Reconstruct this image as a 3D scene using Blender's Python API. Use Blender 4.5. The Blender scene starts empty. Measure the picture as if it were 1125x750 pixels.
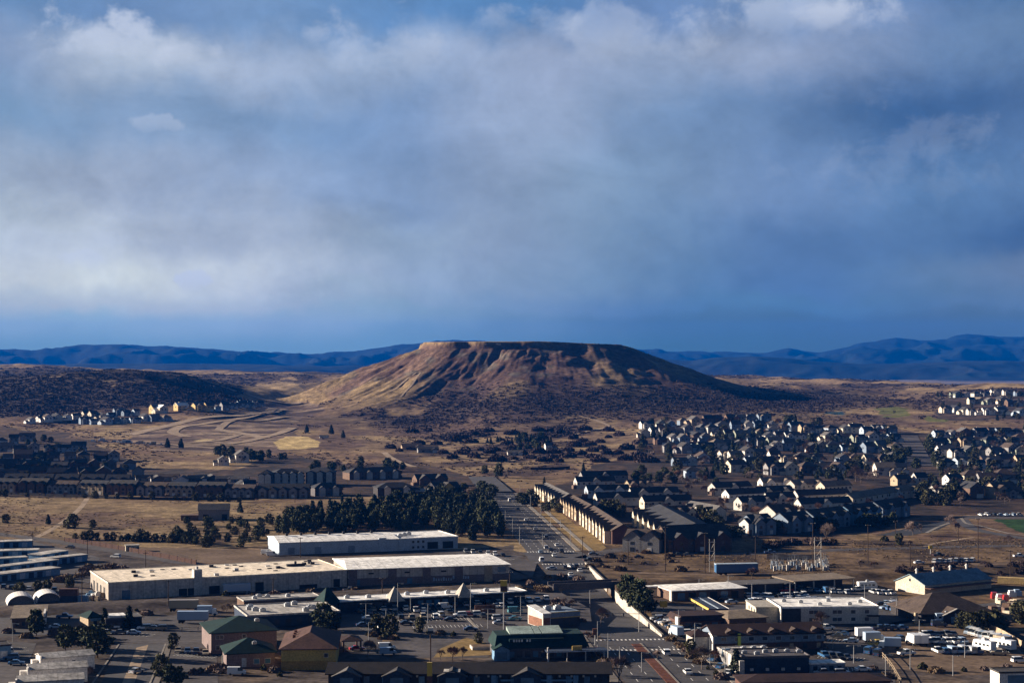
import bpy, math, random
import numpy as np
random.seed(7)
rng = np.random.default_rng(7)
R = math.radians
C = bpy.context.scene.collection
sc = bpy.context.scene
# ------------------------------------------------------------------ camera, light, exposure
F, H0, CX, HY = 1800.0, 85.0, 562.5, 400.0          # focal length in photo pixels, eye height, principal column, horizon row
cam_d = bpy.data.cameras.new('camera'); cam = bpy.data.objects.new('camera', cam_d); C.objects.link(cam)
cam.location = (0, 0, H0); cam.rotation_euler = (R(90), 0, 0)
cam_d.sensor_width = 36.0; cam_d.lens = 36.0*F/1125.0; cam_d.shift_y = (HY-375.0)/1125.0
cam_d.clip_start = 1.0; cam_d.clip_end = 60000.0
sc.camera = cam
SUN_EL, SUN_AZ = 15.0, -75.0                        # degrees; azimuth from the view axis (+Y), negative = from the west side of the picture
EXPOSURE = 1.45
HZB = -88
HAZE = 3.7e-5
vs = sc.view_settings
vs.view_transform = 'Standard'; vs.look = 'None'; vs.gamma = 1.0; vs.exposure = EXPOSURE; vs.use_curve_mapping = False
sc.render.engine = 'CYCLES'
cy = sc.cycles
cy.max_bounces = 4; cy.diffuse_bounces = 2; cy.glossy_bounces = 2; cy.transmission_bounces = 2; cy.volume_bounces = 0
cy.use_denoising = True
try: cy.denoiser = 'OPENIMAGEDENOISE'
except Exception: pass
cy.caustics_reflective = cy.caustics_refractive = False
sd = bpy.data.lights.new('sun', 'SUN'); sd.energy = 5.0; sd.angle = R(0.5); sd.color = (1.0, 0.865, 0.70)
sun = bpy.data.objects.new('sun', sd); C.objects.link(sun)
ca, sa = math.cos(R(SUN_EL)), math.sin(R(SUN_EL))
to_sun = (math.sin(R(SUN_AZ))*ca, math.cos(R(SUN_AZ))*ca, sa)
from mathutils import Vector
sun.rotation_euler = Vector(to_sun).to_track_quat('Z', 'Y').to_euler()
sun.location = (-800, 300, 900)

def s2l(c):
    c = c/255.0
    return c/12.92 if c <= 0.04045 else ((c+0.055)/1.055)**2.4
def srgb(r, g, b, k=1.0): return (s2l(r)*k, s2l(g)*k, s2l(b)*k, 1)

# ---- sky: a Nishita sky behind a broken deck of cloud whose colour follows the direction (azimuth, elevation)
world = bpy.data.worlds.new('World'); sc.world = world; world.use_nodes = True
nt = world.node_tree; nt.nodes.clear(); N = nt.nodes.new; L = nt.links.new
def val(node, i=0): return node.outputs[i]
def math_(op, a, b=None, c=None, clamp=False):
    n = N('ShaderNodeMath'); n.operation = op; n.use_clamp = clamp
    for i, v in enumerate((a, b, c)):
        if v is None: continue
        if isinstance(v, (int, float)): n.inputs[i].default_value = v
        else: L(v, n.inputs[i])
    return n.outputs[0]
def maprange(v, a, b, c=0.0, d=1.0, smooth=True):
    n = N('ShaderNodeMapRange'); n.interpolation_type = 'SMOOTHSTEP' if smooth else 'LINEAR'; n.clamp = True
    L(v, n.inputs[0])
    for i, x in enumerate((a, b, c, d)): n.inputs[i+1].default_value = x
    return n.outputs[0]
def mixc(f, a, b, bt='MIX'):
    n = N('ShaderNodeMix'); n.data_type = 'RGBA'; n.blend_type = bt
    if isinstance(f, (int, float)): n.inputs[0].default_value = f
    else: L(f, n.inputs[0])
    for s, v in ((6, a), (7, b)):
        if isinstance(v, tuple): n.inputs[s].default_value = v
        else: L(v, n.inputs[s])
    return n.outputs[2]
tc = N('ShaderNodeTexCoord'); sep = N('ShaderNodeSeparateXYZ'); L(tc.outputs['Generated'], sep.inputs[0])
dx, dy, dz = sep.outputs
az0 = math_('ARCTAN2', dx, dy)
el0 = math_('ARCSINE', dz)
comb = N('ShaderNodeCombineXYZ'); L(math_('MULTIPLY', az0, 1.0), comb.inputs[0]); L(math_('MULTIPLY', el0, 1.1), comb.inputs[1])
def noise(scale, detail, rough, off=(0, 0, 0), dist=0.0, vec=None):
    m = N('ShaderNodeMapping'); m.inputs['Location'].default_value = off
    L(vec or comb.outputs[0], m.inputs[0])
    n = N('ShaderNodeTexNoise'); n.inputs['Scale'].default_value = scale; n.inputs['Detail'].default_value = detail
    n.inputs['Roughness'].default_value = rough; n.inputs['Distortion'].default_value = dist
    L(m.outputs[0], n.inputs['Vector'])
    return n.outputs['Fac']
# the deck's lookup position is stirred by noise so that its patches get torn, drifting edges
w1, w2 = noise(7, 5, .6, (3, 1, 0)), noise(7, 5, .6, (9, 4, 2))
w3, w4 = noise(28, 4, .6, (1, 7, 0)), noise(28, 4, .6, (5, 2, 2))
az = math_('ADD', math_('ADD', az0, math_('MULTIPLY_ADD', w1, .12, -.06)), math_('MULTIPLY_ADD', w3, .035, -.0175))
elw = math_('ADD', math_('MULTIPLY_ADD', w2, .075, -.0375), math_('MULTIPLY_ADD', w4, .022, -.011))
el = math_('ADD', el0, math_('MULTIPLY', elw, maprange(el0, 0.005, .06, .15, 1.0)))
COLS = [0, 140, 280, 420, 562, 700, 850, 1000, 1125]
SKY = [  # elevation row (photo y it was read at), colours from west to east
 (384, [(88,134,182),(90,136,184),(88,134,184),(86,132,182),(68,114,166),(46,98,148),(42,90,140),(40,84,134),(44,86,134)]),
 (352, [(122,154,196),(122,156,198),(124,154,198),(116,148,192),(90,126,174),(62,102,152),(52,94,146),(52,90,142),(56,92,140)]),
 (336, [(156,172,201),(157,172,201),(150,168,202),(130,154,194),(108,138,184),(76,114,168),(60,106,162),(66,104,157),(74,106,156)]),
 (312, [(184,193,213),(188,198,214),(172,184,211),(140,160,198),(124,148,188),(94,126,172),(66,106,166),(76,110,162),(88,112,158)]),
 (262, [(174,187,210),(170,182,208),(150,164,196),(134,154,188),(130,150,188),(108,136,178),(78,112,168),(70,106,162),(46,86,148)]),
 (205, [(150,166,198),(152,166,198),(138,158,198),(122,146,190),(130,150,188),(118,144,184),(104,132,182),(82,118,172),(84,118,172)]),
 (130, [(110,140,182),(124,150,192),(120,148,192),(118,146,194),(142,160,198),(118,144,188),(98,128,178),(50,88,145),(66,98,152)]),
 (62,  [(130,150,190),(170,184,212),(158,174,208),(146,166,204),(150,166,204),(140,158,196),(146,162,200),(112,136,182),(98,128,176)]),
 (8,   [(96,132,184),(104,136,188),(112,144,194),(92,134,192),(84,128,188),(100,132,188),(112,142,194),(96,128,184),(66,106,164)]),
]
K = 1.0/(2**EXPOSURE)
def through_air(y, c):
    """The cloud colour that, seen through the blue air of the haze box, arrives as c."""
    e = math.atan((HY-y)/F); T = math.exp(-HAZE*min(19400, 475/max(1e-3, math.tan(e)))); l = [s2l(v) for v in c]; S_ = (0.0, .10, .47)
    return tuple(max(.01, (v-s*(1-T))/T)*K*g for v, s, g in zip(l, S_, (1, .985, .90)))+(1,)
prev = None; prev_el = None
for y, cols in SKY:
    ramp = N('ShaderNodeValToRGB'); cr = ramp.color_ramp; cr.interpolation = 'CARDINAL'
    while len(cr.elements) < len(cols): cr.elements.new(.5)
    a0, a1 = math.atan((-60-CX)/F), math.atan((1185-CX)/F)
    for e, cxp, c in zip(cr.elements, COLS, cols):
        e.position = (math.atan((cxp-CX)/F)-a0)/(a1-a0)
    for e, cxp, c in zip(cr.elements, COLS, cols): e.color = through_air(y, c)
    L(maprange(az, a0, a1, 0, 1, False), ramp.inputs[0])
    e_here = math.atan((HY-y)/F)
    prev = ramp.outputs[0] if prev is None else mixc(maprange(el, prev_el, e_here), prev, ramp.outputs[0])
    prev_el = e_here
# fine billow: broad lumps plus thin streaks
b1 = noise(15, 9, .66, (2, 3, 1), .5); b2 = noise(60, 6, .6, (7, 3, 1), .3)
stretch = N('ShaderNodeMapping'); stretch.inputs['Scale'].default_value = (1, 1.9, 1); stretch.inputs['Rotation'].default_value = (0, 0, .55); L(comb.outputs[0], stretch.inputs[0])
b3 = noise(11, 7, .6, (4, 0, 3), .8, stretch.outputs[0])
bill = math_('ADD', math_('ADD', math_('MULTIPLY_ADD', b1, .62, -.31), math_('MULTIPLY_ADD', b2, .26, -.13)), math_('MULTIPLY_ADD', b3, .60, -.30))
bill = math_('ADD', 1.0, math_('MULTIPLY', bill, maprange(el0, .012, .05, .12, 1.0)))
gain = N('ShaderNodeVectorMath'); gain.operation = 'SCALE'; L(prev, gain.inputs[0]); L(bill, gain.inputs[3])
# cumulus heads: crisp crowns that dissolve downwards into the deck
def cumulus(px, py, sx, sy, off, ns=30, amp=4.6, soft=.9):
    a = math_('DIVIDE', math_('SUBTRACT', az0, math.atan((px-CX)/F)), sx/F); e = math_('DIVIDE', math_('SUBTRACT', el0, math.atan((HY-py)/F)), sy/F)
    v = math_('SUBTRACT', 1.0, math_('ADD', math_('MULTIPLY', a, a), math_('MULTIPLY', e, e)))
    v = math_('ADD', v, math_('MULTIPLY_ADD', noise(ns, 9, .58, off, .25), amp, -amp/2))
    return math_('MULTIPLY', maprange(v, .12, .12+soft), maprange(e, -1.3, .35))
pf = None
for args, k_ in (((118, 50, 92, 36, (2, 5, 1)), .74), ((205, 66, 46, 20, (6, 5, 1)), .40), ((868, 20, 140, 26, (3, 9, 4)), .50), ((930, 30, 70, 26, (7, 2, 4)), .3), ((690, 42, 95, 44, (8, 2, 4)), .34), ((420, 52, 95, 40, (8, 6, 2)), .34), ((580, 20, 70, 22, (5, 6, 6)), .3), ((70, 285, 120, 40, (1, 6, 7)), .30), ((170, 143, 30, 12, (5, 8, 1), 60, 5.5), .30), ((212, 312, 24, 13, (3, 3, 3), 75, 5.0, .5), .85), ((95, 288, 24, 14, (1, 8, 3), 80, 5.5), .40), ((985, 185, 130, 60, (4, 4, 7), 36, 5.5, 1.2), .13)):
    t_ = math_('MULTIPLY', cumulus(*args), k_); pf = t_ if pf is None else math_('ADD', pf, t_, clamp=True)
cl = mixc(pf, gain.outputs[0], srgb(206, 214, 230, K))
sky = N('ShaderNodeTexSky'); sky.sky_type = 'NISHITA'; sky.sun_disc = False
sky.sun_elevation = R(SUN_EL); sky.sun_rotation = R(SUN_AZ); sky.altitude = 1900
S = 0.1
up = N('ShaderNodeVectorMath'); up.operation = 'SCALE'; L(cl, up.inputs[0])
# overhead and behind the viewer the deck is thick and dark
ahead = maprange(dy, -.35, .75, .52, 1.0); over = maprange(el0, .30, .9, 1.0, .26)
L(math_('MULTIPLY', math_('MULTIPLY', ahead, over), 1.0/S), up.inputs[3])
cov = mixc(0.96, sky.outputs[0], up.outputs[0])
bg = N('ShaderNodeBackground'); bg.inputs[1].default_value = S; L(cov, bg.inputs[0])
out = N('ShaderNodeOutputWorld'); L(bg.outputs[0], out.inputs[0])
world.cycles.sampling_method = 'MANUAL'; world.cycles.sample_map_resolution = 512

# ------------------------------------------------------------------ helpers
def tag(o, label=None, cat=None, group=None, kind=None):
    if label: o['label'] = label
    if cat: o['category'] = cat
    if group: o['group'] = group
    if kind: o['kind'] = kind
    return o
def ordw(n):
    w = ['zeroth','first','second','third','fourth','fifth','sixth','seventh','eighth','ninth','tenth','eleventh','twelfth','thirteenth','fourteenth','fifteenth','sixteenth','seventeenth','eighteenth','nineteenth','twentieth']
    return w[n] if n < len(w) else 'twenty-'+w[n-20] if n < 30 else '%dth' % n
MATS = {}
def mat(name, rgb, rough=.85, var=.18, scale=.35, spec=.2, metal=0.0, fine=0.0, coord='Object', tint=None, seam=0.0):
    """Principled surface whose colour wanders with noise; tint is a second colour that stains through in patches."""
    if name in MATS: return MATS[name]
    if coord == 'World' and 'pale' not in name: rgb = tuple(c*.66 for c in rgb); tint = tint and tuple(c*.66 for c in tint)
    m = bpy.data.materials.new(name); m.use_nodes = True; t = m.node_tree; b = t.nodes['Principled BSDF']
    b.inputs['Roughness'].default_value = rough; b.inputs['Metallic'].default_value = metal
    b.inputs['Specular IOR Level'].default_value = spec
    tcn = t.nodes.new('ShaderNodeTexCoord')
    n1 = t.nodes.new('ShaderNodeTexNoise'); n1.inputs['Scale'].default_value = scale; n1.inputs['Detail'].default_value = 6; n1.inputs['Roughness'].default_value = .65
    if coord == 'World':
        g = t.nodes.new('ShaderNodeNewGeometry'); src = g.outputs['Position']
    else: src = tcn.outputs['Object']
    t.links.new(src, n1.inputs['Vector'])
    mx = t.nodes.new('ShaderNodeMix'); mx.data_type = 'RGBA'
    c2 = tint or tuple(c*(1-var*1.6) for c in rgb)
    mx.inputs[6].default_value = (*[min(1, c*(1+var*.5)) for c in rgb], 1); mx.inputs[7].default_value = (*c2, 1)
    mr = t.nodes.new('ShaderNodeMapRange'); mr.inputs[1].default_value = .35; mr.inputs[2].default_value = .68
    t.links.new(n1.outputs['Fac'], mr.inputs[0]); t.links.new(mr.outputs[0], mx.inputs[0])
    o = mx.outputs[2]
    if fine:
        n2 = t.nodes.new('ShaderNodeTexNoise'); n2.inputs['Scale'].default_value = fine; n2.inputs['Detail'].default_value = 4
        t.links.new(src, n2.inputs['Vector'])
        m2 = t.nodes.new('ShaderNodeMix'); m2.data_type = 'RGBA'; m2.blend_type = 'MULTIPLY'; m2.inputs[0].default_value = .8
        r2 = t.nodes.new('ShaderNodeMapRange'); r2.inputs[1].default_value = .3; r2.inputs[2].default_value = .7; r2.inputs[3].default_value = .55; r2.inputs[4].default_value = 1.25
        t.links.new(n2.outputs['Fac'], r2.inputs[0]); t.links.new(o, m2.inputs[6]); t.links.new(r2.outputs[0], m2.inputs[7]); o = m2.outputs[2]
    if seam:                                        # panel joints every few metres and rain streaks running down
        sx_ = t.nodes.new('ShaderNodeSeparateXYZ'); t.links.new(src, sx_.inputs[0])
        md = t.nodes.new('ShaderNodeMath'); md.operation = 'PINGPONG'; md.inputs[1].default_value = seam/2; t.links.new(sx_.outputs[0], md.inputs[0])
        j = t.nodes.new('ShaderNodeMapRange'); j.inputs[1].default_value = .03; j.inputs[2].default_value = .22; j.inputs[3].default_value = .66; t.links.new(md.outputs[0], j.inputs[0])
        mp = t.nodes.new('ShaderNodeMapping'); mp.inputs['Scale'].default_value = (1.1, 1.1, .09); t.links.new(src, mp.inputs[0])
        n3 = t.nodes.new('ShaderNodeTexNoise'); n3.inputs['Scale'].default_value = 1.0; n3.inputs['Detail'].default_value = 5; t.links.new(mp.outputs[0], n3.inputs['Vector'])
        r3 = t.nodes.new('ShaderNodeMapRange'); r3.inputs[1].default_value = .35; r3.inputs[2].default_value = .7; r3.inputs[3].default_value = 1.1; r3.inputs[4].default_value = .78; t.links.new(n3.outputs['Fac'], r3.inputs[0])
        pr = t.nodes.new('ShaderNodeMath'); pr.operation = 'MULTIPLY'; t.links.new(j.outputs[0], pr.inputs[0]); t.links.new(r3.outputs[0], pr.inputs[1])
        m3 = t.nodes.new('ShaderNodeMix'); m3.data_type = 'RGBA'; m3.blend_type = 'MULTIPLY'; m3.inputs[0].default_value = 1; t.links.new(o, m3.inputs[6]); t.links.new(pr.outputs[0], m3.inputs[7]); o = m3.outputs[2]
    t.links.new(o, b.inputs['Base Color'])
    MATS[name] = m
    return m
class MB:
    def __init__(s): s.v = []; s.f = []; s.m = []
    def poly(s, pts, m=0):
        k = len(s.v); s.v += [tuple(p) for p in pts]; s.f.append(tuple(range(k, k+len(pts)))); s.m.append(m); return s
    def hexa(s, b, t, m=0):            # bottom ring, top ring (ccw from above)
        k = len(s.v); n = len(b); s.v += [tuple(p) for p in b]+[tuple(p) for p in t]
        s.f.append(tuple(k+i for i in reversed(range(n)))); s.m.append(m)
        s.f.append(tuple(k+n+i for i in range(n))); s.m.append(m)
        for i in range(n):
            j = (i+1) % n; s.f.append((k+i, k+j, k+n+j, k+n+i)); s.m.append(m)
        return s
    def box(s, x0, x1, y0, y1, z0, z1, m=0):
        r = [(x0, y0), (x1, y0), (x1, y1), (x0, y1)]
        return s.hexa([(x, y, z0) for x, y in r], [(x, y, z1) for x, y in r], m)
    def ext_x(s, prof, x0, x1, m=0):   # profile in (y,z), ccw seen from +x
        return s._ext([(x0, y, z) for y, z in prof], [(x1, y, z) for y, z in prof], m)
    def ext_y(s, prof, y0, y1, m=0):   # profile in (x,z)
        return s._ext([(x, y0, z) for x, z in prof], [(x, y1, z) for x, z in prof], m)
    def _ext(s, a, b, m):
        k = len(s.v); n = len(a); s.v += a+b
        s.f.append(tuple(k+i for i in range(n))); s.f.append(tuple(k+n+i for i in reversed(range(n)))); s.m += [m, m]
        for i in range(n):
            j = (i+1) % n; s.f.append((k+i, k+n+i, k+n+j, k+j)); s.m.append(m)
        return s
    def tube(s, p, q, r0, r1, n=6, m=0):
        p, q = Vector(p), Vector(q); d = (q-p).normalized(); a = d.orthogonal().normalized(); b = d.cross(a)
        ring = lambda c, r: [tuple(c+a*math.cos(2*math.pi*i/n)*r+b*math.sin(2*math.pi*i/n)*r) for i in range(n)]
        return s._ext(ring(p, r0), ring(q, r1), m)
    def mesh(s, name, mats):
        me = bpy.data.meshes.new(name); me.from_pydata(s.v, [], s.f)
        for m in mats: me.materials.append(m)
        if len(mats) > 1: me.polygons.foreach_set('material_index', s.m)
        if len(s.f) < 20000:
            import bmesh
            bm = bmesh.new(); bm.from_mesh(me); bmesh.ops.recalc_face_normals(bm, faces=bm.faces); bm.to_mesh(me); bm.free()
        return me
    def build(s, name, mats, parent=None):
        mats = mats if isinstance(mats, (list, tuple)) else [mats]
        o = bpy.data.objects.new(name, s.mesh(name, mats)); C.objects.link(o)
        if parent is not None: o.parent = parent
        return o
def empty(name, loc=(0, 0, 0), rz=0.0):
    o = bpy.data.objects.new(name, None); C.objects.link(o); o.location = loc; o.rotation_euler = (0, 0, rz); o.empty_display_size = 1; return o
KIDS = {}
def copy_tree(o, loc, rz=0.0, scale=None, recolour=None):
    """A copy of a thing with copies of its parts and sub-parts, sharing mesh data."""
    def rec(src, parent):
        c = src.copy(); C.objects.link(c)
        if parent is not None: c.parent = parent
        if recolour and src.type == 'MESH':
            for i, sl in enumerate(c.material_slots):
                r = recolour.get(sl.material.name if sl.material else '')
                if r is not None: sl.link = 'OBJECT'; sl.material = r
        for ch in KIDS.get(src.name, ()): rec(ch, c)
        return c
    c = rec(o, None); c.location = loc; c.rotation_euler = (0, 0, rz)
    if scale: c.scale = scale if isinstance(scale, tuple) else (scale,)*3
    return c
def kids_of(o):
    KIDS[o.name] = [c for c in bpy.data.objects if c.parent == o]
    for c in KIDS[o.name]: kids_of(c)
def retire(o):                                       # prototypes are removed at the end
    PROTO.append(o)
PROTO = []
# ------------------------------------------------------------------ terrain
def lattice(seed, n=256): return np.random.default_rng(seed).random((n, n))
LAT = [lattice(i) for i in range(8)]
def vnoise(x, y, k=0):
    xi = np.floor(x).astype(int); yi = np.floor(y).astype(int); fx = x-xi; fy = y-yi
    fx = fx*fx*(3-2*fx); fy = fy*fy*(3-2*fy); A = LAT[k]; g = lambda a, b: A[a % 256, b % 256]
    return (g(xi, yi)*(1-fx)+g(xi+1, yi)*fx)*(1-fy)+(g(xi, yi+1)*(1-fx)+g(xi+1, yi+1)*fx)*fy
def fbm(x, y, octs=4, k=0, rough=.5):
    t = 0; a = 1; n = 0
    for i in range(octs):
        t = t+a*vnoise(x*2**i+17*i, y*2**i+31*i, (k+i) % 8); n += a; a *= rough
    return t/n
CP = []                                              # (photo column, distance, height) read off the skyline of each fold of the land
for p in range(-500, 1700, 150):
    CP += [(p, 700, 0), (p, 1050, 0), (p, 1300, 1), (p, 7500, 0), (p, 10000, 0), (p, 20000, 0)]
for p, rows in {
 -400: [(1600,5),(2050,20),(2550,66),(3500,70),(5000,75)],
 -60:  [(1600,5),(1800,7),(2050,19),(2250,42),(2550,67),(2900,63),(3300,68),(4000,75),(5000,84),(5600,60)],
 0:    [(4800,88),(5300,70)],
 60:   [(1600,5),(1800,7),(2050,20),(2250,43),(2550,68),(2900,60),(3300,69),(4000,76),(5000,66)],
 150:  [(1600,5),(1800,8),(2000,17),(2100,27),(2250,47),(2450,69),(2600,72),(2900,52),(3600,60),(4600,66)],
 230:  [(1600,4),(1800,9),(2000,21),(2150,30),(2350,40),(2550,56),(2800,50),(3600,54),(4600,57),(5000,50)],
 300:  [(1500,2),(1850,10),(2000,13),(2200,16),(2450,20),(2800,30),(3300,44),(3700,53),(4500,57),(5200,45)],
 400:  [(1500,2),(1850,9),(2100,14),(2500,24),(3200,45),(4500,57),(5500,40)],
 560:  [(1500,1),(1850,7),(2050,15),(2500,32),(3200,45),(4500,50)],
 700:  [(1480,2),(1850,12),(2050,22),(2500,34),(3200,45),(4500,50)],
 850:  [(1300,1),(1480,3),(1850,22),(2100,29),(2450,37),(2900,46),(3500,53),(4100,50),(5000,15)],
 960:  [(1300,1),(1480,3),(1850,20),(2100,27),(2450,35),(2900,43),(3500,50),(4100,44),(5000,8)],
 1060: [(1300,1),(1480,4),(1700,15),(1950,27),(2200,38),(2450,45),(2700,47),(3000,36),(4000,14)],
 1180: [(1300,1),(1450,4),(1700,19),(1950,31),(2300,47),(2550,50),(3000,32),(4000,10)],
 1500: [(1450,4),(1700,20),(2300,48),(2600,50),(3200,25),(4500,4)]}.items():
    CP += [(p, d, z) for d, z in rows]
_cp = np.array(CP, float)
_u = np.stack([_cp[:, 0]/420.0, np.log(_cp[:, 1])*4.2], 1)
_A = np.sqrt(((_u[:, None]-_u[None])**2).sum(-1)+.02)
_w = np.linalg.solve(_A-np.eye(len(_u))*.02, _cp[:, 2])
def base_height(x, y):
    y = np.maximum(y, 60.0)
    u = np.stack([(CX+F*x/y)/420.0, np.log(y)*4.2], -1)
    out = np.zeros(u.shape[0])
    for i in range(0, len(u), 40000):
        d = u[i:i+40000, None]-_u[None]
        out[i:i+40000] = np.sqrt((d**2).sum(-1)+.02)@_w
    return out
MX, MY, MA, MBB = 24.0, 2600.0, 160.0, 228.0         # the mesa's plateau: centre, half width, half depth
LP = ([-60, 0, 14, 76, 126, 166, 205, 280, 400], [118, 117, 108, 75, 44, 23, 9, -8, -50])
RP = ([-60, 0, 20, 68, 122, 177, 230, 330, 450], [114, 109, 104, 84, 63, 46, 33, 10, -30])
FP = ([-60, 0, 22, 62, 130, 220, 320, 450, 560], [118, 117, 106, 83, 58, 38, 24, 8, -20])
def mesa(x, y):
    ddx, ddy = x-MX, y-MY; p = 3.6
    d = np.sqrt(ddx**2+ddy**2)+1e-6
    r = ((np.abs(ddx)/MA)**p+(np.abs(ddy)/MBB)**p)**(1/p)+1e-6
    phi = np.arctan2(ddy, ddx)
    arc = phi*230
    s = d*(1-1/r)+ (fbm(arc/60+40, d*0+3, 3, 1)-.5)*26
    sp = 1+(fbm(arc/85+11, d*0+9, 2, 4)-.5)*.9          # spurs reach out, hollows draw back
    ss = np.where(s > 0, s*sp, s)
    c, f = ddx/d, -ddy/d
    wl, wr, wf = np.clip(-c, 0, 1)**2, np.clip(c, 0, 1)**2, np.abs(f)**2
    cap = 7.0*np.clip(s/3.0, 0, 1)*np.interp(s, [0, 3, 60, 120], [1, 1, .5, 0])*np.clip(fbm(arc/50+60, d*0+5, 3, 6)*3-.7, 0, 1)
    h = wl*np.interp(ss, *LP)+wr*np.interp(ss, *RP)+wf*np.interp(ss, *FP)
    amp = np.interp(s, [0, 25, 90, 200, 320], [0, 1, .9, .35, 0])
    side = np.interp(c, [-1, -.2, .25, 1], [1, 1, .30, .30])   # the lee side has slumped smooth
    rid = np.abs(fbm(arc/62+s/240, s/230+5, 3, 2)-.5)*2
    rid2 = np.abs(fbm(arc/17+s/95, s/90+8, 3, 5)-.5)*2
    rid3 = np.abs(fbm(arc/5+s/60, s/60+2, 2, 7)-.5)*2
    gm_ = np.clip(fbm(arc/70+77, s/120, 3, 4)*3.4-1.1, 0, 1.4)
    h = h-cap+amp*side*((rid-.3)*11.5+gm_*(rid2-.3)*7+(rid3-.35)*1.5)+(fbm(x/22, y/22, 3, 3)-.5)*amp*5
    h = h+np.where(s <= 0, (fbm(x/40, y/40, 3, 3)-.5)*2.5-np.clip((x-60)/900, -.02, 1)*20, 0)
    return h
TRX = lambda y: 80.2-.0839*y                          # the main road's centre line
def dip(y): return 3.6*np.clip(np.interp(y, [505, 560, 590, 622, 650, 700], [0, .62, 1, 1, .7, 0]), 0, 1)
def height(x, y):
    x = np.asarray(x, float); y = np.asarray(y, float); sh = x.shape; x = x.ravel(); y = y.ravel()
    z = base_height(x, y)
    far = np.clip((y-1150)/500, 0, 1)
    z = np.where(y < 1090, 0, z*np.clip((y-1090)/260, 0, 1))
    rough = np.clip((y-1700)/900, 0, 1)*np.clip((8000-y)/3000, 0, 1)
    z = z+rough*((fbm(x/190, y/230, 4, 6)-.5)*26+(fbm(x/45, y/60, 3, 2)-.5)*6)+far*(fbm(x/70, y/70, 3, 1)-.5)*2.0
    k = (y > 1600) & (y < 3400) & (np.abs(x) < 900)
    if k.any():
        m = mesa(x[k], y[k]); b = z[k]; w = 9.0
        hh = np.clip(.5+.5*(m-b)/w, 0, 1); z[k] = b*(1-hh)+m*hh+w*hh*(1-hh)
    t = (x-TRX(y))*.997                                # road cutting under the railway
    inn = (np.abs(t) < 10.2) & (y > 500) & (y < 705)
    z = np.where(inn, z-dip(y), z)
    bank = (t < -10.2) & (t > -30) & (y > 500) & (y < 705)
    z = np.where(bank, z-dip(y)*np.clip((t+30)/19.8, 0, 1)**1.3, z)
    by = 616+.3*x; bw = np.abs(y-by)                   # railway bank
    on = (x > -230) & (x < 420) & ((t > 10.4) | (t < -24)) & (bw < 14)
    z = np.where(on, z+np.interp(x, [-230, -150, 0, 60, 420], [0, 1.6, 2.2, 2.0, 1.5])*np.clip((14-bw)/9, 0, 1), z)
    return z.reshape(sh)
def hz(x, y): return float(height(np.array([x]), np.array([y]))[0])
_tt = np.exp(np.linspace(math.log(330), math.log(9000), 1500))
def at(px, py):
    """The place on the land that the photo shows at column px, row py."""
    if py > 543:
        y = H0*F/(py-HY); x = (px-CX)/F*y
        t = abs(x-TRX(y))
        if not (t < 11 and 500 < y < 705): return x, y, max(0.0, hz(x, y)) if 560 < y < 760 else 0.0
    xs = (px-CX)/F*_tt; ray = H0-(py-HY)/F*_tt
    g = height(xs, _tt); below = np.nonzero(g >= ray)[0]
    i = below[0] if len(below) else len(_tt)-1
    return float(xs[i]), float(_tt[i]), float(g[i])
def inpoly(px, py, poly):
    r = np.zeros(np.shape(px), bool); n = len(poly); j = n-1
    for i in range(n):
        xi, yi = poly[i]; xj, yj = poly[j]
        c = ((yi > py) != (yj > py)) & (px < (xj-xi)*(py-yi)/((yj-yi) or 1e-9)+xi)
        r ^= c; j = i
    return r
# ------------------------------------------------------------------ the land as one sheet out to the mountains
ts = np.concatenate([np.linspace(-.62, -.335, 60)[:-1], np.arange(-.335, .335, 1.3/F), np.linspace(.335, .62, 60)])
ys = np.concatenate([np.linspace(150, 330, 12)[:-1], np.exp(np.linspace(math.log(330), math.log(1150), 380))[:-1], np.linspace(1150, 2100, 290)[:-1], np.linspace(2100, 2720, 270)[:-1], np.exp(np.linspace(math.log(2720), math.log(5200), 170)), np.exp(np.linspace(math.log(5300), math.log(19500), 90))])
TT, YY = np.meshgrid(ts, ys); XX = TT*YY
ZZ = height(XX, YY)
PX0 = CX+F*TT; PY0 = HY-(ZZ-H0)*F/YY
PX = PX0+(fbm(XX/60, YY/60, 4, 2)-.5)*26*1400/np.maximum(YY, 900); PY = PY0+(fbm(XX/50+9, YY/80, 4, 3)-.5)*11   # ragged borders between kinds of ground
def lin(r, g, b): return np.array([r, g, b])
GRASS, GRASS2 = lin(.375, .262, .142), lin(.24, .155, .094)
SOIL, SOIL2 = lin(.225, .142, .102), lin(.14, .086, .069)
SCRUBC = lin(.045, .034, .036)
def mixm(col, c, m): return col*(1-m[..., None])+c*m[..., None]
def soft(v, a, b): return np.clip((v-a)/(b-a), 0, 1)
n1 = fbm(XX/160, YY/230, 5, 0); n2 = fbm(XX/35, YY/60, 4, 3); n3 = fbm(XX/420+5, YY/600, 4, 5); n4 = fbm(XX/14, YY/26, 3, 2)
col = np.broadcast_to(GRASS, XX.shape+(3,)).copy()
col = mixm(col, GRASS2, soft(n1*.6+n2*.4, .42, .58)); col = mixm(col, SOIL2, soft(n2*.5+n4*.5, .50, .63)*.65)
col = mixm(col, lin(.13, .085, .07), soft(YY, 1350, 1700)*soft(fbm(XX/120+4, YY/70, 4, 1), .50, .63)*.6)
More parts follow.
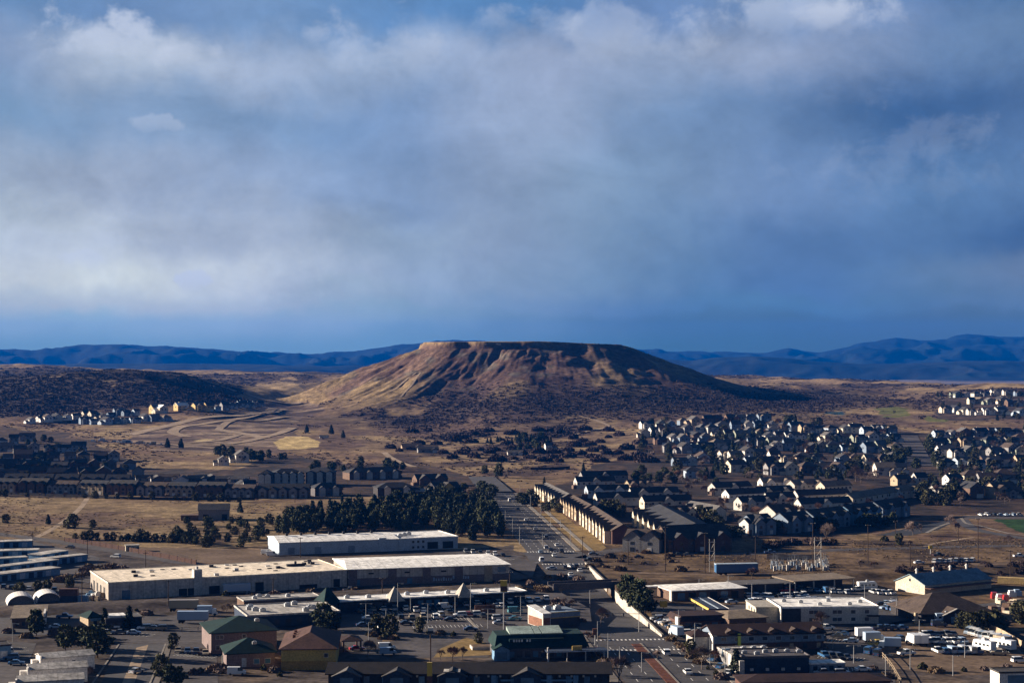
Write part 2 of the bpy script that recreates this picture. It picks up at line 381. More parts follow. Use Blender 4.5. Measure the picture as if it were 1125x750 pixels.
# mid and far hills: scrub oak closes over the grass
sd_ = np.sqrt(((XX-MX)/1.0)**2+((YY-MY)*.9)**2)
onmesa = soft(-sd_, -690, -500)
far = soft(YY, 1950-230*soft(XX, 250, 420), 2300-230*soft(XX, 250, 420))
scr = np.zeros_like(XX)
scr = np.maximum(scr, far*(1-onmesa)*soft(n3*.30+n1*.4+n2*.30, .37, .49)*.95)
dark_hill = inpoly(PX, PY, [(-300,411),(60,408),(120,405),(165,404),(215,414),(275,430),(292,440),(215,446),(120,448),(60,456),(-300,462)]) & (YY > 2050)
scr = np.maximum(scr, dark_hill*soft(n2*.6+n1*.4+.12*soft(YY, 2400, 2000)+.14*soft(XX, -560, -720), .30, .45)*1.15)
# the mesa's foot: scrub thickens downhill and to the east
bare = soft(ZZ, 70, 96)
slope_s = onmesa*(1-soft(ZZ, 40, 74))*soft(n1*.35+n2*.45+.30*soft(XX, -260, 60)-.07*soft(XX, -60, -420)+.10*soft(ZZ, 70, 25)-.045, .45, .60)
scr = np.maximum(scr, slope_s*.95)
foot = inpoly(PX, PY, [(430,505),(470,478),(560,462),(650,458),(720,462),(690,500),(600,520),(470,520)]) & (YY < 2350)
scr = np.maximum(scr, foot*soft(n2*.5+n1*.5, .47, .58)*.85)
mesa_c = mixm(mixm(np.broadcast_to(SOIL, col.shape), SOIL2, soft(n2*.5+n1*.5, .42, .58)), lin(.17, .15, .12), soft(n4*.4+fbm(XX/28, ZZ/9, 3, 4)*.6, .56, .66)*.7)
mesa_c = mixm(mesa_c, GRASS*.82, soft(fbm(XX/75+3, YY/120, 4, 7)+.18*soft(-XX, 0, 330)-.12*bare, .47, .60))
col = mixm(col, mesa_c, onmesa*soft(ZZ, 18, 42))
col = mixm(col, lin(.36, .25, .13), (onmesa > 0)*soft(ZZ, 113, 118)*.9)
# cut banks and graded earth of the building site
site = inpoly(PX, PY, [(130,486),(205,462),(250,452),(335,436),(360,448),(318,470),(352,489),(300,499),(235,497),(160,492)]) & (YY < 2500) & (YY > 1500)
site_c = mixm(np.broadcast_to(lin(.20, .135, .105), col.shape), lin(.33, .24, .17), soft(fbm(XX/60, YY/26, 4, 1), .45, .6))
site_c = mixm(site_c, lin(.10, .07, .06), soft(fbm(XX/70+9, YY/20, 3, 2), .55, .66)); scr = scr*(1-site*.95); col = mixm(col, site_c, site*1.0)
sand = inpoly(PX, PY, [(301,484),(314,478),(338,480),(352,490),(326,494),(305,492)]) & (YY < 2300)
col = mixm(col, lin(.62, .45, .21), sand*1.0); scr = scr*(1-sand)
sand2 = inpoly(PX, PY, [(216,484),(225,481),(238,484),(228,488)]) & (YY < 2300); col = mixm(col, lin(.60, .45, .24), sand2*1.0)
sl = inpoly(PX, PY, [(258,438),(284,421),(322,416),(338,440),(300,446)]) & (YY > 2150) & (YY < 4000); col = mixm(col, GRASS*1.15, sl*.9); scr = scr*(1-sl*.9)  # sunlit slope between hill and mesa, put into the grass colour
# neighbourhood yards, winter brown
yard_e = inpoly(PX, PY, [(590,545),(650,512),(700,500),(712,468),(860,460),(1000,472),(1030,475),(1200,470),(1200,562),(1000,566),(960,584),(820,592),(700,608),(684,596)]) & (YY < 2000)
yard_h = inpoly(PX, PY, [(1025,458),(1040,438),(1200,430),(1200,462),(1090,462)]) & (YY < 2600)
yard_w = inpoly(PX, PY, [(-200,476),(45,470),(110,488),(150,513),(255,518),(300,503),(480,512),(545,536),(450,547),(300,550),(150,547),(-200,540)]) & (YY < 2000)
yc = mixm(np.broadcast_to(lin(.10, .066, .05), col.shape), lin(.055, .045, .042), soft(n4, .42, .58))
for yd in (yard_e, yard_h, yard_w): col = mixm(col, yc, yd*.97); scr = scr*(1-yd)
# waste ground by the railway, dirt yards in the industrial quarter
rail = (YY < 790) & (YY > 560)
col = mixm(col, mixm(np.broadcast_to(lin(.22, .145, .085), col.shape), lin(.10, .07, .05), soft(n2*.4+n4*.6, .44, .6)), rail*(PX > 640)*1.0)
ind = inpoly(PX, PY, [(-400,604),(36,592),(120,604),(215,618),(290,616),(300,605),(520,602),(566,600),(640,640),(720,690),(800,690),(980,690),(1500,690),(1500,3000),(-1500,3000)])
col = mixm(col, mixm(np.broadcast_to(lin(.105, .086, .08), col.shape), lin(.17, .125, .095), soft(n2*.5+n4*.5, .5, .62)), ind*.97)
# irrigated turf: the ball field and fairways up the valley
for poly, yr in (([(1084,572),(1092,570),(1300,571),(1300,590),(1118,586)], (800, 1000)),):
    m = inpoly(PX, PY, poly) & (YY > yr[0]) & (YY < yr[1]); col = mixm(col, lin(.045, .10, .032), m*1.0)
for poly in ([(962,450),(985,447),(1002,450),(996,456),(970,456)], [(1012,455),(1040,457),(1035,461),(1015,460)]):
    m = inpoly(PX, PY, poly) & (YY > 1700) & (YY < 2700); col = mixm(col, lin(.16, .16, .05), m*1.0); scr = scr*(1-m)
m = inpoly(PX, PY, [(905,453),(915,451),(932,452),(928,454)]) & (YY > 1700) & (YY < 3000); col = mixm(col, lin(.03, .09, .12), m*1.0)
# the plain beyond: pale grass
plain = soft(YY, 4700, 6200); col = mixm(col, mixm(np.broadcast_to(lin(.27, .21, .16), col.shape), lin(.10, .09, .085), soft(fbm(XX/900, YY/700, 4, 2), .5, .62)), plain); scr = scr*(1-plain)
lit = soft(fbm(XX/700, YY/260, 3, 6), .5, .56)*soft(YY, 3000, 3400)*(1-plain); col = mixm(col, lin(.40, .27, .15), lit*.8); scr = scr*(1-lit*.9)  # sunlit patches of the far hills, painted into the ground colour
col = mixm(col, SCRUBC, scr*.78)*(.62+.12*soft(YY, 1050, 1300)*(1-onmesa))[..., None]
nr, nc = XX.shape
me = bpy.data.meshes.new('ground'); nv = nr*nc
co = np.stack([XX, YY, ZZ], -1).reshape(-1, 3).astype(np.float32)
idx = np.arange(nv).reshape(nr, nc)
q = np.stack([idx[:-1, :-1], idx[:-1, 1:], idx[1:, 1:], idx[1:, :-1]], -1).reshape(-1, 4).astype(np.int32)
me.vertices.add(nv); me.vertices.foreach_set('co', co.ravel())
me.loops.add(q.size); me.loops.foreach_set('vertex_index', q.ravel())
me.polygons.add(len(q)); me.polygons.foreach_set('loop_start', np.arange(0, q.size, 4, dtype=np.int32)); me.polygons.foreach_set('loop_total', np.full(len(q), 4, np.int32))
me.polygons.foreach_set('use_smooth', np.ones(len(q), bool)); me.update()
a = me.color_attributes.new('soil', 'FLOAT_COLOR', 'POINT')
a.data.foreach_set('color', np.concatenate([col.reshape(-1, 3), np.ones((nv, 1))], 1).astype(np.float32).ravel())
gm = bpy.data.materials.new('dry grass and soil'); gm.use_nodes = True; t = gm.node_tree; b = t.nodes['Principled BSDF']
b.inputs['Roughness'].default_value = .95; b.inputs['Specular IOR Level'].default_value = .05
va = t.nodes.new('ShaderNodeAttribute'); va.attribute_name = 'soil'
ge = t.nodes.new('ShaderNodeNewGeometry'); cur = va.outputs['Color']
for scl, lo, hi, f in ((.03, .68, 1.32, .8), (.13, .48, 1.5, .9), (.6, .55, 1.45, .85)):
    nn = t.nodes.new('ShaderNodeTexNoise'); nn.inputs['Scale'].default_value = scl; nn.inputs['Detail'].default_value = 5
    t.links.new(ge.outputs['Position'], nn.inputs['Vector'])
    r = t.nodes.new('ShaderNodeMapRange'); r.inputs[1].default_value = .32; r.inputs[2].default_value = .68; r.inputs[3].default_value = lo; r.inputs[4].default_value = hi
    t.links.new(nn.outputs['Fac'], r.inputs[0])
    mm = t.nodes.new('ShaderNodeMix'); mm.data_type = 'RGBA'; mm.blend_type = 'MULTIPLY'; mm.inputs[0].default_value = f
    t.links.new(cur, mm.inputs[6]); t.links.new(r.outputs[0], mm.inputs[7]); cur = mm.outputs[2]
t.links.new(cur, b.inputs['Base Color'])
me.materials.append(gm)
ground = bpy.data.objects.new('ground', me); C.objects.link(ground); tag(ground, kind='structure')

# ------------------------------------------------------------------ mountains on the skyline
SKYL = [(-700,386),(-300,384),(0,384),(40,384.5),(60,382),(95,378),(150,379),(200,381),(240,384),(280,387),(340,388),(400,385),(440,379),(470,376),(500,373),(522,374),(560,377),(640,380),(700,382.5),(735,386),(800,386.5),(840,387),(866,383.5),(878,385),(900,388),(925,383),(948,376),(985,372),(1010,374),(1040,372.5),(1052,368),(1062,366.5),(1085,368.5),(1125,369.5),(1250,372),(1400,376),(1800,384)]
def ridge(name, sky, y0, y1, y2, seedk, amp, mats, zoff=0):
    xs = np.arange(-480, 1620, 2.2); tt = (xs-CX)/F; v = np.concatenate([np.linspace(0, 1, 46), np.linspace(1.06, 1.5, 8)])
    T_, V = np.meshgrid(tt, v); Y = np.where(V <= 1, y0+(y1-y0)*V, y1+(y2-y1)*(V-1)/.5)
    crest = np.interp(xs, [p for p, _ in sky], [q for _, q in sky]); cz = H0+(HY-crest)*y1/F
    X = T_*Y
    prof = np.where(V <= 1, V**1.15, 1-(V-1)*1.6)
    rd = 1-np.abs(fbm(X/900+seedk*7, Y/1500+V*.6, 5, seedk)-.5)*2
    det = (rd-.75)*amp*np.where(V <= 1, 4*V*(1-V), 0)+(fbm(X/160, Y/300, 3, seedk+2)-.5)*amp*.10*np.clip(V*1.4, 0, 1)
    Z = cz[None]*prof+det+zoff*(1-np.clip(V, 0, 1))
    nr, nc = X.shape; idx = np.arange(nr*nc).reshape(nr, nc)
    q = np.stack([idx[:-1, :-1], idx[:-1, 1:], idx[1:, 1:], idx[1:, :-1]], -1).reshape(-1, 4)
    me = bpy.data.meshes.new(name); me.from_pydata(np.stack([X, Y, Z], -1).reshape(-1, 3).tolist(), [], q.tolist())
    me.polygons.foreach_set('use_smooth', np.ones(len(q), bool))
    me.materials.append(mats); o = bpy.data.objects.new(name, me); C.objects.link(o); return tag(o, kind='structure')
forest_m = mat('far pine slopes', (.010, .022, .026), .95, .3, .004, .05, coord='World', tint=(.024, .032, .032))
ridge('mountains', SKYL, 10500, 14500, 16300, 1, 330, forest_m, -40)
FOOT = [(-700,402),(0,400),(200,399),(350,402),(640,402),(690,397),(720,394),(760,397),(790,392),(830,391),(870,394),(905,398),(940,400),(1000,399),(1060,397),(1125,396),(1800,398)]
foot_m = mat('foothill woods and meadow', (.014, .026, .03), .95, .3, .0045, .05, coord='World', tint=(.034, .036, .036))
ridge('hills', FOOT, 8300, 9800, 10800, 4, 150, foot_m, -40)

# ------------------------------------------------------------------ sheets and strips that lie on the land
def sheet(name, pts, m, z=.03, px=True, kind='structure'):
    """A flat polygon on the valley floor; pts are photo positions unless px is False."""
    w = [((p[0]-CX)/F*H0*F/(p[1]-HY), H0*F/(p[1]-HY)) for p in pts] if px else pts
    mb = MB(); mb.poly([(x, y, z) for x, y in w]); o = mb.build(name, m); tag(o, kind=kind); return o
def smooth(pts, step):
    pts = [np.array(p[:2], float) for p in pts]; out = []
    for i in range(len(pts)-1):
        p0, p1, p2, p3 = pts[max(0, i-1)], pts[i], pts[i+1], pts[min(len(pts)-1, i+2)]
        n = max(2, int(np.linalg.norm(p2-p1)/step))
        for k in range(n):
            t = k/n; out.append(.5*((2*p1)+(-p0+p2)*t+(2*p0-5*p1+4*p2-p3)*t*t+(-p0+3*p1-3*p2+p3)*t**3))
    out.append(pts[-1]); return np.array(out)
def strip(name, pts, width, m, lift=.12, thick=0.0, px=True, kind='structure', step=6.0, off=0.0):
    """A road, path or wall foot draped over the land along a line of photo positions."""
    w = [at(*p)[:2] for p in pts] if px else pts
    c = smooth(w, step); d = np.gradient(c, axis=0); d /= np.linalg.norm(d, axis=1)[:, None]+1e-9; nrm = np.stack([d[:, 1], -d[:, 0]], 1)
    c = c+nrm*off
    k = 5; f = np.linspace(-.5, .5, k)
    pts3 = c[:, None]+nrm[:, None]*f[None, :, None]*width
    z = height(pts3[..., 0], pts3[..., 1]).max(1, keepdims=True)*np.ones((1, k))*.6+height(pts3[..., 0], pts3[..., 1])*.4+lift
    mb = MB(); n = len(c)
    for i in range(n):
        for j in range(k): mb.v.append((pts3[i, j, 0], pts3[i, j, 1], z[i, j]))
    for i in range(n-1):
        for j in range(k-1): mb.f.append((i*k+j, (i+1)*k+j, (i+1)*k+j+1, i*k+j+1)); mb.m.append(0)
    if thick:
        for i in range(n-1):
            for j in (0, k-1):
                a, b2 = mb.v[i*k+j], mb.v[(i+1)*k+j]; mb.poly([a, b2, (b2[0], b2[1], b2[2]-thick), (a[0], a[1], a[2]-thick)])
    return tag(mb.build(name, m), kind=kind)
asphalt = mat('asphalt', (.105, .096, .10), .9, .22, .08, .25, fine=.7, coord='World')
asphalt_old = mat('worn asphalt', (.125, .108, .108), .92, .32, .06, .2, fine=.5, coord='World')
asphalt_blue = mat('dark bluish asphalt', (.04, .04, .046), .85, .2, .1, .3, fine=.7, coord='World')  # darker and bluer than the other asphalts, for one lot
concrete = mat('concrete', (.40, .35, .30), .9, .15, .2, .2, fine=.8, coord='World')
conc_dim = mat('weathered concrete', (.26, .22, .19), .9, .2, .2, .2, fine=.8, coord='World')
dirt = mat('pale graded dirt', (.38, .285, .205), .95, .2, .05, .05, fine=.5, coord='World')
dirt_d = mat('brown dirt', (.27, .19, .135), .95, .25, .05, .05, fine=.5, coord='World')
lawn = mat('dormant lawn', (.40, .27, .12), .95, .2, .08, .05, fine=.6, coord='World')
red_mulch = mat('red mulch', (.20, .085, .06), .95, .2, .1, .05, fine=.6, coord='World')
paint = mat('white road paint', (.75, .72, .68), .8, .1, .5, .2)
yellow_paint = mat('yellow road paint', (.65, .42, .08), .8, .1, .5, .2)
# main road in its own frame: distance y along it, offset o across it
def RP2(y, o): return (TRX(y)+o*.9965, y+o*.0839)
def road_sheet(name, y0, y1, o0, o1, m, lift, n=None, kind='structure', sides=0.0):
    mb = MB(); n = n or max(2, int((y1-y0)/6)); v = []
    for i in range(n+1):
        y = y0+(y1-y0)*i/n; f0 = o0[0]+(o0[1]-o0[0])*i/n if isinstance(o0, tuple) else o0; f1 = o1[0]+(o1[1]-o1[0])*i/n if isinstance(o1, tuple) else o1
        z = -float(dip(y))*(1 if 500 < y < 705 and max(abs(f0), abs(f1)) < 10.6 else 0)+lift
        a, b2 = RP2(y, f0), RP2(y, f1); mb.v += [(a[0], a[1], z), (b2[0], b2[1], z)]
        if sides: mb.v += [(a[0], a[1], z-sides), (b2[0], b2[1], z-sides)]
    s = 4 if sides else 2
    for i in range(n):
        k = i*s; mb.f.append((k, k+1, k+s+1, k+s)); mb.m.append(0)
        if sides: mb.f += [(k+2, k, k+s, k+s+2), (k+1, k+3, k+s+3, k+s+1)]; mb.m += [0, 0]
    if sides: mb.f += [(0, 2, 3, 1), (n*s, n*s+1, n*s+3, n*s+2)]; mb.m += [0, 0]
    return tag(mb.build(name, m), kind=kind)
road_sheet('main_road', 330, 505, -13, 14, asphalt, .06)
road_sheet('main_road', 505, 700, -9.4, 9.4, asphalt, .06)
road_sheet('main_road', 700, 742, -13, 14, asphalt, .06)
road_sheet('main_road', 742, 1085, (-11, -11), (11, 11), asphalt, .06)
road_sheet('main_road', 1085, 1230, (-11, -10), (11, 10), asphalt, .9)
road_sheet('pavement', 745, 1080, (11.6, 11.6), (13.8, 13.8), concrete, .16, sides=.15)
road_sheet('pavement', 745, 1080, (17.6, 18.2), (19.6, 20.2), concrete, .16, sides=.15)
road_sheet('pavement', 330, 498, 15.2, 18.0, concrete, .16, sides=.15)
road_sheet('pavement', 330, 520, -17, -14.3, conc_dim, .16, sides=.15)
road_sheet('median', 742+4, 905, -1.1, 1.3, conc_dim, .20, sides=.18)
road_sheet('median', 330, 498, -2.2, .6, red_mulch, .20, sides=.18)
road_sheet('median', 330, 499, .6, 1.2, concrete, .22, sides=.2)
road_sheet('road_verge', 760, 1080, (20.4, 20.8), (27, 25), lawn, .05)
for i, (y0, y1) in enumerate(((330, 495), (745, 1080))):      # lane dashes are paint on the road
    mb = MB()
    for o in ((-9.5, -5.6, 5.4, 9.6) if i == 0 else (-8.2, -4.6, 4.8, 8.3)):
        y = y0
        while y < y1-3:
            a, b2, c_, d_ = RP2(y, o-.09), RP2(y, o+.09), RP2(y+3.5, o+.09), RP2(y+3.5, o-.09); mb.poly([(*p, .075) for p in (a, b2, c_, d_)]); y += 10
    tag(mb.build('road_markings', paint), kind='structure')
def crosswalk(y, o0, o1, z=.08, w=.55, ln=2.6, gap=1.3):
    mb = MB(); o = o0
    while o < o1:
        mb.poly([(*p, z) for p in (RP2(y, o), RP2(y, o+w), RP2(y+ln, o+w), RP2(y+ln, o))]); o += gap
    tag(mb.build('road_markings', paint), kind='structure')
crosswalk(742, -11, 11); crosswalk(696, -9, 9.2); crosswalk(505, -12, 13.5, ln=2); crosswalk(487, -12, 13.5, ln=2)
# cross streets
strip('side_street', [(640,613),(700,601),(790,608),(860,606),(980,602),(1125,599),(1300,595)], 9, asphalt_old, .06)
strip('side_street', [(470,606),(520,607),(570,612)], 8, asphalt_old, .06)
sheet('side_street', [(560,701),(650,700),(690,712),(652,713),(560,712)], asphalt, .05)
sheet('side_street', [(745,702),(790,716),(1140,662),(1140,656),(1000,672),(960,690),(800,706)], asphalt, .045)
strip('country_road', [(-60,580),(36,591),(95,600),(160,611),(215,620),(262,628)], 8.5, asphalt_old, .07)
strip('path', [(98,544),(86,560),(62,578),(40,590)], 3.2, dirt, .05)
strip('path', [(28,577),(130,577),(230,581)], 2.0, dirt_d, .05)
strip('park_road', [(1056,570),(1068,580),(1100,587),(1150,594),(1250,600)], 7, asphalt, .07)
strip('path', [(1018,585),(1032,578),(1044,574)], 1.8, concrete, .09); strip('path', [(1056,569),(1062,575),(1075,577),(1110,586),(1140,589)], 1.6, concrete, .12)
strip('path', [(1016,600),(1030,596),(1070,590)], 2.0, dirt, .06)
strip('dirt_road', [(700,629),(800,631),(980,627),(1125,623),(1250,618)], 5, dirt_d, .06)
strip('dirt_road', [(990,615),(1060,619),(1125,617),(1200,614)], 6, dirt_d, .07)
# parking lots and yards
sheet('parking_lot', [(376,673),(575,660),(592,668),(600,692),(548,700),(536,722),(470,722),(395,724),(372,700)], asphalt_old, .03)
sheet('parking_lot', [(560,652),(612,648),(648,668),(652,698),(604,698),(596,668)], asphalt_old, .034)
sheet('parking_lot', [(716,664),(832,664),(842,656),(985,648),(990,690),(905,694),(800,690),(748,701),(716,684)], asphalt, .03)
sheet('parking_lot', [(905,694),(948,688),(975,720),(985,752),(880,752),(906,716)], asphalt_old, .032)
sheet('dirt_lot', [(938,688),(1064,686),(1114,706),(1140,738),(1050,742),(985,734),(960,712)], dirt_d, .034)
sheet('parking_lot', [(-40,644),(95,648),(118,662),(110,676),(66,696),(-40,700)], asphalt, .03)
sheet('parking_lot', [(-60,700),(40,706),(20,760),(-90,760)], asphalt_old, .03)
sheet('parking_lot', [(112,676),(235,676),(230,712),(175,708),(100,702)], asphalt_old, .036)
sheet('side_street', [(132,706),(181,708),(160,790),(92,790)], asphalt, .05)
strip('kerb', [(182,707),(172,733),(160,762),(150,790)], .5, concrete, .16, .16, step=4); strip('kerb', [(131,707),(112,735),(92,764)], .5, concrete, .16, .16, step=4); strip('pavement', [(186,707),(178,733),(167,762),(158,790)], 1.6, conc_dim, .14, .1, step=4)
sheet('median', [(150,711),(163,708),(133,790),(118,790)], dirt, .055)
sheet('parking_lot', [(186,712),(238,716),(240,760),(176,760)], asphalt_old, .036)
sheet('yard', [(120,600),(302,604),(290,618),(216,618)], dirt_d, .03)
sheet('yard', [(-60,592),(34,594),(110,612),(98,640),(-60,648)], asphalt_old, .03)
sheet('parking_lot', [(505,606),(560,610),(590,618),(585,634),(563,638),(520,604)], asphalt_old, .028)
sheet('parking_lot', [(962,588),(1010,577),(1050,569),(1046,574),(1030,582),(1000,588)], asphalt_blue, .03)
sheet('parking_lot', [(1056,566),(1160,566),(1160,569.5),(1058,569.5)], asphalt_old, .03)
sheet('lawn', [(611,579),(641,577),(666,601),(661,605),(642,604)], lawn, .026); sheet('lawn', [(593,564),(615,562),(630,574),(606,575)], lawn, .026)
# ------------------------------------------------------------------ vegetation
def leafmat(name, c1, c2, rough=.8):
    """Foliage or twigs: colour wanders from clump to clump and from plant to plant."""
    c1 = tuple(v*.78 for v in c1); c2 = tuple(v*.78 for v in c2)
    m = bpy.data.materials.new(name); m.use_nodes = True; t = m.node_tree; b = t.nodes['Principled BSDF']
    b.inputs['Roughness'].default_value = rough; b.inputs['Specular IOR Level'].default_value = .08
    tcn = t.nodes.new('ShaderNodeTexCoord'); nn = t.nodes.new('ShaderNodeTexNoise'); nn.inputs['Scale'].default_value = .9; nn.inputs['Detail'].default_value = 4
    t.links.new(tcn.outputs['Object'], nn.inputs['Vector'])
    oi = t.nodes.new('ShaderNodeObjectInfo'); ad = t.nodes.new('ShaderNodeMath'); ad.operation = 'MULTIPLY_ADD'; ad.inputs[1].default_value = .5; ad.inputs[2].default_value = -.25
    t.links.new(oi.outputs['Random'], ad.inputs[0])
    mr = t.nodes.new('ShaderNodeMapRange'); mr.inputs[1].default_value = .33; mr.inputs[2].default_value = .67; t.links.new(nn.outputs['Fac'], mr.inputs[0])
    su = t.nodes.new('ShaderNodeMath'); su.operation = 'ADD'; su.use_clamp = True; t.links.new(mr.outputs[0], su.inputs[0]); t.links.new(ad.outputs[0], su.inputs[1])
    mx = t.nodes.new('ShaderNodeMix'); mx.data_type = 'RGBA'; mx.inputs[6].default_value = (*c1, 1); mx.inputs[7].default_value = (*c2, 1)
    t.links.new(su.outputs[0], mx.inputs[0]); t.links.new(mx.outputs[2], b.inputs['Base Color'])
    return m
pine_m = leafmat('dark pine needles', (.028, .038, .021), (.11, .115, .055))
spruce_m = leafmat('blue spruce needles', (.026, .038, .03), (.095, .11, .075))
bush_m = leafmat('olive juniper', (.036, .040, .02), (.125, .115, .055))
twig_m = leafmat('bare grey twigs', (.11, .082, .074), (.25, .18, .155))
twig_r = leafmat('bare reddish twigs', (.09, .045, .035), (.20, .115, .085))
oak_m = leafmat('bare scrub oak', (.042, .030, .031), (.115, .078, .068))
scrub_m = leafmat('slope scrub', (.030, .023, .026), (.07, .05, .047))
sage_m = leafmat('dry brush', (.12, .085, .055), (.26, .18, .11))
bark = mat('brown bark', (.075, .05, .038), .95, .3, 2.0, .05)
bark_g = mat('grey bark', (.14, .11, .095), .95, .3, 2.0, .05)
def rnd_unit(n):
    v = rng.normal(size=(n, 3)); return v/np.linalg.norm(v, axis=1)[:, None]
def leaf_quads(mb, pts, size, flat=.0, aspect=1.0, along=None):
    n = len(pts); a = rnd_unit(n) if along is None else along; b = np.cross(a, rnd_unit(n)); b /= np.linalg.norm(b, axis=1)[:, None]+1e-9
    s = size*(.6+.8*rng.random(n))
    for p, u, w, k in zip(pts, a, b, s):
        u = u*k*aspect; w = w*k
        mb.poly([p-u, p+w*.8, p+u, p-w*.8])
def conifer(kind, n=430):
    t = empty(kind); H = 10.0; sd = rng.random()*50
    mb = MB(); mb.tube((0, 0, 0), (0, 0, 4.5), .24, .17); mb.tube((0, 0, 4.5), (.15, .1, 8.8), .17, .04)
    pts = []
    for i in range(n):
        while True:
            u = rng.random()
            if kind == 'spruce_tree': z = .7+9.3*u**1.25; r = 3.1*(1-(z-.7)/9.6)**.8
            elif kind == 'juniper_tree': z = .3+8.6*u; r = 4.5*math.sin(math.pi*min(1, (z/9.2)*.8+.14))**.7
            else: z = 1.8+8.0*u; r = 4.1*(math.sin(math.pi*min(1, ((z-1.2)/9.2)*.78+.16)))**.8
            break
        th = rng.random()*6.283; lump = .45+.95*vnoise(np.array([math.cos(th)*1.7+30+sd]), np.array([math.sin(th)*1.7+z*.55+9]), 3)[0]; q = r*lump*math.sqrt(rng.random()*.75+.25)
        gap = vnoise(np.array([th*1.6+20]), np.array([z*.75+5]), 2)[0]
        if gap < .38 and rng.random() < .8: continue
        pts.append((q*math.cos(th), q*math.sin(th), z+.1*rng.normal()))
    pts = np.array(pts)
    cb = MB()
    for j in range(4): leaf_quads(cb, pts+rng.normal(size=pts.shape)*.30, .42, aspect=1.35)
    for k in range(9):                               # a few limbs reach out through the foliage
        z = 2.5+k*.65; th = rng.random()*6.28; r = 1.7*(1-k*.07)
        mb.tube((0, 0, z), (r*math.cos(th), r*math.sin(th), z+.4), .07, .02, 4)
    mb.build('trunk', bark, t); cb.build('crown', {'spruce_tree': spruce_m, 'juniper_tree': bush_m}.get(kind, pine_m), t)
    kids_of(t); retire(t); return t
def bare_tree(tw=None, H=9.0, wide=.55, seed=0):
    r_ = random.Random(seed); t = empty('bare_tree'); mb = MB(); ends = []
    def grow(p, d, ln, rad, lev):
        q = p+d*ln; mb.tube(p, q, rad, rad*.62, 5 if lev < 2 else 3)
        if lev >= 4: ends.append((q, d)); return
        for i in range(3 if lev else 5):
            a = r_.random()*6.283; sp = (.45+.35*r_.random())*(wide/.55)
            o = d.orthogonal().normalized(); o2 = d.cross(o)
            nd = (d+(o*math.cos(a)+o2*math.sin(a))*sp+Vector((0, 0, .12))).normalized()
            grow(p+d*ln*(.65+.35*r_.random()), nd, ln*(.66+.16*r_.random()), rad*.56, lev+1)
    grow(Vector((0, 0, 0)), Vector((0, 0, 1)), H*.27, .20, 0)
    cb = MB()
    for q, d in ends:
        for k in range(9):
            a = Vector((r_.gauss(0, .5), r_.gauss(0, .5), r_.gauss(.3, .4)))+d; a.normalize(); w = a.orthogonal().normalized()*.055; l_ = .8+.8*r_.random()
            s_ = q+Vector((r_.gauss(0, .2), r_.gauss(0, .2), r_.gauss(0, .2)))
            cb.poly([s_-w, s_+a*l_*.5+w*1.1, s_+a*l_, s_+a*l_*.5-w*1.1])
    mb.build('trunk', bark_g, t); cb.build('crown', tw or twig_m, t); kids_of(t); retire(t); return t
def thicket(m, name='oak_thicket', n=420, sx=5.0, sy=3.8, hh=3.0, sz=.5, asp=1.7):
    pts = []
    for i in range(n):
        th = rng.random()*6.283; q = math.sqrt(rng.random()); x, y = q*math.cos(th), q*math.sin(th)
        top = math.sqrt(max(0, 1-q*q))*(.72+.5*vnoise(np.array([x*2.2+9]), np.array([y*2.2+i % 3]), 1)[0])
        pts.append((x*sx, y*sy, .15+hh*top*(.35+.65*rng.random())))
    pts = np.array(pts); al = rnd_unit(n); al[:, 2] = np.abs(al[:, 2])+.7; al /= np.linalg.norm(al, axis=1)[:, None]
    mb = MB(); leaf_quads(mb, pts, sz, aspect=asp, along=al)
    o = mb.build(name, m); retire(o); KIDS[o.name] = []; return o
pines = [conifer('pine_tree') for i in range(3)]; spruces = [conifer('spruce_tree') for i in range(2)]; junipers = [conifer('juniper_tree', 430) for i in range(2)]
bares = [bare_tree(twig_m, seed=1), bare_tree(twig_m, wide=.7, seed=2), bare_tree(twig_r, seed=3), bare_tree(twig_m, wide=.42, seed=5)]
oaks = [thicket(oak_m) for i in range(3)]; brush = [thicket(sage_m, 'dry_bush', 260, 2.2, 1.9, 1.5, .32), thicket(twig_m, 'dry_bush', 260, 2.4, 2, 1.9, .32)]
shrubs = [thicket(bush_m, 'evergreen_shrub', 260, 1.7, 1.6, 2.2, .34, 1.1)]
def plant(protos, px, py, h, label, cat, group=None, base=None, wob=.18, thin=1.0):
    """One plant standing where the photo shows its foot at (px, py), h metres tall."""
    x, y, z = at(px, py); p = random.choice(protos)
    base = base or {'oak_thicket': 3.2, 'dry_bush': 1.7, 'evergreen_shrub': 2.3}.get(p.name.split('.')[0], 10.0 if not p.name.startswith('bare') else 9.0)
    s = h/base; a = (1+random.uniform(-wob, wob))*thin
    o = copy_tree(p, (x, y, z-.06*s), random.random()*6.28, (s*a, s*a*random.uniform(.9, 1.1), s)); return tag(o, label, cat, group)
def hpx(py, pix): return pix*H0/(py-HY) if py > 545 else None
def rand_in(poly, n, mind, seed=1, tries=4000):
    """n photo positions inside a photo polygon, at least mind metres apart on the ground."""
    r_ = random.Random(seed); xs = [p[0] for p in poly]; ys_ = [p[1] for p in poly]; out = []; w = []
    for i in range(tries):
        if len(out) >= n: break
        px, py = r_.uniform(min(xs), max(xs)), r_.uniform(min(ys_), max(ys_))
        if not inpoly(np.array([px]), np.array([py]), poly)[0]: continue
        yy = H0*F/(py-HY) if py > 520 else H0*F/(py-HY)*.9; xx = (px-CX)/F*yy
        if any((xx-a)**2+(yy-b_)**2 < mind*mind for a, b_ in w): continue
        out.append((px, py)); w.append((xx, yy))
    return sorted(out)
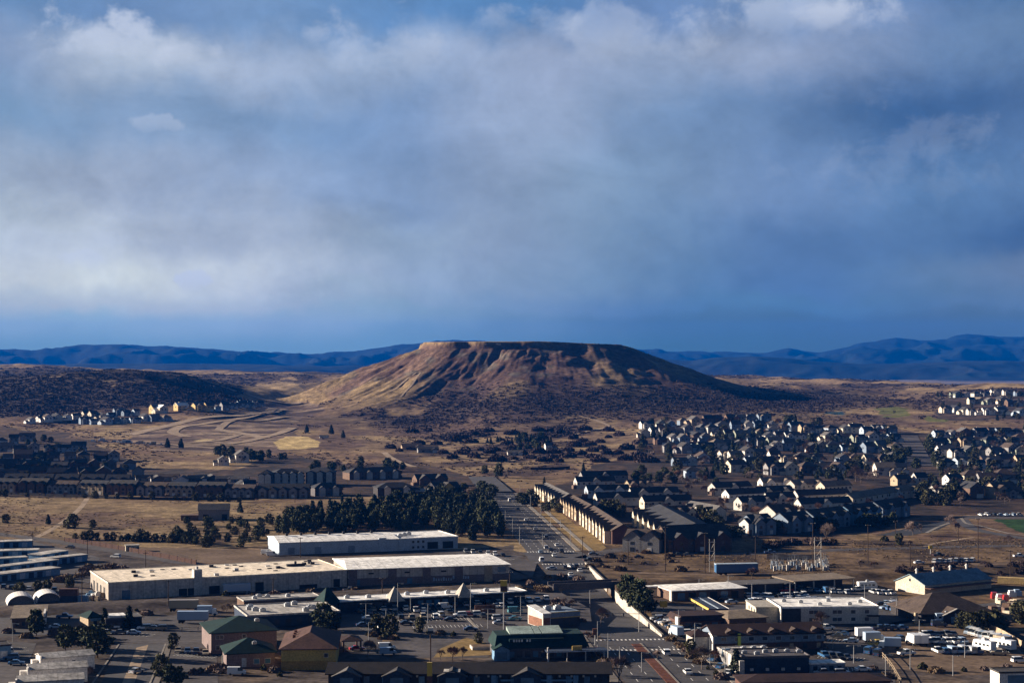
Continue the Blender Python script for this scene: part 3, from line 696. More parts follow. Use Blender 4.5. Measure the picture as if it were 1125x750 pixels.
# the grove behind the white-roofed sheds
g_poly = [(303, 588), (318, 576), (350, 568), (430, 561), (490, 555), (526, 553), (538, 564), (555, 590), (520, 594), (505, 590), (430, 582), (310, 590)]
fr = rand_in(g_poly, 170, 4.2, 3, 12000)
edge = sorted([p for p in fr if p[1] > 580 and p[0] > 510])
for p in fr:
    hgt = random.uniform(8, 12.5)
    if p in edge: lab = 'dark pine at the road end of the grove, %s from the white-roofed shed' % ordw(edge.index(p)+1)
    else: lab = 'dark green pine standing inside the dense grove behind the white-roofed sheds'
    plant(pines+spruces, p[0], p[1], hgt, lab, 'tree', 'pines of the grove behind the sheds', thin=.72)
# nursery rows by the long fence
for i in range(17):
    px = 84+i*7.9+random.uniform(-2, 2); py = 592.5+i*.22+random.uniform(-.6, .6)
    plant(junipers+shrubs, px, py, random.uniform(3.2, 6.2), 'small round evergreen in the row behind the brown fence, %s from its field end' % ordw(i+1), 'tree', 'evergreens along the brown fence')
for i, (px, py) in enumerate(rand_in([(182, 596), (190, 582), (250, 574), (298, 574), (300, 600), (220, 602)], 46, 5.5, 8)):
    plant(junipers+pines[:1], px, py, random.uniform(3, 6.5), 'small dark evergreen scattered over the open ground below the grey barn', 'tree', 'evergreens below the grey barn')
KB = [(402,698),(410,699),(418,701),(424,702),(432,702),(470,696),(486,697),(500,698),(560,700),(570,700),(577,699),(588,701),(600,702),(738,703),(744,708),(750,712),(756,716),(763,722),(770,728),(778,734),(785,741),(792,745),(648,716),(655,722),(662,728),(668,733),(640,706),(650,700),(612,664),(618,668),(626,672),(634,676),(640,682),(174,742),(181,748),(190,745),(168,735),(205,744),(214,741),(222,738),(236,737),(242,738),(290,735),(300,738),(306,742),(246,700),(238,690),(250,686),(262,684),(120,704),(110,706),(98,708),(70,690),(60,697),(30,700),(10,694),(86,722),(92,730),(98,738),(150,672),(160,676),(250,660),(262,664),(280,660),(300,659),(320,658),(340,656),(360,655),(388,652),(420,650),(470,647),(520,644),(548,642),(745,652),(800,646),(850,641),(880,700),(895,706),(902,712),(960,735),(975,744),(1012,735),(1030,738),(1060,738),(1080,736),(1105,735),(1110,700),(1095,690),(1080,684),(1000,662),(1008,668),(1000,680)]
for px, py in KB: plant(brush+shrubs, px+random.uniform(-2, 2), py+random.uniform(-.8, .8), random.uniform(.9, 1.9), 'small scrubby bush on a kerb strip or bank of the industrial quarter', 'shrub', 'bushes of the kerb strips and banks')
# trees that stand alone in the field
for px, py, h, pr, lab in ((6, 574, 5.2, junipers, 'lone round evergreen at the edge of the tan field above the blue-walled units'), (53, 575.5, 5, spruces, 'slim dark evergreen standing alone beside the field path'), (80, 580, 8.2, junipers, 'broad dark evergreen, tallest in the field beside the pale path'), (72, 579, 4.5, junipers, 'small evergreen tucked against the broad tree in the field'), (102, 579, 4.4, junipers, 'compact dark evergreen standing alone between path and barn'),
    (205, 576, 4.5, pines, 'evergreen standing just before the grey barn wall'), (264, 563, 6, spruces, 'dark tree at the grove end of the grey barn'), (988, 598, 6, junipers, 'lone round tree on the slope above the rail yard road'), (972, 594, 2.6, shrubs, 'little round shrub beside the lone tree above the rail yard'),
    (548, 525, 11, pines, 'pair-like dark pine standing where the main road leaves the town'), (533, 521, 7, pines, 'smaller dark pine beside the far end of the main road'), (184, 492, 9, spruces, 'tall slim conifer in the meadow below the graded hillside'), (199, 492, 9, spruces, 'conifer between the slim meadow tree and the farm trees'), (337, 475, 8, spruces, 'dark conifer standing alone on the hillside above the sand patch'), (364, 477, 10, spruces, 'tall dark conifer above the pale sand patch'), (377, 481, 8, spruces, 'dark conifer beside the little hillside farm'),
    (598, 532, 5, spruces, 'small dark conifer standing behind the long brown fence'), (641, 518, 7, spruces, 'pointed conifer at the meadow edge of the terraces')):
    plant(pr, px, py, h, lab, 'tree')
# street and yard trees of the industrial quarter
TREES = [  # px, foot row, height in px, kind
 (22,654,16,'j','dark round tree beside the hoops of the storage arches'), (42,651,15,'j','dark tree between the storage rows and the arches, bushier of two'), (52,650,15,'j','dark tree nestled against the bushier one by the arches'), (77,645,14,'j','round dark tree standing in the lot before the long warehouse'),
 (40,698,29,'p','big dark tree in front of the low tan-roofed building'), (72,714,28,'p','tall dark conifer behind the white stepped houses, slimmer one'), (90,712,24,'p','middle dark conifer behind the white stepped houses'), (107,722,36,'p','broadest dark conifer beside the white stepped houses and the road'), (115,690,22,'s','dark conifer at the corner of the little teal-roofed shop'), (142,690,24,'s','dark conifer behind the row of cars before the white-roofed shop'),
 (190,712,19,'j','round dark tree beside the divided road'), (177,738,22,'j','bushy dark tree at the kerb below the divided road'), (186,752,22,'p','dark conifer at the lower kerb of the divided road'), (196,752,20,'p','dark conifer next to the green-roofed offices'), (158,680,12,'b','bare bush beside the box trailers'), (249,673,14,'b','bare tree behind the big green hip roof'), (257,672,12,'b','bare tree by the yard fence behind the green hip roof'),
 (356,692,30,'p','tall dark conifer behind the yellow building'), (364,694,22,'p','second conifer pressed against the tall one behind the yellow building'), (414,696,23,'bj','brown leafy tree on the parking strip, beside its twin'), (428,697,24,'bj','brown leafy tree on the parking strip, fuller twin'), (461,694,18,'j','dark round tree alone in the middle of the parking lot'), (404,722,24,'b','bare reddish tree beside the canopy of the yellow building'), (526,706,13,'j','dark bush-like tree at the planted corner of the car park'),
 (497,726,20,'b','bare tree in the planted island before the green-roofed shop'), (484,724,14,'b','small bare tree in the planted island beside the sign'), (508,724,16,'b','wispy bare tree in the planted island near its wall'), (680,750,38,'b','big spreading bare tree at the kerb before the green-roofed shop'), (664,742,24,'b','bare tree beside the big spreading one at the kerb'), (660,688,26,'b','pale bare tree beside the sunken road'), (629,668,14,'b','bare tree at the bank beside the bridge'), (622,666,13,'b','thin bare tree at the bank by the burger stand'), (585,695,12,'b','bare tree in the lot by the burger stand'), (645,702,12,'b','bare shrub tree at the corner of the crossing'),
 (690,668,31,'p','massive dark pine beside the retaining wall, tallest of the clump'), (701,670,33,'p','massive dark pine beside the retaining wall, in the middle of the clump'), (709,674,27,'p','massive dark pine in the clump, nearer the filling station'), (697,676,24,'p','lower dark pine at the foot of the clump by the retaining wall'),
 (759,718,18,'j','dark tree at the kerb beside the packed car lot'), (771,735,30,'b','bare street tree in front of the brown-roofed inn'), (785,728,18,'b','small bare tree by the white gable of the inn'), (809,740,26,'s','dark conifer before the blue flat-roofed building'), (903,688,20,'b','pinkish bare tree against the two-storey office'), (899,688,16,'b','lesser bare tree against the two-storey office'),
 (1058,690,20,'bj','leafy dark tree before the big dark-shingled hall, nearest its door'), (1068,692,22,'bj','leafy dark tree before the dark-shingled hall, middle one'), (1079,692,24,'bj','leafy dark tree before the dark-shingled hall, biggest one'), (1092,690,20,'bj','leafy dark tree at the far corner of the dark-shingled hall'), (1108,692,14,'b','bare tree by the timber yard fence'), (1104,640,14,'b','bare tree behind the yellow timber stack'), (1122,684,26,'j','dark tree at the edge of the timber yard'), (960,625,12,'b','bare bush by the rail yard'), (945,625,13,'b','bare tree beside the substation'), (908,596,24,'b','pale bare tree behind the lattice masts'), (826,640,16,'b','bare tree at the end of the blue rail car'), (722,726,14,'b','bare shrub on the median of the near road'), (1000,600,8,'b','bare sapling on the slope by the bend'), (1003,588,20,'b','bare sapling before the dark bluish lot'), (1051,586,14,'b','sapling within the loop of the park path'), (1108,598,14,'b','sapling by the park road'), (1044,578,16,'b','bare brown tree at the entrance of the park lot')]
for px, py, hp, k, lab in TREES:
    h = hp*H0/(py-HY)
    plant({'j': junipers, 'p': pines, 's': spruces, 'b': bares, 'bj': junipers+shrubs}[k], px, py, h, lab, 'tree')
# trees along the terraces by the main road
rowt = [(572, 552, 7), (577, 556, 8), (583, 552, 9), (588, 556, 8), (597, 561, 5), (602, 562, 6), (609, 560, 7), (614, 563, 6)]
for i, (px, py, h) in enumerate(rowt): plant(junipers+pines, px, py, h, 'dark yard tree beside the main road terraces, %s from their meadow end' % ordw(i+1), 'tree', 'trees beside the main road terraces')
for i, (px, py, h) in enumerate([(664, 562, 8), (670, 565, 8), (676, 564, 9), (683, 567, 7), (768, 570, 8), (776, 574, 9), (783, 577, 9), (790, 580, 7), (797, 588, 6), (804, 590, 6), (811, 590, 6)]):
    plant(junipers, px, py, h, 'olive evergreen between the brick terrace and the gabled rows, %s from the main road' % ordw(i+1), 'tree', 'evergreens among the terraces')
for i, px in enumerate((846, 853, 861, 877, 884, 899, 905, 911, 917, 944, 951, 958, 966, 973, 981)):
    plant(pines+junipers, px, 585-(px-846)*.045-(2 if px > 930 else 0), random.uniform(5, 8), 'dark evergreen screening the blue-grey terraces from the rail yard, %s from the substation' % ordw(i+1), 'tree', 'evergreens below the blue-grey terraces')
for i, (px, py) in enumerate(rand_in([(700, 606), (745, 612), (760, 628), (640, 626), (650, 612)], 26, 5, 21)):
    plant(brush[:1]+bares[3:], px, py, random.uniform(1.2, 2.8), 'dry bare bush in the brushy strip before the brick terrace', 'shrub', 'brush before the brick terrace')
for i, (px, py) in enumerate(rand_in([(985, 622), (1130, 616), (1130, 632), (985, 634)], 26, 5, 22)):
    plant(oaks, px, py, random.uniform(1.1, 2.0), 'dark bare thicket in the hedge along the railway behind the blue-roofed shed', 'shrub', 'railway hedge thickets')
for i, (px, py) in enumerate(rand_in([(842, 598), (900, 594), (930, 596), (845, 604)], 10, 5, 23)):
    plant(brush+oaks, px, py, random.uniform(2, 3), 'dry thicket on the bank behind the substation', 'shrub', 'bank behind the substation')
for i, (px, py) in enumerate(rand_in([(100, 622), (200, 632), (180, 640), (100, 634), (60, 640)], 22, 5, 24)):
    plant(brush, px, py, random.uniform(1.5, 3), 'dry brown bush on the waste ground behind the long warehouse', 'shrub', 'brush behind the warehouse')
for i, (px, py) in enumerate(rand_in([(590, 636), (640, 634), (650, 644), (600, 652), (560, 660)], 10, 4, 25)):
    plant(brush, px, py, random.uniform(1.5, 2.5), 'dry bush on the bank beside the railway bridge', 'shrub', 'brush by the railway bridge')
# thickets in the meadow at the mesa's foot
MEAD = [(603,505),(622,503),(640,499),(652,497),(660,494),(668,498),(680,499),(700,502),(650,503),(690,493),(657,508),(615,508),(597,507),(590,498),(606,494),(630,490),(640,486),(632,482),(671,482),(680,478),(668,474),(645,472),(618,476),(605,474),(592,474),(578,492),(571,499),(566,505),(554,488),(544,494),(536,498),(520,503),(508,500),(498,503),(488,498),(495,485),(477,489),(462,488),(450,494),(440,497),(430,492),(545,506),(690,506),(708,508),(520,487),(505,482),(455,476),(470,474),(610,498),(625,496),(583,484),(599,488),(560,478),(536,474),(700,488),(560,495),(580,503),(528,494),(512,494),(548,483),(660,486),(648,490),(596,481),(520,478)]
for i, (px, py) in enumerate(MEAD):
    plant(oaks, px+random.uniform(-3, 3), py+random.uniform(-1, 1), random.uniform(2.6, 5.2), 'rounded bare oak thicket in the tan meadow at the foot of the mesa', 'shrub', 'oak thickets in the mesa meadow', base=2.6)
for i, (px, py) in enumerate(rand_in([(560, 494), (568, 482), (604, 484), (608, 494), (590, 500)], 18, 6, 31)):
    plant(spruces+pines, px, py, random.uniform(6, 11), 'dark conifer round the hidden farmstead in the meadow below the mesa', 'tree', 'conifers round the meadow farmstead')
for i, (px, py) in enumerate(rand_in([(530, 489), (580, 487), (585, 484), (535, 485)], 10, 8, 32)):
    plant(spruces, px, py, random.uniform(5, 8), 'dark conifer in the row behind the meadow farmstead', 'tree', 'conifer row behind the meadow farmstead')
for i, (px, py) in enumerate(rand_in([(228, 505), (240, 497), (262, 500), (300, 503), (318, 505), (300, 509), (255, 508)], 26, 6, 33)):
    plant(pines+junipers, px, py, random.uniform(6, 10), 'dark tree round the gabled farm below the graded hillside', 'tree', 'trees round the hillside farm')
for i, (px, py) in enumerate(rand_in([(335, 520), (400, 518), (450, 518), (420, 512), (350, 513)], 24, 6, 34)):
    plant(bares+pines, px, py, random.uniform(5, 8.5), 'tree in the belt behind the apartment blocks', 'tree', 'trees behind the apartments')
for i, (px, py) in enumerate(rand_in([(440, 542), (545, 540), (552, 552), (500, 553), (450, 550), (420, 548)], 22, 6, 35)):
    plant(pines+bares[:1], px, py, random.uniform(5, 9), 'dark pine along the grove edge before the clubhouse', 'tree', 'pines before the clubhouse')
# scrub on the slopes: far too much to count
def scrub(name, mask, n, size, seed, m):
    g = np.random.default_rng(seed); w = (mask*YY*np.gradient(YY, axis=0)).ravel(); ok = np.nonzero(w > 0)[0]; pr = w[ok]/w[ok].sum()
    pick = g.choice(ok, n, p=pr); x = XX.ravel()[pick]+g.normal(size=n)*2.5; y = YY.ravel()[pick]+g.normal(size=n)*4; z = height(x, y)
    s = size*(.55+.9*g.random(n)); K_ = 12
    th = g.random((n, K_))*6.283; q = np.sqrt(g.random((n, K_)))
    ctr = np.stack([x[:, None]+q*np.cos(th)*s[:, None]*1.3, y[:, None]+q*np.sin(th)*s[:, None]*1.3, z[:, None]+s[:, None]*.55*np.sqrt(1-q*q*.9)*(.3+.7*g.random((n, K_)))], -1).reshape(-1, 3)
    k = len(ctr); a = g.normal(size=(k, 3)); a[:, 2] = np.abs(a[:, 2])+.5; a /= np.linalg.norm(a, axis=1)[:, None]
    b = np.cross(a, g.normal(size=(k, 3))); b /= np.linalg.norm(b, axis=1)[:, None]
    ss = np.repeat(s, K_)[:, None]*.42
    v = np.stack([ctr-a*ss, ctr+b*ss, ctr+a*ss, ctr-b*ss], 1).reshape(-1, 3).astype(np.float32)
    me = bpy.data.meshes.new(name); me.vertices.add(len(v)); me.vertices.foreach_set('co', v.ravel())
    me.loops.add(len(v)); me.loops.foreach_set('vertex_index', np.arange(len(v), dtype=np.int32))
    me.polygons.add(k); me.polygons.foreach_set('loop_start', np.arange(0, 4*k, 4, dtype=np.int32)); me.polygons.foreach_set('loop_total', np.full(k, 4, np.int32)); me.update()
    me.materials.append(m); o = bpy.data.objects.new(name, me); C.objects.link(o); return tag(o, kind='stuff')
infr = (np.abs(TT) < .36)
scrub('scrub_oak', np.clip(scr-.3, 0, 1)*infr*((YY > 1750) & (YY < 2420)), 11000, 1.8, 5, scrub_m)
scrub('scrub_oak', np.clip(scr-.3, 0, 1)*infr*((YY >= 2420) & (YY < 4200)), 9000, 2.2, 6, scrub_m)
pl_ = infr*((YY > 1120) & (YY < 2150))*(1-yard_e)*(1-yard_w)*(1-site)*soft(fbm(XX/90+31, YY/120, 4, 2), .44, .62)
scrub('scrub_oak', pl_, 2600, 1.1, 7, scrub_m)
pl_ = infr*((YY > 780) & (YY < 1060))*(PX0 < 540)*(PY0 < 590)*soft(fbm(XX/50+31, YY/60, 4, 2), .46, .62)
scrub('dry_weeds', pl_, 1500, .45, 8, sage_m)
pl_ = infr*((YY > 640) & (YY < 800))*(PX0 > 660)*soft(fbm(XX/30+31, YY/40, 4, 2), .44, .62)
scrub('dry_weeds', pl_, 1500, .4, 9, sage_m)
# ------------------------------------------------------------------ buildings
glass = mat('window glass', (.03, .04, .055), .15, .1, .5, .5)
glass_b = mat('blue shop glass', (.06, .16, .26), .2, .2, .6, .5)
W = {k: mat('wall '+k, c, .85, .12, .3, .15, fine=2.0) for k, c in {
 'white': (.74, .70, .66), 'cream': (.62, .54, .42), 'tan': (.42, .32, .22), 'grey': (.26, .25, .25), 'dark grey': (.11, .10, .105), 'blue-grey': (.20, .25, .32), 'pale blue': (.40, .47, .55), 'brown': (.15, .095, .07), 'brick': (.12, .065, .052), 'yellow': (.62, .42, .12), 'ochre': (.50, .28, .07), 'sage': (.27, .29, .23), 'bone': (.55, .51, .46), 'rust': (.24, .115, .075), 'navy': (.035, .05, .085), 'charcoal': (.045, .04, .042), 'teal': (.05, .15, .16), 'raw timber': (.62, .44, .20), 'steel blue': (.15, .27, .41), 'mauve brick': (.20, .15, .145)}.items()}
RF = {k: mat('roof '+k, c, .85, .22, .25, .15, fine=1.6) for k, c in {
 'dark slate': (.052, .052, .058), 'charcoal': (.068, .063, .062), 'brown': (.095, .07, .058), 'tan': (.23, .18, .135), 'grey': (.13, .12, .115), 'red-brown': (.10, .055, .045), 'green': (.012, .034, .033), 'pale green': (.30, .37, .34), 'blue': (.19, .27, .33), 'gravel': (.42, .38, .33), 'maroon': (.045, .026, .024)}.items()}
RF['cream'] = mat('roof cream', (.93, .79, .62), .8, .08, .09, .2, fine=.5, seam=7); RF['white'] = mat('roof white', (.94, .90, .85), .75, .07, .15, .2, fine=.5, seam=5)
RF['warm grey'] = mat('roof warm grey', (.52, .48, .44), .85, .3, .25, .2, fine=.9, seam=5)
metal = mat('galvanised metal', (.42, .43, .45), .5, .15, 1.0, .5, .6)
darkm = mat('dark opening', (.02, .02, .023), .7, .1, 1, .2)
def frame_of(p1, p2):
    a, b = at(*p1), at(*p2); d = Vector((b[0]-a[0], b[1]-a[1], 0)); return a, d.length, math.atan2(d.y, d.x)
def flat_roof(root, x0, x1, y0, y1, h, m, par=.45, ov=.2, name='roof'):
    mb = MB().box(x0-ov, x1+ov, y0-ov, y1+ov, h-.18, h+.12)
    if par:                                         # parapet round the edge
        for a in ((x0-ov, x1+ov, y0-ov, y0-ov+.3), (x0-ov, x1+ov, y1+ov-.3, y1+ov), (x0-ov, x0-ov+.3, y0-ov+.3, y1+ov-.3), (x1+ov-.3, x1+ov, y0-ov+.3, y1+ov-.3)): mb.box(*a, h+.123, h+par)
    return mb.build(name, m, root)
def gable_x(root, x0, x1, y0, y1, h, pitch, wm, rm, ov=.45, t=.28, z0=0, nm=('wall', 'roof')):
    """Walls with gable ends at x0 and x1, ridge along x."""
    ym = (y0+y1)/2; hr = h+(y1-y0)/2*pitch
    w = MB().ext_x([(y0, z0), (y1, z0), (y1, h), (ym, hr), (y0, h)], x0, x1).build(nm[0], wm, root)
    e = h-ov*pitch+.03; g = hr+.03
    r = MB().ext_x([(y0-ov, e), (ym, g), (y1+ov, e), (y1+ov, e+t), (ym, g+t), (y0-ov, e+t)], x0-ov*.8, x1+ov*.8).build(nm[1], rm, root)
    return w, r
def gable_y(root, x0, x1, y0, y1, h, pitch, wm, rm, ov=.4, t=.26, z0=0, nm=('wall', 'roof')):
    xm = (x0+x1)/2; hr = h+(x1-x0)/2*pitch
    w = MB().ext_y([(x0, z0), (x1, z0), (x1, h), (xm, hr), (x0, h)], y0, y1).build(nm[0], wm, root)
    e = h-ov*pitch+.03; g = hr+.03
    r = MB().ext_y([(x0-ov, e), (xm, g), (x1+ov, e), (x1+ov, e+t), (xm, g+t), (x0-ov, e+t)], y0-ov*.8, y1+ov*.0).build(nm[1], rm, root)
    return w, r
def hip(root, x0, x1, y0, y1, h, rise, rm, ov=.6, axis=None, name='roof', inset=None):
    x0 -= ov; x1 += ov; y0 -= ov; y1 += ov; z = h-.1; mb = MB(); axis = axis or ('x' if x1-x0 > y1-y0 else 'y')
    if axis == 'x':
        i = min((y1-y0)/2 if inset is None else inset, (x1-x0)/2); ym = (y0+y1)/2; A, B = (x0+i, ym, z+rise), (x1-i, ym, z+rise)
        c = [(x0, y0, z), (x1, y0, z), (x1, y1, z), (x0, y1, z)]
        mb.poly([c[0], c[1], B, A]); mb.poly([c[1], c[2], B]); mb.poly([c[2], c[3], A, B]); mb.poly([c[3], c[0], A])
    else:
        i = min((x1-x0)/2 if inset is None else inset, (y1-y0)/2); xm = (x0+x1)/2; A, B = (xm, y0+i, z+rise), (xm, y1-i, z+rise)
        c = [(x0, y0, z), (x1, y0, z), (x1, y1, z), (x0, y1, z)]
        mb.poly([c[0], c[1], A]); mb.poly([c[1], c[2], B, A]); mb.poly([c[2], c[3], B]); mb.poly([c[3], c[0], A, B])
    mb.hexa([(x, y, z-.25) for x, y, _ in c], [(x, y, z-.003) for x, y, _ in c])
    return mb.build(name, rm, root)
def win(root, u, z, w=1.2, h=1.2, side='f', d=0.0, m=None, name='window', L_=0, trim=None):
    """A window, door or dock set 4 cm proud of a wall: f = front wall at y = d, l = west end at x = d."""
    mb = MB(); p = .05
    if side == 'f': mb.box(u-w/2, u+w/2, d-p, d+.1, z, z+h)
    elif side == 'l': mb.box(d-p, d+.1, u-w/2, u+w/2, z, z+h)
    o = mb.build(name, m or glass, root)
    if trim:
        f = MB(); q = .12
        if side == 'f':
            for a in ((u-w/2-q, u+w/2+q, z-q, z), (u-w/2-q, u+w/2+q, z+h, z+h+q), (u-w/2-q, u-w/2, z, z+h), (u+w/2, u+w/2+q, z, z+h)): f.box(a[0], a[1], d-p-.04, d+.05, a[2], a[3])
        else:
            for a in ((u-w/2-q, u+w/2+q, z-q, z), (u-w/2-q, u+w/2+q, z+h, z+h+q), (u-w/2-q, u-w/2, z, z+h), (u+w/2, u+w/2+q, z, z+h)): f.box(d-p-.04, d+.05, a[0], a[1], a[2], a[3])
        f.build('frame', trim, o)
    return o
def ac(root, x, y, z, s=1.0):
    mb = MB().box(x-.9*s, x+.9*s, y-.7*s, y+.7*s, z, z+1.0*s); mb.box(x-.5*s, x+.5*s, y-.4*s, y+.4*s, z+1.0*s+.003, z+1.25*s)
    return mb.build('air_conditioner', metal, root)
def bld(name, label, cat, p1, p2, D, group=None, ang=None, length=None):
    a, Ln, th = frame_of(p1, p2)
    if ang is not None: th = R(ang)
    r = empty(name, (a[0], a[1], a[2]), th); tag(r, label, cat, group); return r, (length or Ln)
def shell(root, x0, x1, y0, y1, h, m, name='wall', z0=-.3): return MB().box(x0, x1, y0, y1, z0, h).build(name, m, root)

# --- the long warehouse
r, L1 = bld('warehouse', 'very long tan warehouse with flat cream roof and one square tower', 'warehouse', (119, 659), (381, 643.8), 37)
shell(r, 0, L1, 0, 37, 6.2, mat('wall warehouse', (.58, .50, .43), .85, .1, .2, .15, fine=1.0, seam=4.2))
flat_roof(r, 0, L1, 0, 37, 6.2, RF['cream'], .3)
tw = MB().box(L1*.345, L1*.345+3.0, -.4, 3.2, 0, 9.4).build('tower', W['bone'], r); MB().tube((L1*.345+1.5, 1.4, 9.38), (L1*.345+1.5, 1.4, 10.4), .5, .5, 8).build('vent', metal, tw)
for u, w_, h_ in ((.07, 3, 3.2), (.30, 3, 2.6), (.335, 2.6, 2.6), (.43, 4, 3), (.62, 3.2, 3.4), (.955, 2.6, 3)): win(r, L1*u, .1, w_, h_, m=glass_b if u < .1 else darkm, name='loading_door')
win(r, L1*.83, .1, 7, 1.5, m=darkm, name='awning')
for u in (8, 15, 22, 29): win(r, u, .1, 3.2, 3.6, 'l', m=darkm, name='loading_door')
for k in range(34):
    x = random.uniform(3, L1-4); y = random.uniform(3, 34); MB().box(x-.8, x+.8, y-.5, y+.5, 6.32, 6.32+random.choice((.25, .3, .9))).build('roof_vent', random.choice((darkm, darkm, metal)), r)
MB().tube((L1*.84, 20, 6.3), (L1*.84, 20, 8.2), .5, .5, 8).build('roof_vent', darkm, r); MB().box(L1*.80, L1*.88, 19, 20.5, 6.33, 7.2).build('duct', darkm, r)
r, L2 = bld('shop_building', 'long brick and tan hall with bright white roof, joined to the warehouse', 'shop', (382.2, 643.6), (560, 637.4), 37)
shell(r, 0, L2, 0, 36.5, 2.9, W['mauve brick'], 'base_wall'); shell(r, .05, L2-.05, .06, 36.4, 6.4, mat('wall panel', (.56, .49, .43), .85, .1, .3, .15, fine=1.2, seam=3), 'upper_wall', 2.9)
for k in range(5):
    x = (0.03, .27, .48, .68, .865)[k]*L2; MB().box(x-1.6, x+1.6, -.25, .3, -.1, 6.35).build('pilaster', W['mauve brick'] if k < 4 else W['tan'], r)
hip(r, 0, L2, 0, 36.5, 6.6, 1.2, RF['white'], .5, 'x', inset=2)
for k in range(40): pass
for x in (.14, .36, .585): MB().box(L2*x-1, L2*x+1, -.5, .1, 4.4, 4.9).build('wall_lamp', darkm, r)
for x, w_ in ((.06, 1.6), (.375, 2.0)): win(r, L2*x, .2, w_, 2.2, m=glass_b, name='door')
win(r, L2*.95, 3.6, 3.2, 2.0, m=glass_b, name='window')
for k in range(15):                                  # pale blue lettering too small to read from here
    x = L2*.525+k*1.0*.98; s = .62 if k % 4 else .9; zz = .9+(.5 if k > 7 else 0); win(r, x, zz, s*.8, s*1.5, m=W['pale blue'], name='sign_letter')
# --- white-roofed sheds behind
r, L3 = bld('shed', 'pale industrial shed with white roof in front of the pine grove', 'shed', (306.6, 609.5), (438, 604.8), 30)
shell(r, 0, L3, 0, 30, 5.6, W['pale blue']); hip(r, 0, L3, 0, 30, 5.7, 1.5, RF['white'], .4, 'x', inset=.5)
for u in (.1, .32, .6): win(r, L3*u, .1, 3, 3, m=W['blue-grey'], name='loading_door')
for k in range(7): MB().box(L3*(.1+.12*k), L3*(.1+.12*k)+1, 14, 15.2, 6.9, 8.2).build('roof_vent', darkm, r)
MB().box(L3*.83, L3*.84+3, 0.0-.35, .4, 0, 6.2).build('pier', W['pale blue'], r)
r, L4 = bld('office_annex', 'pale two-storey annex with white roof and dark glazed bays by the pine grove', 'building', (438.3, 604.8), (503, 602), 28)
shell(r, 0, L4, 0, 28, 5.4, W['pale blue']); flat_roof(r, 0, L4, 0, 28, 5.4, RF['white'], .35)
for k in range(3):
    for zz in (.8, 3.3): win(r, L4*.24+k*2.4, zz, 1.1, 1.1)
for a, b_ in ((.48, .66), (.74, .92)): win(r, L4*(a+b_)/2, .3, L4*(b_-a), 3.2, m=darkm, name='glazed_bay')
for k in range(3): ac(r, 3+k*3, 8+k*3, 5.5, 1.3)
# --- the strip mall
r, L5 = bld('strip_mall', 'long low shopping parade with thin white roof and two pointed tents', 'shop', (373, 672.5), (577, 660.5), 10)
shell(r, 0, L5, 0, 9.5, 3.9, W['charcoal']); flat_roof(r, 0, L5, -1.2, 9.5, 3.9, RF['white'], .25)
for k in range(9): ac(r, L5*(.06+.106*k), 4.5+random.uniform(-2, 2.5), 4.0, .95)
for x in (.285, .655):
    MB().hexa([(L5*x-3, -3.4, 3.2), (L5*x+3, -3.4, 3.2), (L5*x+3, 2.6, 3.2), (L5*x-3, 2.6, 3.2)], [(L5*x-.06, -.5, 8.0), (L5*x+.06, -.5, 8.0), (L5*x+.06, -.4, 8.0), (L5*x-.06, -.4, 8.0)]).build('pyramid_roof', RF['gravel'], r)
for k in range(22): win(r, L5*(.03+.044*k), .3, 2.0, 2.3, m=glass_b if k in (9, 10, 11, 12) else glass, name='shop_window')
r, L6 = bld('pavilion_entry', 'small shop corner under a steep green pyramid roof beside the shopping parade', 'shop', (357, 674), (371, 672.7), 6)
shell(r, 0, L6, 0, 6, 3.6, W['charcoal']); hip(r, 0, L6, 0, 6, 3.7, 5.0, RF['green'], 1.0, 'x', inset=3)
win(r, L6/2, .2, 1.8, 2.2, name='door')
r, L6 = bld('flat_shop', 'low white-roofed shop block between the green roofs and the parade', 'shop', (272, 690), (373, 684.5), 22)
shell(r, 0, L6, 0, 24, 3.9, W['navy']); flat_roof(r, 0, L6, 0, 24, 3.9, RF['warm grey'], .4)
for k in range(9): ac(r, random.uniform(3, L6-3), random.uniform(3, 20), 4.0, 1.1)
for k in range(8): win(r, L6*(.08+.12*k), .3, 1.8, 2.2, name='shop_window')
r, L6 = bld('flat_shop', 'narrow white-roofed shop block backing onto the rail bank', 'shop', (268, 672), (352, 667), 12)
shell(r, 0, L6, 0, 10, 3.8, W['brown']); flat_roof(r, 0, L6, 0, 10, 3.8, RF['warm grey'], .3)
for k in range(5): ac(r, random.uniform(2, L6-2), random.uniform(2, 8), 3.9, .9)
# --- green-roofed offices
def office(label, p1, p2, D, h, rise, wm, rm, wins, axis=None, name='office', ang=None, inset=None):
    r, L_ = bld(name, label, 'building', p1, p2, D, ang=ang); shell(r, 0, L_, 0, D, h, wm); hip(r, 0, L_, 0, D, h, rise, rm, .7, axis, inset=inset)
    for u, z, w_, h_, m_, n_ in wins: win(r, u*L_, z, w_, h_, m=m_, name=n_, trim=W['bone'] if n_ == 'window' else None)
    return r, L_
r, L_ = office('mauve office block under the wider green hipped roof', (232, 718), (304, 714), 20, 6.3, 3.2, W['mauve brick'], RF['green'], [(.1, 4.3, 1, 1, glass, 'window'), (.16, 4.3, 1, 1, glass, 'window'), (.1, 1.2, 1, 1.2, glass, 'window'), (.5, 4.3, 1, 1, glass, 'window')])
ac(r, L_*.75, 6, 8.0, .8)
r, L_ = office('lower mauve office with green hipped roof and pale blue door', (249, 733.5), (302, 731), 13, 4.2, 3.2, W['mauve brick'], RF['green'], [(.36, .1, 1.3, 2.5, W['pale blue'], 'door'), (.62, .9, 1.5, 1.3, glass_b, 'window'), (.85, .9, 1.5, 1.3, glass_b, 'window')])
ac(r, L_*.6, 3.2, 5.9, .7)
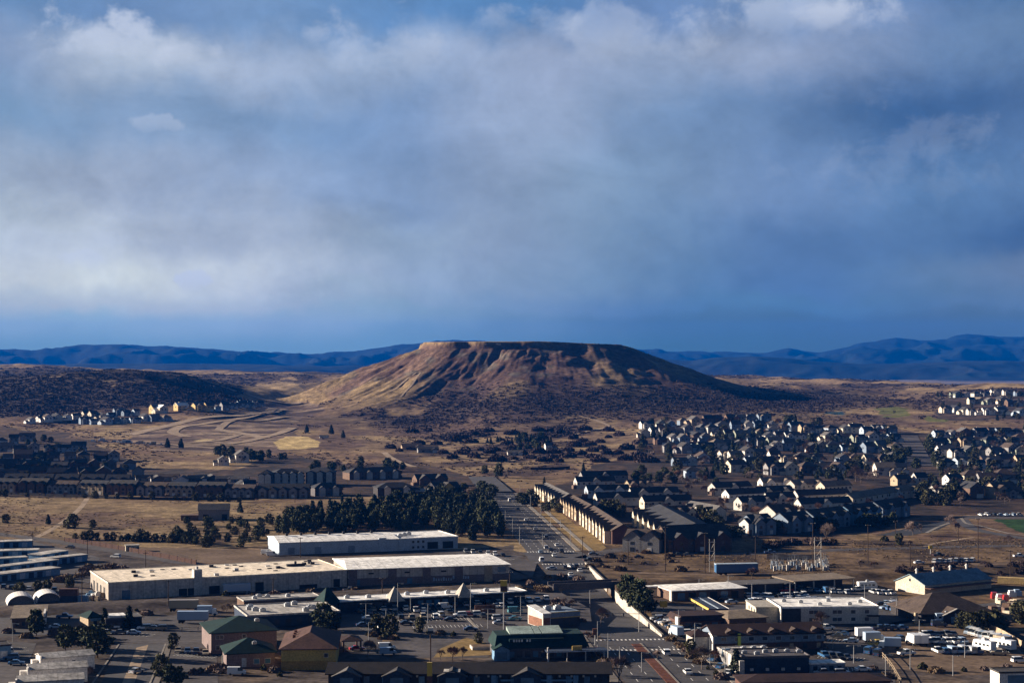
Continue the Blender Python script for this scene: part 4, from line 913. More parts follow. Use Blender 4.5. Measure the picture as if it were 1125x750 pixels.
MB().box(-1.2, -.9, .6, 1.0, 0, 3.6).build('downpipe', W['bone'], r)
r, L_ = office('yellow ochre two-storey block with wide brown hipped roof', (309, 736), (369, 735.2), 27, 6.1, 3.4, W['yellow'], RF['red-brown'], [(.5, .1, 1.5, 2.3, darkm, 'door'), (.82, 3.6, 1, 1, glass, 'window')], 'y', name='motel_block')
MB().box(-.06, L_+.06, -.06, .0, -.2, 2.6).build('base_band', W['ochre'], r)
for k in range(3): MB().box(2.6+.0*k, 3.4, 9+4*k, 9.8+4*k, 7.2, 8.4).build('roof_vent', W['rust'], r)
r, L_ = bld('drive_canopy', 'dark brown entrance canopy on posts beside the yellow block', 'canopy', (376, 716), (398, 715), 8)
hip(r, 0, L_, 0, 8, 3.4, 1.0, RF['maroon'], .3); [MB().box(x-.25, x+.25, y-.25, y+.25, -.2, 3.3).build('post', W['brown'], r) for x in (.4, L_-.4) for y in (.4, 7.6)]
# --- the long motel across the bottom of the view
r = empty('motel', (-48, 428, 0)); L_ = 73.5; tag(r, 'long dark-shingled motel with blue-trimmed front gables', 'motel')
gable_x(r, 0, L_, 0, 11, 4.4, .30, W['charcoal'], mat('roof motel', (.030, .027, .028), .9, .2, .4, .1, fine=2.5), 1.0)
for x in (1.5, 14.5, 29.0, 48.5):
    w_, rf = gable_y(r, x, x+7, -2.2, 5.2, 3.9, .42, W['navy'], RF['charcoal'] if x > 2 else RF['grey'], .5, nm=('gable_wall', 'gable_roof'))
    win(r, x+3.5, 2.2, 3.4, 1.4, d=-2.2, m=glass_b)
MB().box(30.2, 34.5, -2.6, 1.6, 5.0, 5.25).build('awning', RF['warm grey'], r)
for k in range(13): win(r, 10+k*4.8, 1.0+.0*k, 1.5, 2.6, m=W['steel blue'] if k % 2 else glass_b, name='door' if k % 2 else 'window')
for k in range(16): MB().box(23+k*3.1, 23.5+k*3.1, -.7, -.1, 3.5, 4.0).build('porch_lamp', W['bone'], r)
for x in (42.6, 50.2, 57, 64): MB().box(x, x+1.3, -1.0, -.2, -.3, 4.0).build('column', W['steel blue'], r)
MB().box(45, 64, -1.02, -.9, 2.5, 2.95).build('fascia', W['steel blue'], r)
# --- shops with the green mansard
r, L_ = bld('mansard_shop', 'shop with green mansard roof, pale green top panels and small white letters', 'shop', (545, 724), (645, 721.5), 14)
shell(r, 0, L_, 0, 14, 3.3, W['dark grey'])
MB().hexa([(-.6, -.8, 3.2), (L_+.6, -.8, 3.2), (L_+.6, 14.8, 3.2), (-.6, 14.8, 3.2)], [(.6, 3.4, 6.4), (L_-.6, 3.4, 6.4), (L_-.6, 12.4, 6.4), (.6, 12.4, 6.4)]).build('roof', RF['green'], r)
for a, b_ in ((.17, .44), (.45, .52), (.53, .76)): MB().hexa([(L_*a, 4.0, 6.5), (L_*b_, 4.0, 6.5), (L_*b_, 12, 6.5), (L_*a, 12, 6.5)], [(L_*a, 4.0, 6.6), (L_*b_, 4.0, 6.6), (L_*b_, 12, 7.6), (L_*a, 12, 7.6)]).build('roof_panel', RF['pale green'], r)
MB().box(L_*.15, L_*.75, .95, 1.6, 4.6, 5.6).build('sign_band', RF['green'], r)
for k in range(7):                                   # white sign letters, no longer legible at this size
    if k == 4: continue
    x = L_*.20+k*.78; win(r, x, 4.75, .5, .7, d=.93, m=W['white'], name='sign_letter')
gable_y(r, -.8, 3.6, -2.4, 3, 3.2, .5, W['steel blue'], RF['green'], .4, nm=('entry_wall', 'entry_roof'))
win(r, 1.4, .3, 3, 2.2, d=-2.4, m=glass_b); [win(r, 4.6+k*2.3, .5, 1.5, 1.7, m=glass_b if k % 3 == 0 else glass) for k in range(8)]
r, L_ = bld('walkway_canopy', 'low flat canopy with blue-white edge before the green mansard shop', 'canopy', (601, 727), (668, 725), 5)
MB().box(0, L_, 0, 5, 2.7, 3.05).build('roof', W['navy'], r); MB().box(-.05, L_+.05, -.06, .0, 2.72, 3.0).build('fascia', W['pale blue'], r)
for k in range(4): MB().box(.4+k*L_/3.3, .7+k*L_/3.3, .3, .6, -.1, 2.7).build('post', W['bone'], r)
MB().box(L_*.42, L_*.58, .8, 1.1, 3.05, 4.3).build('sign_box', W['yellow'], r); MB().box(.1, .5, -.1, .3, 0, 4.2).build('pylon', W['white'], r)
# --- burger stand
r, L_ = bld('burger_stand', 'drive-in burger stand with slanted white roof, orange wall and yellow band', 'restaurant', (596, 690), (637, 687), 11)
shell(r, 2.9, L_, 0, 11, 3.1, W['charcoal']); MB().box(2.8, L_+.1, -.1, 11.1, 3.11, 4.9).build('fascia', W['blue-grey'], r); MB().box(2.75, L_+.15, -.16, -.1, 3.0, 3.3).build('trim_band', W['yellow'], r)
MB().box(2.75, L_+.15, -.16, -.1, 4.75, 5.0).build('trim_band', W['yellow'], r)
MB().hexa([(0, -.4, 0), (2.75, -.4, 0), (2.75, 11.2, 0), (0, 11.2, 0)], [(0, -.4, 4.6), (2.75, -.4, 4.6), (2.75, 11.2, 5.8), (0, 11.2, 5.8)]).build('side_block', W['bone'], r); MB().box(-.06, .0, .4, 10.6, .2, 3.0).build('orange_panel', W['rust'], r); MB().box(.2, 2.5, -.46, -.4, .2, 3.4).build('orange_panel', W['rust'], r)
MB().hexa([(-.3, -.7, 4.62), (2.9, -.7, 4.62), (2.9, 11.4, 5.83), (-.3, 11.4, 5.83)], [(-.3, -.7, 4.9), (2.9, -.7, 4.9), (2.9, 11.4, 6.1), (-.3, 11.4, 6.1)]).build('roof', RF['white'], r)
for k in range(4): win(r, 4.4+k*2.1, .6, 1.5, 1.9, name='shop_window')
for x in (4.5, 8.2): ac(r, x, 6, 4.9, 1.2)
# --- hall with the bright roof beside the bridge
r, L_ = bld('service_hall', 'low hall with bright white wedge roof beside the retaining wall pines', 'garage', (739, 660), (817.5, 656.5), 15)
shell(r, 0, L_, 0, 15, 3.9, W['brown']); hip(r, 0, L_, 0, 15, 3.95, .7, RF['white'], 1.0, 'x', inset=9)
MB().box(-5.6, 0, 12, 15, 3.5, 3.9).build('lean_to_roof', RF['white'], r); MB().box(-5.4, -4.8, 12.3, 14.8, -.1, 3.5).build('lean_to_pier', W['white'], r); MB().box(-.5, .12, -.1, 2, -.1, 3.85).build('corner_pier', W['bone'], r)
for k in range(6): win(r, L_*(.12+.15*k), .2, 2.8, 2.6, m=darkm if k % 2 else glass_b, name='garage_door')
r, L_ = bld('filling_canopy', 'flat dark canopy with yellow edge and pale stripes by the brown shops', 'canopy', (779, 684.5), (800, 681.5), 24, ang=8)
MB().box(0, 6.5, 0, 26, 4.3, 4.8).build('roof', W['navy'], r); MB().box(-.25, .0, -.2, 26.2, 4.25, 4.95).build('fascia', W['yellow'], r); MB().box(6.5, 6.75, -.2, 26.2, 4.3, 4.9).build('fascia', W['white'], r); MB().box(3.0, 3.6, 0, 26, 4.803, 4.9).build('roof_stripe', W['pale blue'], r)
for x in (1.5, 5): [MB().box(x-.2, x+.2, y-.2, y+.2, -.1, 4.3).build('post', W['bone'], r) for y in (2, 13, 24)]
r, L_ = bld('brown_shop', 'red-brown flat-roofed shop with one white gable facing the packed cars', 'shop', (748, 692.5), (800, 690.5), 12)
shell(r, 0, L_, 0, 12, 3.4, W['brick']); MB().hexa([(-.7, -.8, 3.0), (L_+.4, -.8, 3.0), (L_+.4, 12.6, 3.0), (-.7, 12.6, 3.0)], [(.3, .6, 4.6), (L_-.3, .6, 4.6), (L_-.3, 11.6, 4.6), (.3, 11.6, 4.6)]).build('roof', RF['maroon'], r)
MB().box(-.9, -.2, .4, 3.0, 0, 4.2).build('white_gable', W['white'], r); [win(r, 2.5+k*3, .4, 1.9, 2.0, name='shop_window', m=glass_b if k == 3 else glass) for k in range(5)]
r, L_ = bld('tan_shop', 'tan gravel-roofed shop with dark shaded front behind the inn', 'shop', (801, 693), (842, 691), 16)
shell(r, 0, L_, 0, 16, 4.2, W['brown']); hip(r, 0, L_, 0, 16, 4.2, 1.3, RF['tan'], .7, 'x', inset=4); [win(r, 2+k*2.6, .4, 1.7, 2.2, name='shop_window') for k in range(4)]
# --- the inn
r, L_ = bld('inn', 'two-storey inn with brown roof, pale upper windows band and dark brick below', 'inn', (784, 716), (905, 712.5), 12)
shell(r, 0, L_, 0, 12, 2.5, W['brick'], 'lower_wall'); gable_x(r, 0, L_, -.4, 12.2, 5.0, .32, W['blue-grey'], RF['maroon'], .7, z0=2.5, nm=('upper_wall', 'roof'))
MB().box(-.35, .0, -.5, 4.4, -.2, 5.1).build('white_pier', W['white'], r); MB().box(-5.6, -.4, 3.0, 10, -.2, 4.4).build('end_wing', W['bone'], r)
hip(r, -5.6, -.4, 3, 10, 4.5, 1.6, RF['maroon'], .5, 'x', name='wing_roof')
for k in range(8):
    win(r, 3+k*4.2, 3.2, 1.6, 1.1, d=-.4, trim=W['pale blue']); win(r, 3+k*4.2, .5, 1.2, 1.5, m=W['tan'] if k % 2 else glass, name='door')
for k in range(5): gable_y(r, 4+k*6.6, 6.6+k*6.6, -.2, 4.2, 5.6, .5, W['brown'], RF['brown'], .3, z0=5.0, nm=('dormer', 'dormer_roof'))
MB().box(7.2, 8.1, -.95, -.45, 1.8, 5.4).build('banner_sign', mat('lime banner', (.55, .62, .10), .7), r)
# --- two-storey office with the bright roof edge
r, L_ = bld('office_building', 'two-storey pale office with gleaming white roof edge and lit tan end', 'office', (858, 685.5), (966, 686.8), 20, ang=4, length=32.5)
shell(r, 0, L_, 0, 20, 5.4, W['bone']); flat_roof(r, 0, L_, 0, 20, 5.4, RF['white'], .4)
for k, u in enumerate((.31, .36, .55, .60, .74, .88)):
    for z in (.9, 3.3): win(r, u*L_, z, 1.5, 1.2, trim=W['white'])
shell(r, .4, 6.6, -.12, .1, 5.2, W['charcoal'], 'dark_bay'); MB().box(12, 16, -1.2, -.01, 2.4, 2.7).build('awning', darkm, r); MB().box(28.5, 32.4, -1.8, -.01, 2.5, 2.8).build('awning', darkm, r)
r2 = MB().box(-7.5, -.02, 3.5, 19, -.2, 5.0).build('end_wing', W['cream'], r); MB().box(-7.7, -.03, 3.3, 19.2, 5.0, 5.25).build('roof', RF['gravel'], r2)
for y in (6, 10, 14): win(r, y, .9, 1.5, 1.4, 'l', d=-7.5); win(r, y, 3.1, 1.5, 1.2, 'l', d=-7.5)
for k in range(6): ac(r, 4+k*5, random.uniform(4, 15), 5.52, .8)
# --- canopies and sheds of the yards behind the office
r, L_ = bld('open_shed', 'tan flat-roofed open shed along the rail yard', 'shed', (872, 650), (941, 646), 16); MB().hexa([(0, 0, 3.7), (L_, 0, 3.7), (L_, 16, 3.7), (0, 16, 3.7)], [(0, 0, 4.0), (L_, 0, 4.0), (L_, 16, 4.2), (0, 16, 4.2)]).build('roof', RF['tan'], r)
shell(r, .5, L_-.5, 9, 15.5, 3.7, W['charcoal']); [MB().box(x-.2, x+.2, .5, .9, -.1, 3.7).build('post', W['bone'], r) for x in (1, L_*.33, L_*.66, L_-1)]
r, L_ = bld('open_shed', 'grey flat-roofed open shed next to the tan one', 'shed', (812, 653), (871, 650.5), 12); MB().box(0, L_, 0, 12, 3.4, 3.7).build('roof', RF['grey'], r); shell(r, .5, L_-.5, 7, 11.5, 3.4, W['dark grey']); [MB().box(x-.2, x+.2, .5, .9, -.1, 3.4).build('post', W['bone'], r) for x in (1, L_*.5, L_-1)]
r, L_ = bld('metal_shed', 'long shed with blue metal roof, cream gable and four white roof vents', 'shed', (1016, 653), (1089, 645.5), 13)
gable_x(r, 0, L_, 0, 15, 3.5, .42, W['cream'], RF['blue'], .5)
for k in range(4): MB().tube((L_*(.1+.25*k), 7.5, 6.4), (L_*(.1+.25*k), 7.5, 8.1), .42, .42, 8).tube((L_*(.1+.25*k), 7.5, 8.12), (L_*(.1+.25*k), 7.5, 8.9), .75, .1, 8).build('roof_vent', W['white'], r)
for u in (4.5, 10.5): win(r, u, .1, 3, 2.8, 'l', m=W['bone'], name='door')
win(r, 7.5, 4.2, 1, 1, 'l', name='window'); MB().box(0, L_, -3, -.05, 2.3, 2.6).build('lean_to', W['brick'], r)
r, L_ = bld('shingled_hall', 'broad dark-shingled hall with pale gable edge behind leafy trees', 'hall', (1012, 684), (1088, 681), 20)
shell(r, 0, L_, 0, 22, 3.2, W['charcoal']); hip(r, 0, L_, 0, 22, 3.2, 5.2, RF['brown'], 1.2, 'x', inset=11)
gable_y(r, 6.5, 15.5, -3.4, 8, 2.9, .38, W['charcoal'], RF['brown'], .6, nm=('porch_wall', 'porch_roof')); MB().hexa([(5.6, -4.1, 2.75), (6.1, -4.1, 2.75), (11.2, -4.1, 4.9), (10.8, -4.1, 4.9)], [(5.6, -3.7, 2.95), (6.1, -3.7, 2.95), (11.2, -3.7, 5.1), (10.8, -3.7, 5.1)]).build('gable_edge', W['bone'], r)
win(r, 11, .2, 4, 2, d=-3.4, m=W['steel blue']); MB().box(-2.6, -1.6, -1, 0, 0, 3.6).build('gate_pier', W['tan'], r)
# --- bottom edge of the view, east part
r, L_ = bld('flat_block', 'blue-walled flat-roofed shop with rooftop machines and a row of white lamps', 'shop', (816, 740), (889, 738.5), 13)
shell(r, 0, L_, 0, 13, 4.4, W['navy']); flat_roof(r, 0, L_, 0, 13, 4.4, W['dark grey'], .5); [ac(r, 2+k*3.1, 6+random.uniform(-2, 3), 4.5, .8) for k in range(6)]
for k in range(4): MB().box(2+k*4.4, 2.9+k*4.4, -.5, -.05, .9, 1.6).build('wall_lamp', W['white'], r)
MB().box(-1.4, -.02, -2, 11, -.2, 4.0).build('end_wall', W['bone'], r)
r, L_ = bld('flat_block', 'grey pale-roofed shop wedged behind the blue-walled one', 'shop', (800, 731), (850, 729), 9); shell(r, 0, L_, 0, 9, 3.6, W['grey']); flat_roof(r, 0, L_, 0, 9, 3.6, RF['warm grey'], .3); [ac(r, 6+k*3, 4, 3.7, .8) for k in range(3)]; win(r, 2, .3, 1.4, 2, name='door')
r, L_ = bld('flat_block', 'small grey-blue block with white roof beside the blue-walled shop', 'shop', (890, 739), (928.5, 738), 5); shell(r, 0, L_, 0, 5, 2.6, W['blue-grey']); flat_roof(r, 0, L_, 0, 5, 2.6, RF['white'], .2); [win(r, 1.5+k*2.3, .5, 1.2, 1.4) for k in range(4)]
r, L_ = bld('brick_block', 'long low dark-red roofed block along the lower edge of the view', 'shop', (816, 759), (978, 757), 10); shell(r, 0, L_, 0, 10, 2.4, W['brick']); hip(r, 0, L_, 0, 10, 2.5, 1.2, RF['maroon'], .6, 'x'); [win(r, 3+k*4, .6, 1.5, 1.2) for k in range(9)]
r, L_ = bld('kiosk', 'white-sided kiosk with blue window at the lower corner by the yard', 'building', (1098, 761), (1142, 760), 6); shell(r, 0, L_, 0, 6, 5.3, W['white']); flat_roof(r, 0, L_, 0, 6, 5.3, RF['charcoal'], .3); win(r, L_*.58, 1.2, L_*.74, 3.4, m=glass_b)
# --- west side
for k, (p1, p2, lab) in enumerate((((8, 665), (39, 663.5), 'white fabric arch shelter beside the tan-roofed building, outer one'), ((40, 662), (68, 660.5), 'white fabric arch shelter beside the stacked containers'))):
    r, L_ = bld('arch_shelter', lab, 'shelter', p1, p2, 12, 'fabric arch shelters'); mb = MB(); n = 14; R_ = L_/2; hh = 3.4
    pr = [(R_-R_*math.cos(math.pi*i/n), hh*math.sin(math.pi*i/n)) for i in range(n+1)]; inn = [(R_-(R_-.25)*math.cos(math.pi*i/n), (hh-.25)*math.sin(math.pi*i/n)) for i in range(n+1)]
    for i in range(n): mb.hexa([(pr[i][0], 0, pr[i][1]), (pr[i+1][0], 0, pr[i+1][1]), (inn[i+1][0], 0, inn[i+1][1]), (inn[i][0], 0, inn[i][1])], [(pr[i][0], 12, pr[i][1]), (pr[i+1][0], 12, pr[i+1][1]), (inn[i+1][0], 12, inn[i+1][1]), (inn[i][0], 12, inn[i][1])])
    mb.build('cover', W['white'], r); MB().ext_y([(x, max(z-.05, 0)) for x, z in inn], 2.0, 2.1).build('end_wall', W['grey'], r)
r, L_ = bld('low_building', 'low tan-roofed building with lit white end behind the big dark tree', 'building', (13, 690), (49, 688), 22, ang=14); shell(r, 0, L_, 0, 22, 3.2, W['brown']); MB().hexa([(-.5, -.6, 3.1), (L_+.5, -.6, 3.1), (L_+.5, 22.5, 3.1), (-.5, 22.5, 3.1)], [(-.5, -.6, 3.4), (L_+.5, -.6, 3.4), (L_+.5, 22.5, 4.3), (-.5, 22.5, 4.3)]).build('roof', RF['tan'], r)
MB().box(L_-.4, L_+.2, -.3, 10, -.1, 4.6).build('end_wall', W['white'], r); [win(r, 1.6+k*2, .8, 1, 1.2) for k in range(4)]
r, L_ = bld('corner_shop', 'little shop with dark green roof and blue sign under the long warehouse', 'shop', (97, 689), (112, 687.5), 7); shell(r, 0, L_, 0, 7, 3.2, W['tan']); hip(r, 0, L_, 0, 7, 3.3, 1.7, RF['green'], .5); MB().box(.8, L_-.2, -.2, -.02, 2.0, 3.3).build('sign_panel', W['steel blue'], r); win(r, L_*.5, .2, 1.2, 1.8, name='door')
r, L_ = bld('corner_shop', 'dark shop with white roof panel between two dark conifers', 'shop', (116, 691), (156, 688.5), 9); shell(r, 0, L_, 0, 9, 3.4, W['charcoal']); flat_roof(r, 0, L_, 0, 9, 3.4, RF['grey'], .2); MB().box(.8, 6.6, .2, 6, 3.55, 4.2).build('roof_panel', RF['white'], r); [win(r, 2+k*2.6, .5, 1.5, 1.6) for k in range(4)]
# stepped white houses at the lower west corner
for k, (p1, p2, lab) in enumerate((((46, 739), (104, 734), 'white stepped terrace house farthest up the slope, with a small dark window'), ((32, 752), (96, 748), 'white stepped terrace house in the middle, with four round lamps'), ((19, 766), (92, 762), 'white stepped terrace house at the very bottom edge'))):
    r, L_ = bld('stepped_house', lab, 'house', p1, p2, 8, 'white stepped terrace houses'); gable_x(r, 0, L_, 0, 8, 3.8, .22, W['white'], RF['warm grey'], .3); MB().box(-.5, -.05, -.3, 2.0, -.1, 4.6).build('end_pier', W['white'], r); MB().box(-2.2, -.5, 2.0, 4, -.1, 3.4).build('side_wing', W['white'], r)
    if k == 0: win(r, L_*.6, 2.0, .9, .9)
    if k == 1: [MB().box(L_*(.38+.1*j)-.35, L_*(.38+.1*j)+.35, -.3, -.05, 2.2, 2.9).build('wall_lamp', W['white'], r) for j in range(4)]
r, L_ = bld('blue_block', 'small blue-fronted shop at the edge of the lower lot', 'shop', (-14, 726), (12, 724), 7); shell(r, 0, L_, 0, 7, 4.2, W['steel blue']); flat_roof(r, 0, L_, 0, 7, 4.2, W['charcoal'], .3); win(r, L_*.7, .6, 2, 2, m=W['white'], name='sign_panel')
# self-storage rows
ST = [((-8, 602), (36, 600.5), 7, 'far blue-walled storage row with white roof, nearest the field road'), ((-10, 612.5), (42, 611), 7, 'blue-walled storage row behind the roller doors, second from the field road'), ((46, 616.5), (75, 611.5), 7, 'short blue-walled storage block with white end beside the field road'), ((-14, 632), (64, 622), 5, 'long blue-walled storage row crossing the yard'), ((40, 622.5), (96, 616), 5, 'long slim blue-walled storage row ending at the bushes'), ((-20, 641), (66, 631), 7, 'lowest blue-walled storage row, with a red door and pale doors'), ((-20, 622), (30, 619), 5, 'blue-walled storage row with a white office front')]
for k, (p1, p2, D, lab) in enumerate(ST):
    r, L_ = bld('storage_row', lab, 'storage units', p1, p2, D, 'self-storage rows'); shell(r, 0, L_, 0, D, 2.9, W['steel blue']); flat_roof(r, 0, L_, 0, D, 2.9, RF['warm grey'], .12, .35)
    for j in range(int(L_/4)): win(r, 2.2+j*4, .1, 2.4, 2.2, m=W['brick'] if (k == 5 and j == 9) else W['navy'] if (j+k) % 3 else W['pale blue'], name='roller_door')
for px, py in ((70, 668), (76, 668), (83, 667)): pass
r = empty('container_stack', at(66, 662)); tag(r, 'stacked shipping containers with dark red top unit beside the arch shelter', 'container'); MB().box(0, 6, 0, 2.4, 0, 2.5).build('container', W['navy'], r); MB().box(-.4, 6, .05, 2.5, 2.51, 5.0).build('container', W['brick'], r); MB().box(6.2, 9.6, 0, 2.4, 0, 2.5).build('container', W['steel blue'], r)
# grey barn in the field
r, L_ = bld('barn', 'grey barn with slate roof standing on the tan field before the grove', 'barn', (218, 571.5), (252, 571), 11); gable_x(r, 0, L_, 0, 11, 5.6, .5, W['grey'], RF['grey'], .5); win(r, 4, .1, 3, 3.2, m=darkm, name='door'); win(r, 14, .1, 3, 3.2, m=darkm, name='door'); MB().box(-9.5, -.05, 2, 9, -.1, 2.8).build('lean_to', W['brown'], r)
r, L_ = bld('site_cabin', 'small tan cabin in the yard behind the long warehouse', 'cabin', (138, 605.5), (153, 605), 4); shell(r, 0, L_, 0, 4, 2.7, W['cream']); flat_roof(r, 0, L_, 0, 4, 2.7, RF['gravel'], .1); [win(r, 1.5+k*2, .9, .9, .9) for k in range(3)]

# ------------------------------------------------------------------ retaining walls, railway bridge, fences
def wall_run(name, label, y0, y1, o, top, m, cat='wall', th=.45):
    mb = MB(); n = 16; t = empty(name, (0, 0, 0)); tag(t, label, cat)
    for i in range(n):
        ya, yb = y0+(y1-y0)*i/n, y0+(y1-y0)*(i+1)/n; q = [RP2(ya, o), RP2(ya, o+th), RP2(yb, o+th), RP2(yb, o)]; za, zb = -float(dip(ya))-.3, -float(dip(yb))-.3
        mb.hexa([(*q[0], za), (*q[1], za), (*q[2], zb), (*q[3], zb)], [(*q[0], top), (*q[1], top), (*q[2], top), (*q[3], top)])
    mb.build('wall', m, t); c = MB()
    for i in range(n):
        ya, yb = y0+(y1-y0)*i/n, y0+(y1-y0)*(i+1)/n; q = [RP2(ya, o-.12), RP2(ya, o+th+.12), RP2(yb, o+th+.12), RP2(yb, o-.12)]; c.hexa([(*p, top+.003) for p in q], [(*p, top+.18) for p in q])
    c.build('coping', concrete, t); return t
white_conc = mat('pale concrete', (.46, .42, .37), .85, .12, .15, .2, fine=.6, coord='World')
wall_run('retaining_wall', 'long pale concrete retaining wall along the sunken road below the pines', 512, 612, 9.7, .45, white_conc)
wall_run('retaining_wall', 'short pale concrete retaining wall on the far side of the railway bridge', 634, 700, 9.7, .45, white_conc)
br = empty('railway_bridge', (TRX(623), 623, 0), math.atan(.3)); tag(br, 'dark steel railway bridge spanning the sunken road', 'bridge')
MB().box(-14, 14, -3.2, 3.2, .9, 1.5).build('deck', W['charcoal'], br)
for s in (-1, 1): MB().box(-14, 14, s*3.3-.2, s*3.3+.2, .0, 2.6).build('girder', W['dark grey'], br)
for s in (-1, 1): MB().box(s*11.2-.6, s*11.2+.6, -3.6, 3.6, -5.2, .9).build('abutment', conc_dim, br)
def fence(name, label, pts, h, m, panel=True, step=6.0, cat='fence'):
    t = empty(name, (0, 0, 0)); tag(t, label, cat); w = [at(*p)[:2] for p in pts]; c = smooth(w, step); mb = MB(); 
    zz = height(c[:, 0], c[:, 1])
    for i in range(len(c)-1):
        a, b_ = c[i], c[i+1]; d = (b_-a)/np.linalg.norm(b_-a); nn = np.array([-d[1], d[0]])*.06
        if panel: mb.hexa([(*(a-nn), zz[i]-.2), (*(b_-nn), zz[i+1]-.2), (*(b_+nn), zz[i+1]-.2), (*(a+nn), zz[i]-.2)], [(*(a-nn), zz[i]+h), (*(b_-nn), zz[i+1]+h), (*(b_+nn), zz[i+1]+h), (*(a+nn), zz[i]+h)])
        else:
            for z in (h*.5, h*.95): mb.hexa([(*(a-nn), zz[i]+z-.06), (*(b_-nn), zz[i+1]+z-.06), (*(b_+nn), zz[i+1]+z-.06), (*(a+nn), zz[i]+z-.06)], [(*(a-nn), zz[i]+z+.06), (*(b_-nn), zz[i+1]+z+.06), (*(b_+nn), zz[i+1]+z+.06), (*(a+nn), zz[i]+z+.06)])
    mb.build('panel', m, t)
    for i in range(min(len(c), 90)): MB().box(c[i][0]-.12, c[i][0]+.12, c[i][1]-.12, c[i][1]+.12, zz[i]-.3, zz[i]+h+.15).build('post', m, t)
    return t
fence('plank_fence', 'long red-brown plank fence along the country road', [(71, 594.5), (110, 600), (160, 609), (215.6, 620)], 2.0, mat('stained planks', (.07, .038, .03), .9, .2, .8, .1, fine=3))
fence('field_wall', 'long low dark fence in the meadow behind the first terraces', [(583, 516), (605, 516), (626, 514.5)], 2.0, mat('weathered planks', (.055, .032, .026), .9, .2, .8, .1))
fence('yard_fence', 'pale rail fence along the vehicle yard down to the lower corner', [(948, 697), (960, 712), (978, 732), (990, 752)], 1.6, W['tan'], False, 4)
fence('yard_fence', 'tan fence on the far edge of the yard beside the white vans', [(1079, 688), (1100, 697), (1126, 712)], 1.8, W['tan'], True, 4)
fence('yard_fence', 'low pale fence along the yard of the box trailers', [(160, 692), (200, 693), (230, 691)], 1.2, W['tan'], False, 5)
fence('site_fence', 'dark rail fence along the front of the western terraces', [(0, 543), (90, 546), (180, 549), (280, 549)], 1.6, W['charcoal'], True, 12)
# ------------------------------------------------------------------ dwellings
hw = mat('house wall', (.5, .5, .5)); hr_ = mat('house roof', (.05, .05, .05)); hg = mat('house garage door', (.62, .58, .54), .8, .1)
def house_proto(k):
    r = empty('house')
    if k == 0:      # ridge along x with a garage gable in front
        gable_x(r, -6.2, 6.2, -4.6, 4.6, 5.4, .62, hw, hr_); gable_y(r, 1.4, 6.9, -8.0, -2, 2.9, .6, hw, hr_, nm=('garage_wall', 'garage_roof'))
        win(r, 4.15, .1, 4.2, 2.2, d=-8, m=hg, name='garage_door'); win(r, -3.6, 3.4, 1.7, 1.4, d=-4.6); win(r, 3.0, 3.7, 1.4, 1.3, d=-4.6); win(r, -3.4, .8, 1.8, 1.5, d=-4.6); win(r, 0, 3.2, 1.2, 1.3, 'l', d=-6.2)
        MB().box(-2.2, -1.3, .6, 1.5, 5, 9.1).build('chimney', hw, r)
    elif k == 1:    # gable to the street
        gable_y(r, -4.6, 4.6, -6, 6, 5.6, .66, hw, hr_); gable_x(r, -8.4, -4.65, -3.4, 4.5, 2.8, .5, hw, hr_, nm=('wing_wall', 'wing_roof'))
        win(r, 1.8, .1, 4.2, 2.2, d=-6, m=hg, name='garage_door'); win(r, -1.9, 3.5, 1.5, 1.5, d=-6); win(r, 1.9, 3.5, 1.5, 1.5, d=-6); win(r, 0, 6.2, .9, .9, d=-6)
    elif k == 2:    # L-plan with cross gable
        gable_x(r, -7, 7, -4.4, 4.4, 5.5, .58, hw, hr_); gable_y(r, -5.6, -.4, -6.6, 1, 5.3, .62, hw, hr_, nm=('gable_wall', 'gable_roof'))
        win(r, 3.6, .1, 4.4, 2.2, d=-4.4, m=hg, name='garage_door'); win(r, -3, 3.3, 1.9, 1.5, d=-6.6); win(r, -3, .8, 2.0, 1.6, d=-6.6); win(r, 3.6, 3.5, 1.5, 1.3, d=-4.4)
    elif k == 3:    # hipped
        shell(r, -6, 6, -5, 5, 5.5, hw); hip(r, -6, 6, -5, 5, 5.6, 3.2, hr_); gable_y(r, .8, 6.3, -7.6, -3, 2.8, .5, hw, hr_, nm=('garage_wall', 'garage_roof'))
        win(r, 3.5, .1, 4.2, 2.2, d=-7.6, m=hg, name='garage_door'); win(r, -3, 3.5, 1.5, 1.4, d=-5); win(r, -3, .8, 1.8, 1.6, d=-5)
    elif k == 4:    # tall narrow
        gable_x(r, -4.4, 4.4, -4.2, 4.2, 6.2, .75, hw, hr_); win(r, -2, 3.8, 1.3, 1.4, d=-4.2); win(r, 2, 3.8, 1.3, 1.4, d=-4.2); win(r, 1.6, .2, 3, 2.2, d=-4.2, m=hg, name='garage_door'); win(r, 0, 3.6, 1.1, 1.3, 'l', d=-4.4)
    elif k == 5:    # low
        gable_x(r, -8, 8, -4.6, 4.6, 3.0, .45, hw, hr_); gable_y(r, 2.6, 7.4, -6.6, -2, 2.8, .45, hw, hr_, nm=('garage_wall', 'garage_roof')); win(r, 5, .1, 3.6, 2.1, d=-6.6, m=hg, name='garage_door'); win(r, -4, .9, 2, 1.3, d=-4.6)
    kids_of(r); retire(r); return r
HP = [house_proto(k) for k in range(6)]
NH = 0
def house(px, py, k, wall, roof, rz, label, group, s=1.0):
    x, y, z = at(px, py)
    o = copy_tree(HP[k], (x, y, z-.1), R(rz), s, {'house wall': W[wall], 'house roof': RF[roof]}); return tag(o, label, 'house', group)
PAL = [('white', 8), ('cream', 9), ('bone', 14), ('tan', 15), ('grey', 14), ('blue-grey', 17), ('pale blue', 11), ('sage', 8), ('brown', 10)]
RPAL = [('dark slate', 7), ('charcoal', 9), ('brown', 11), ('grey', 11), ('tan', 3)]
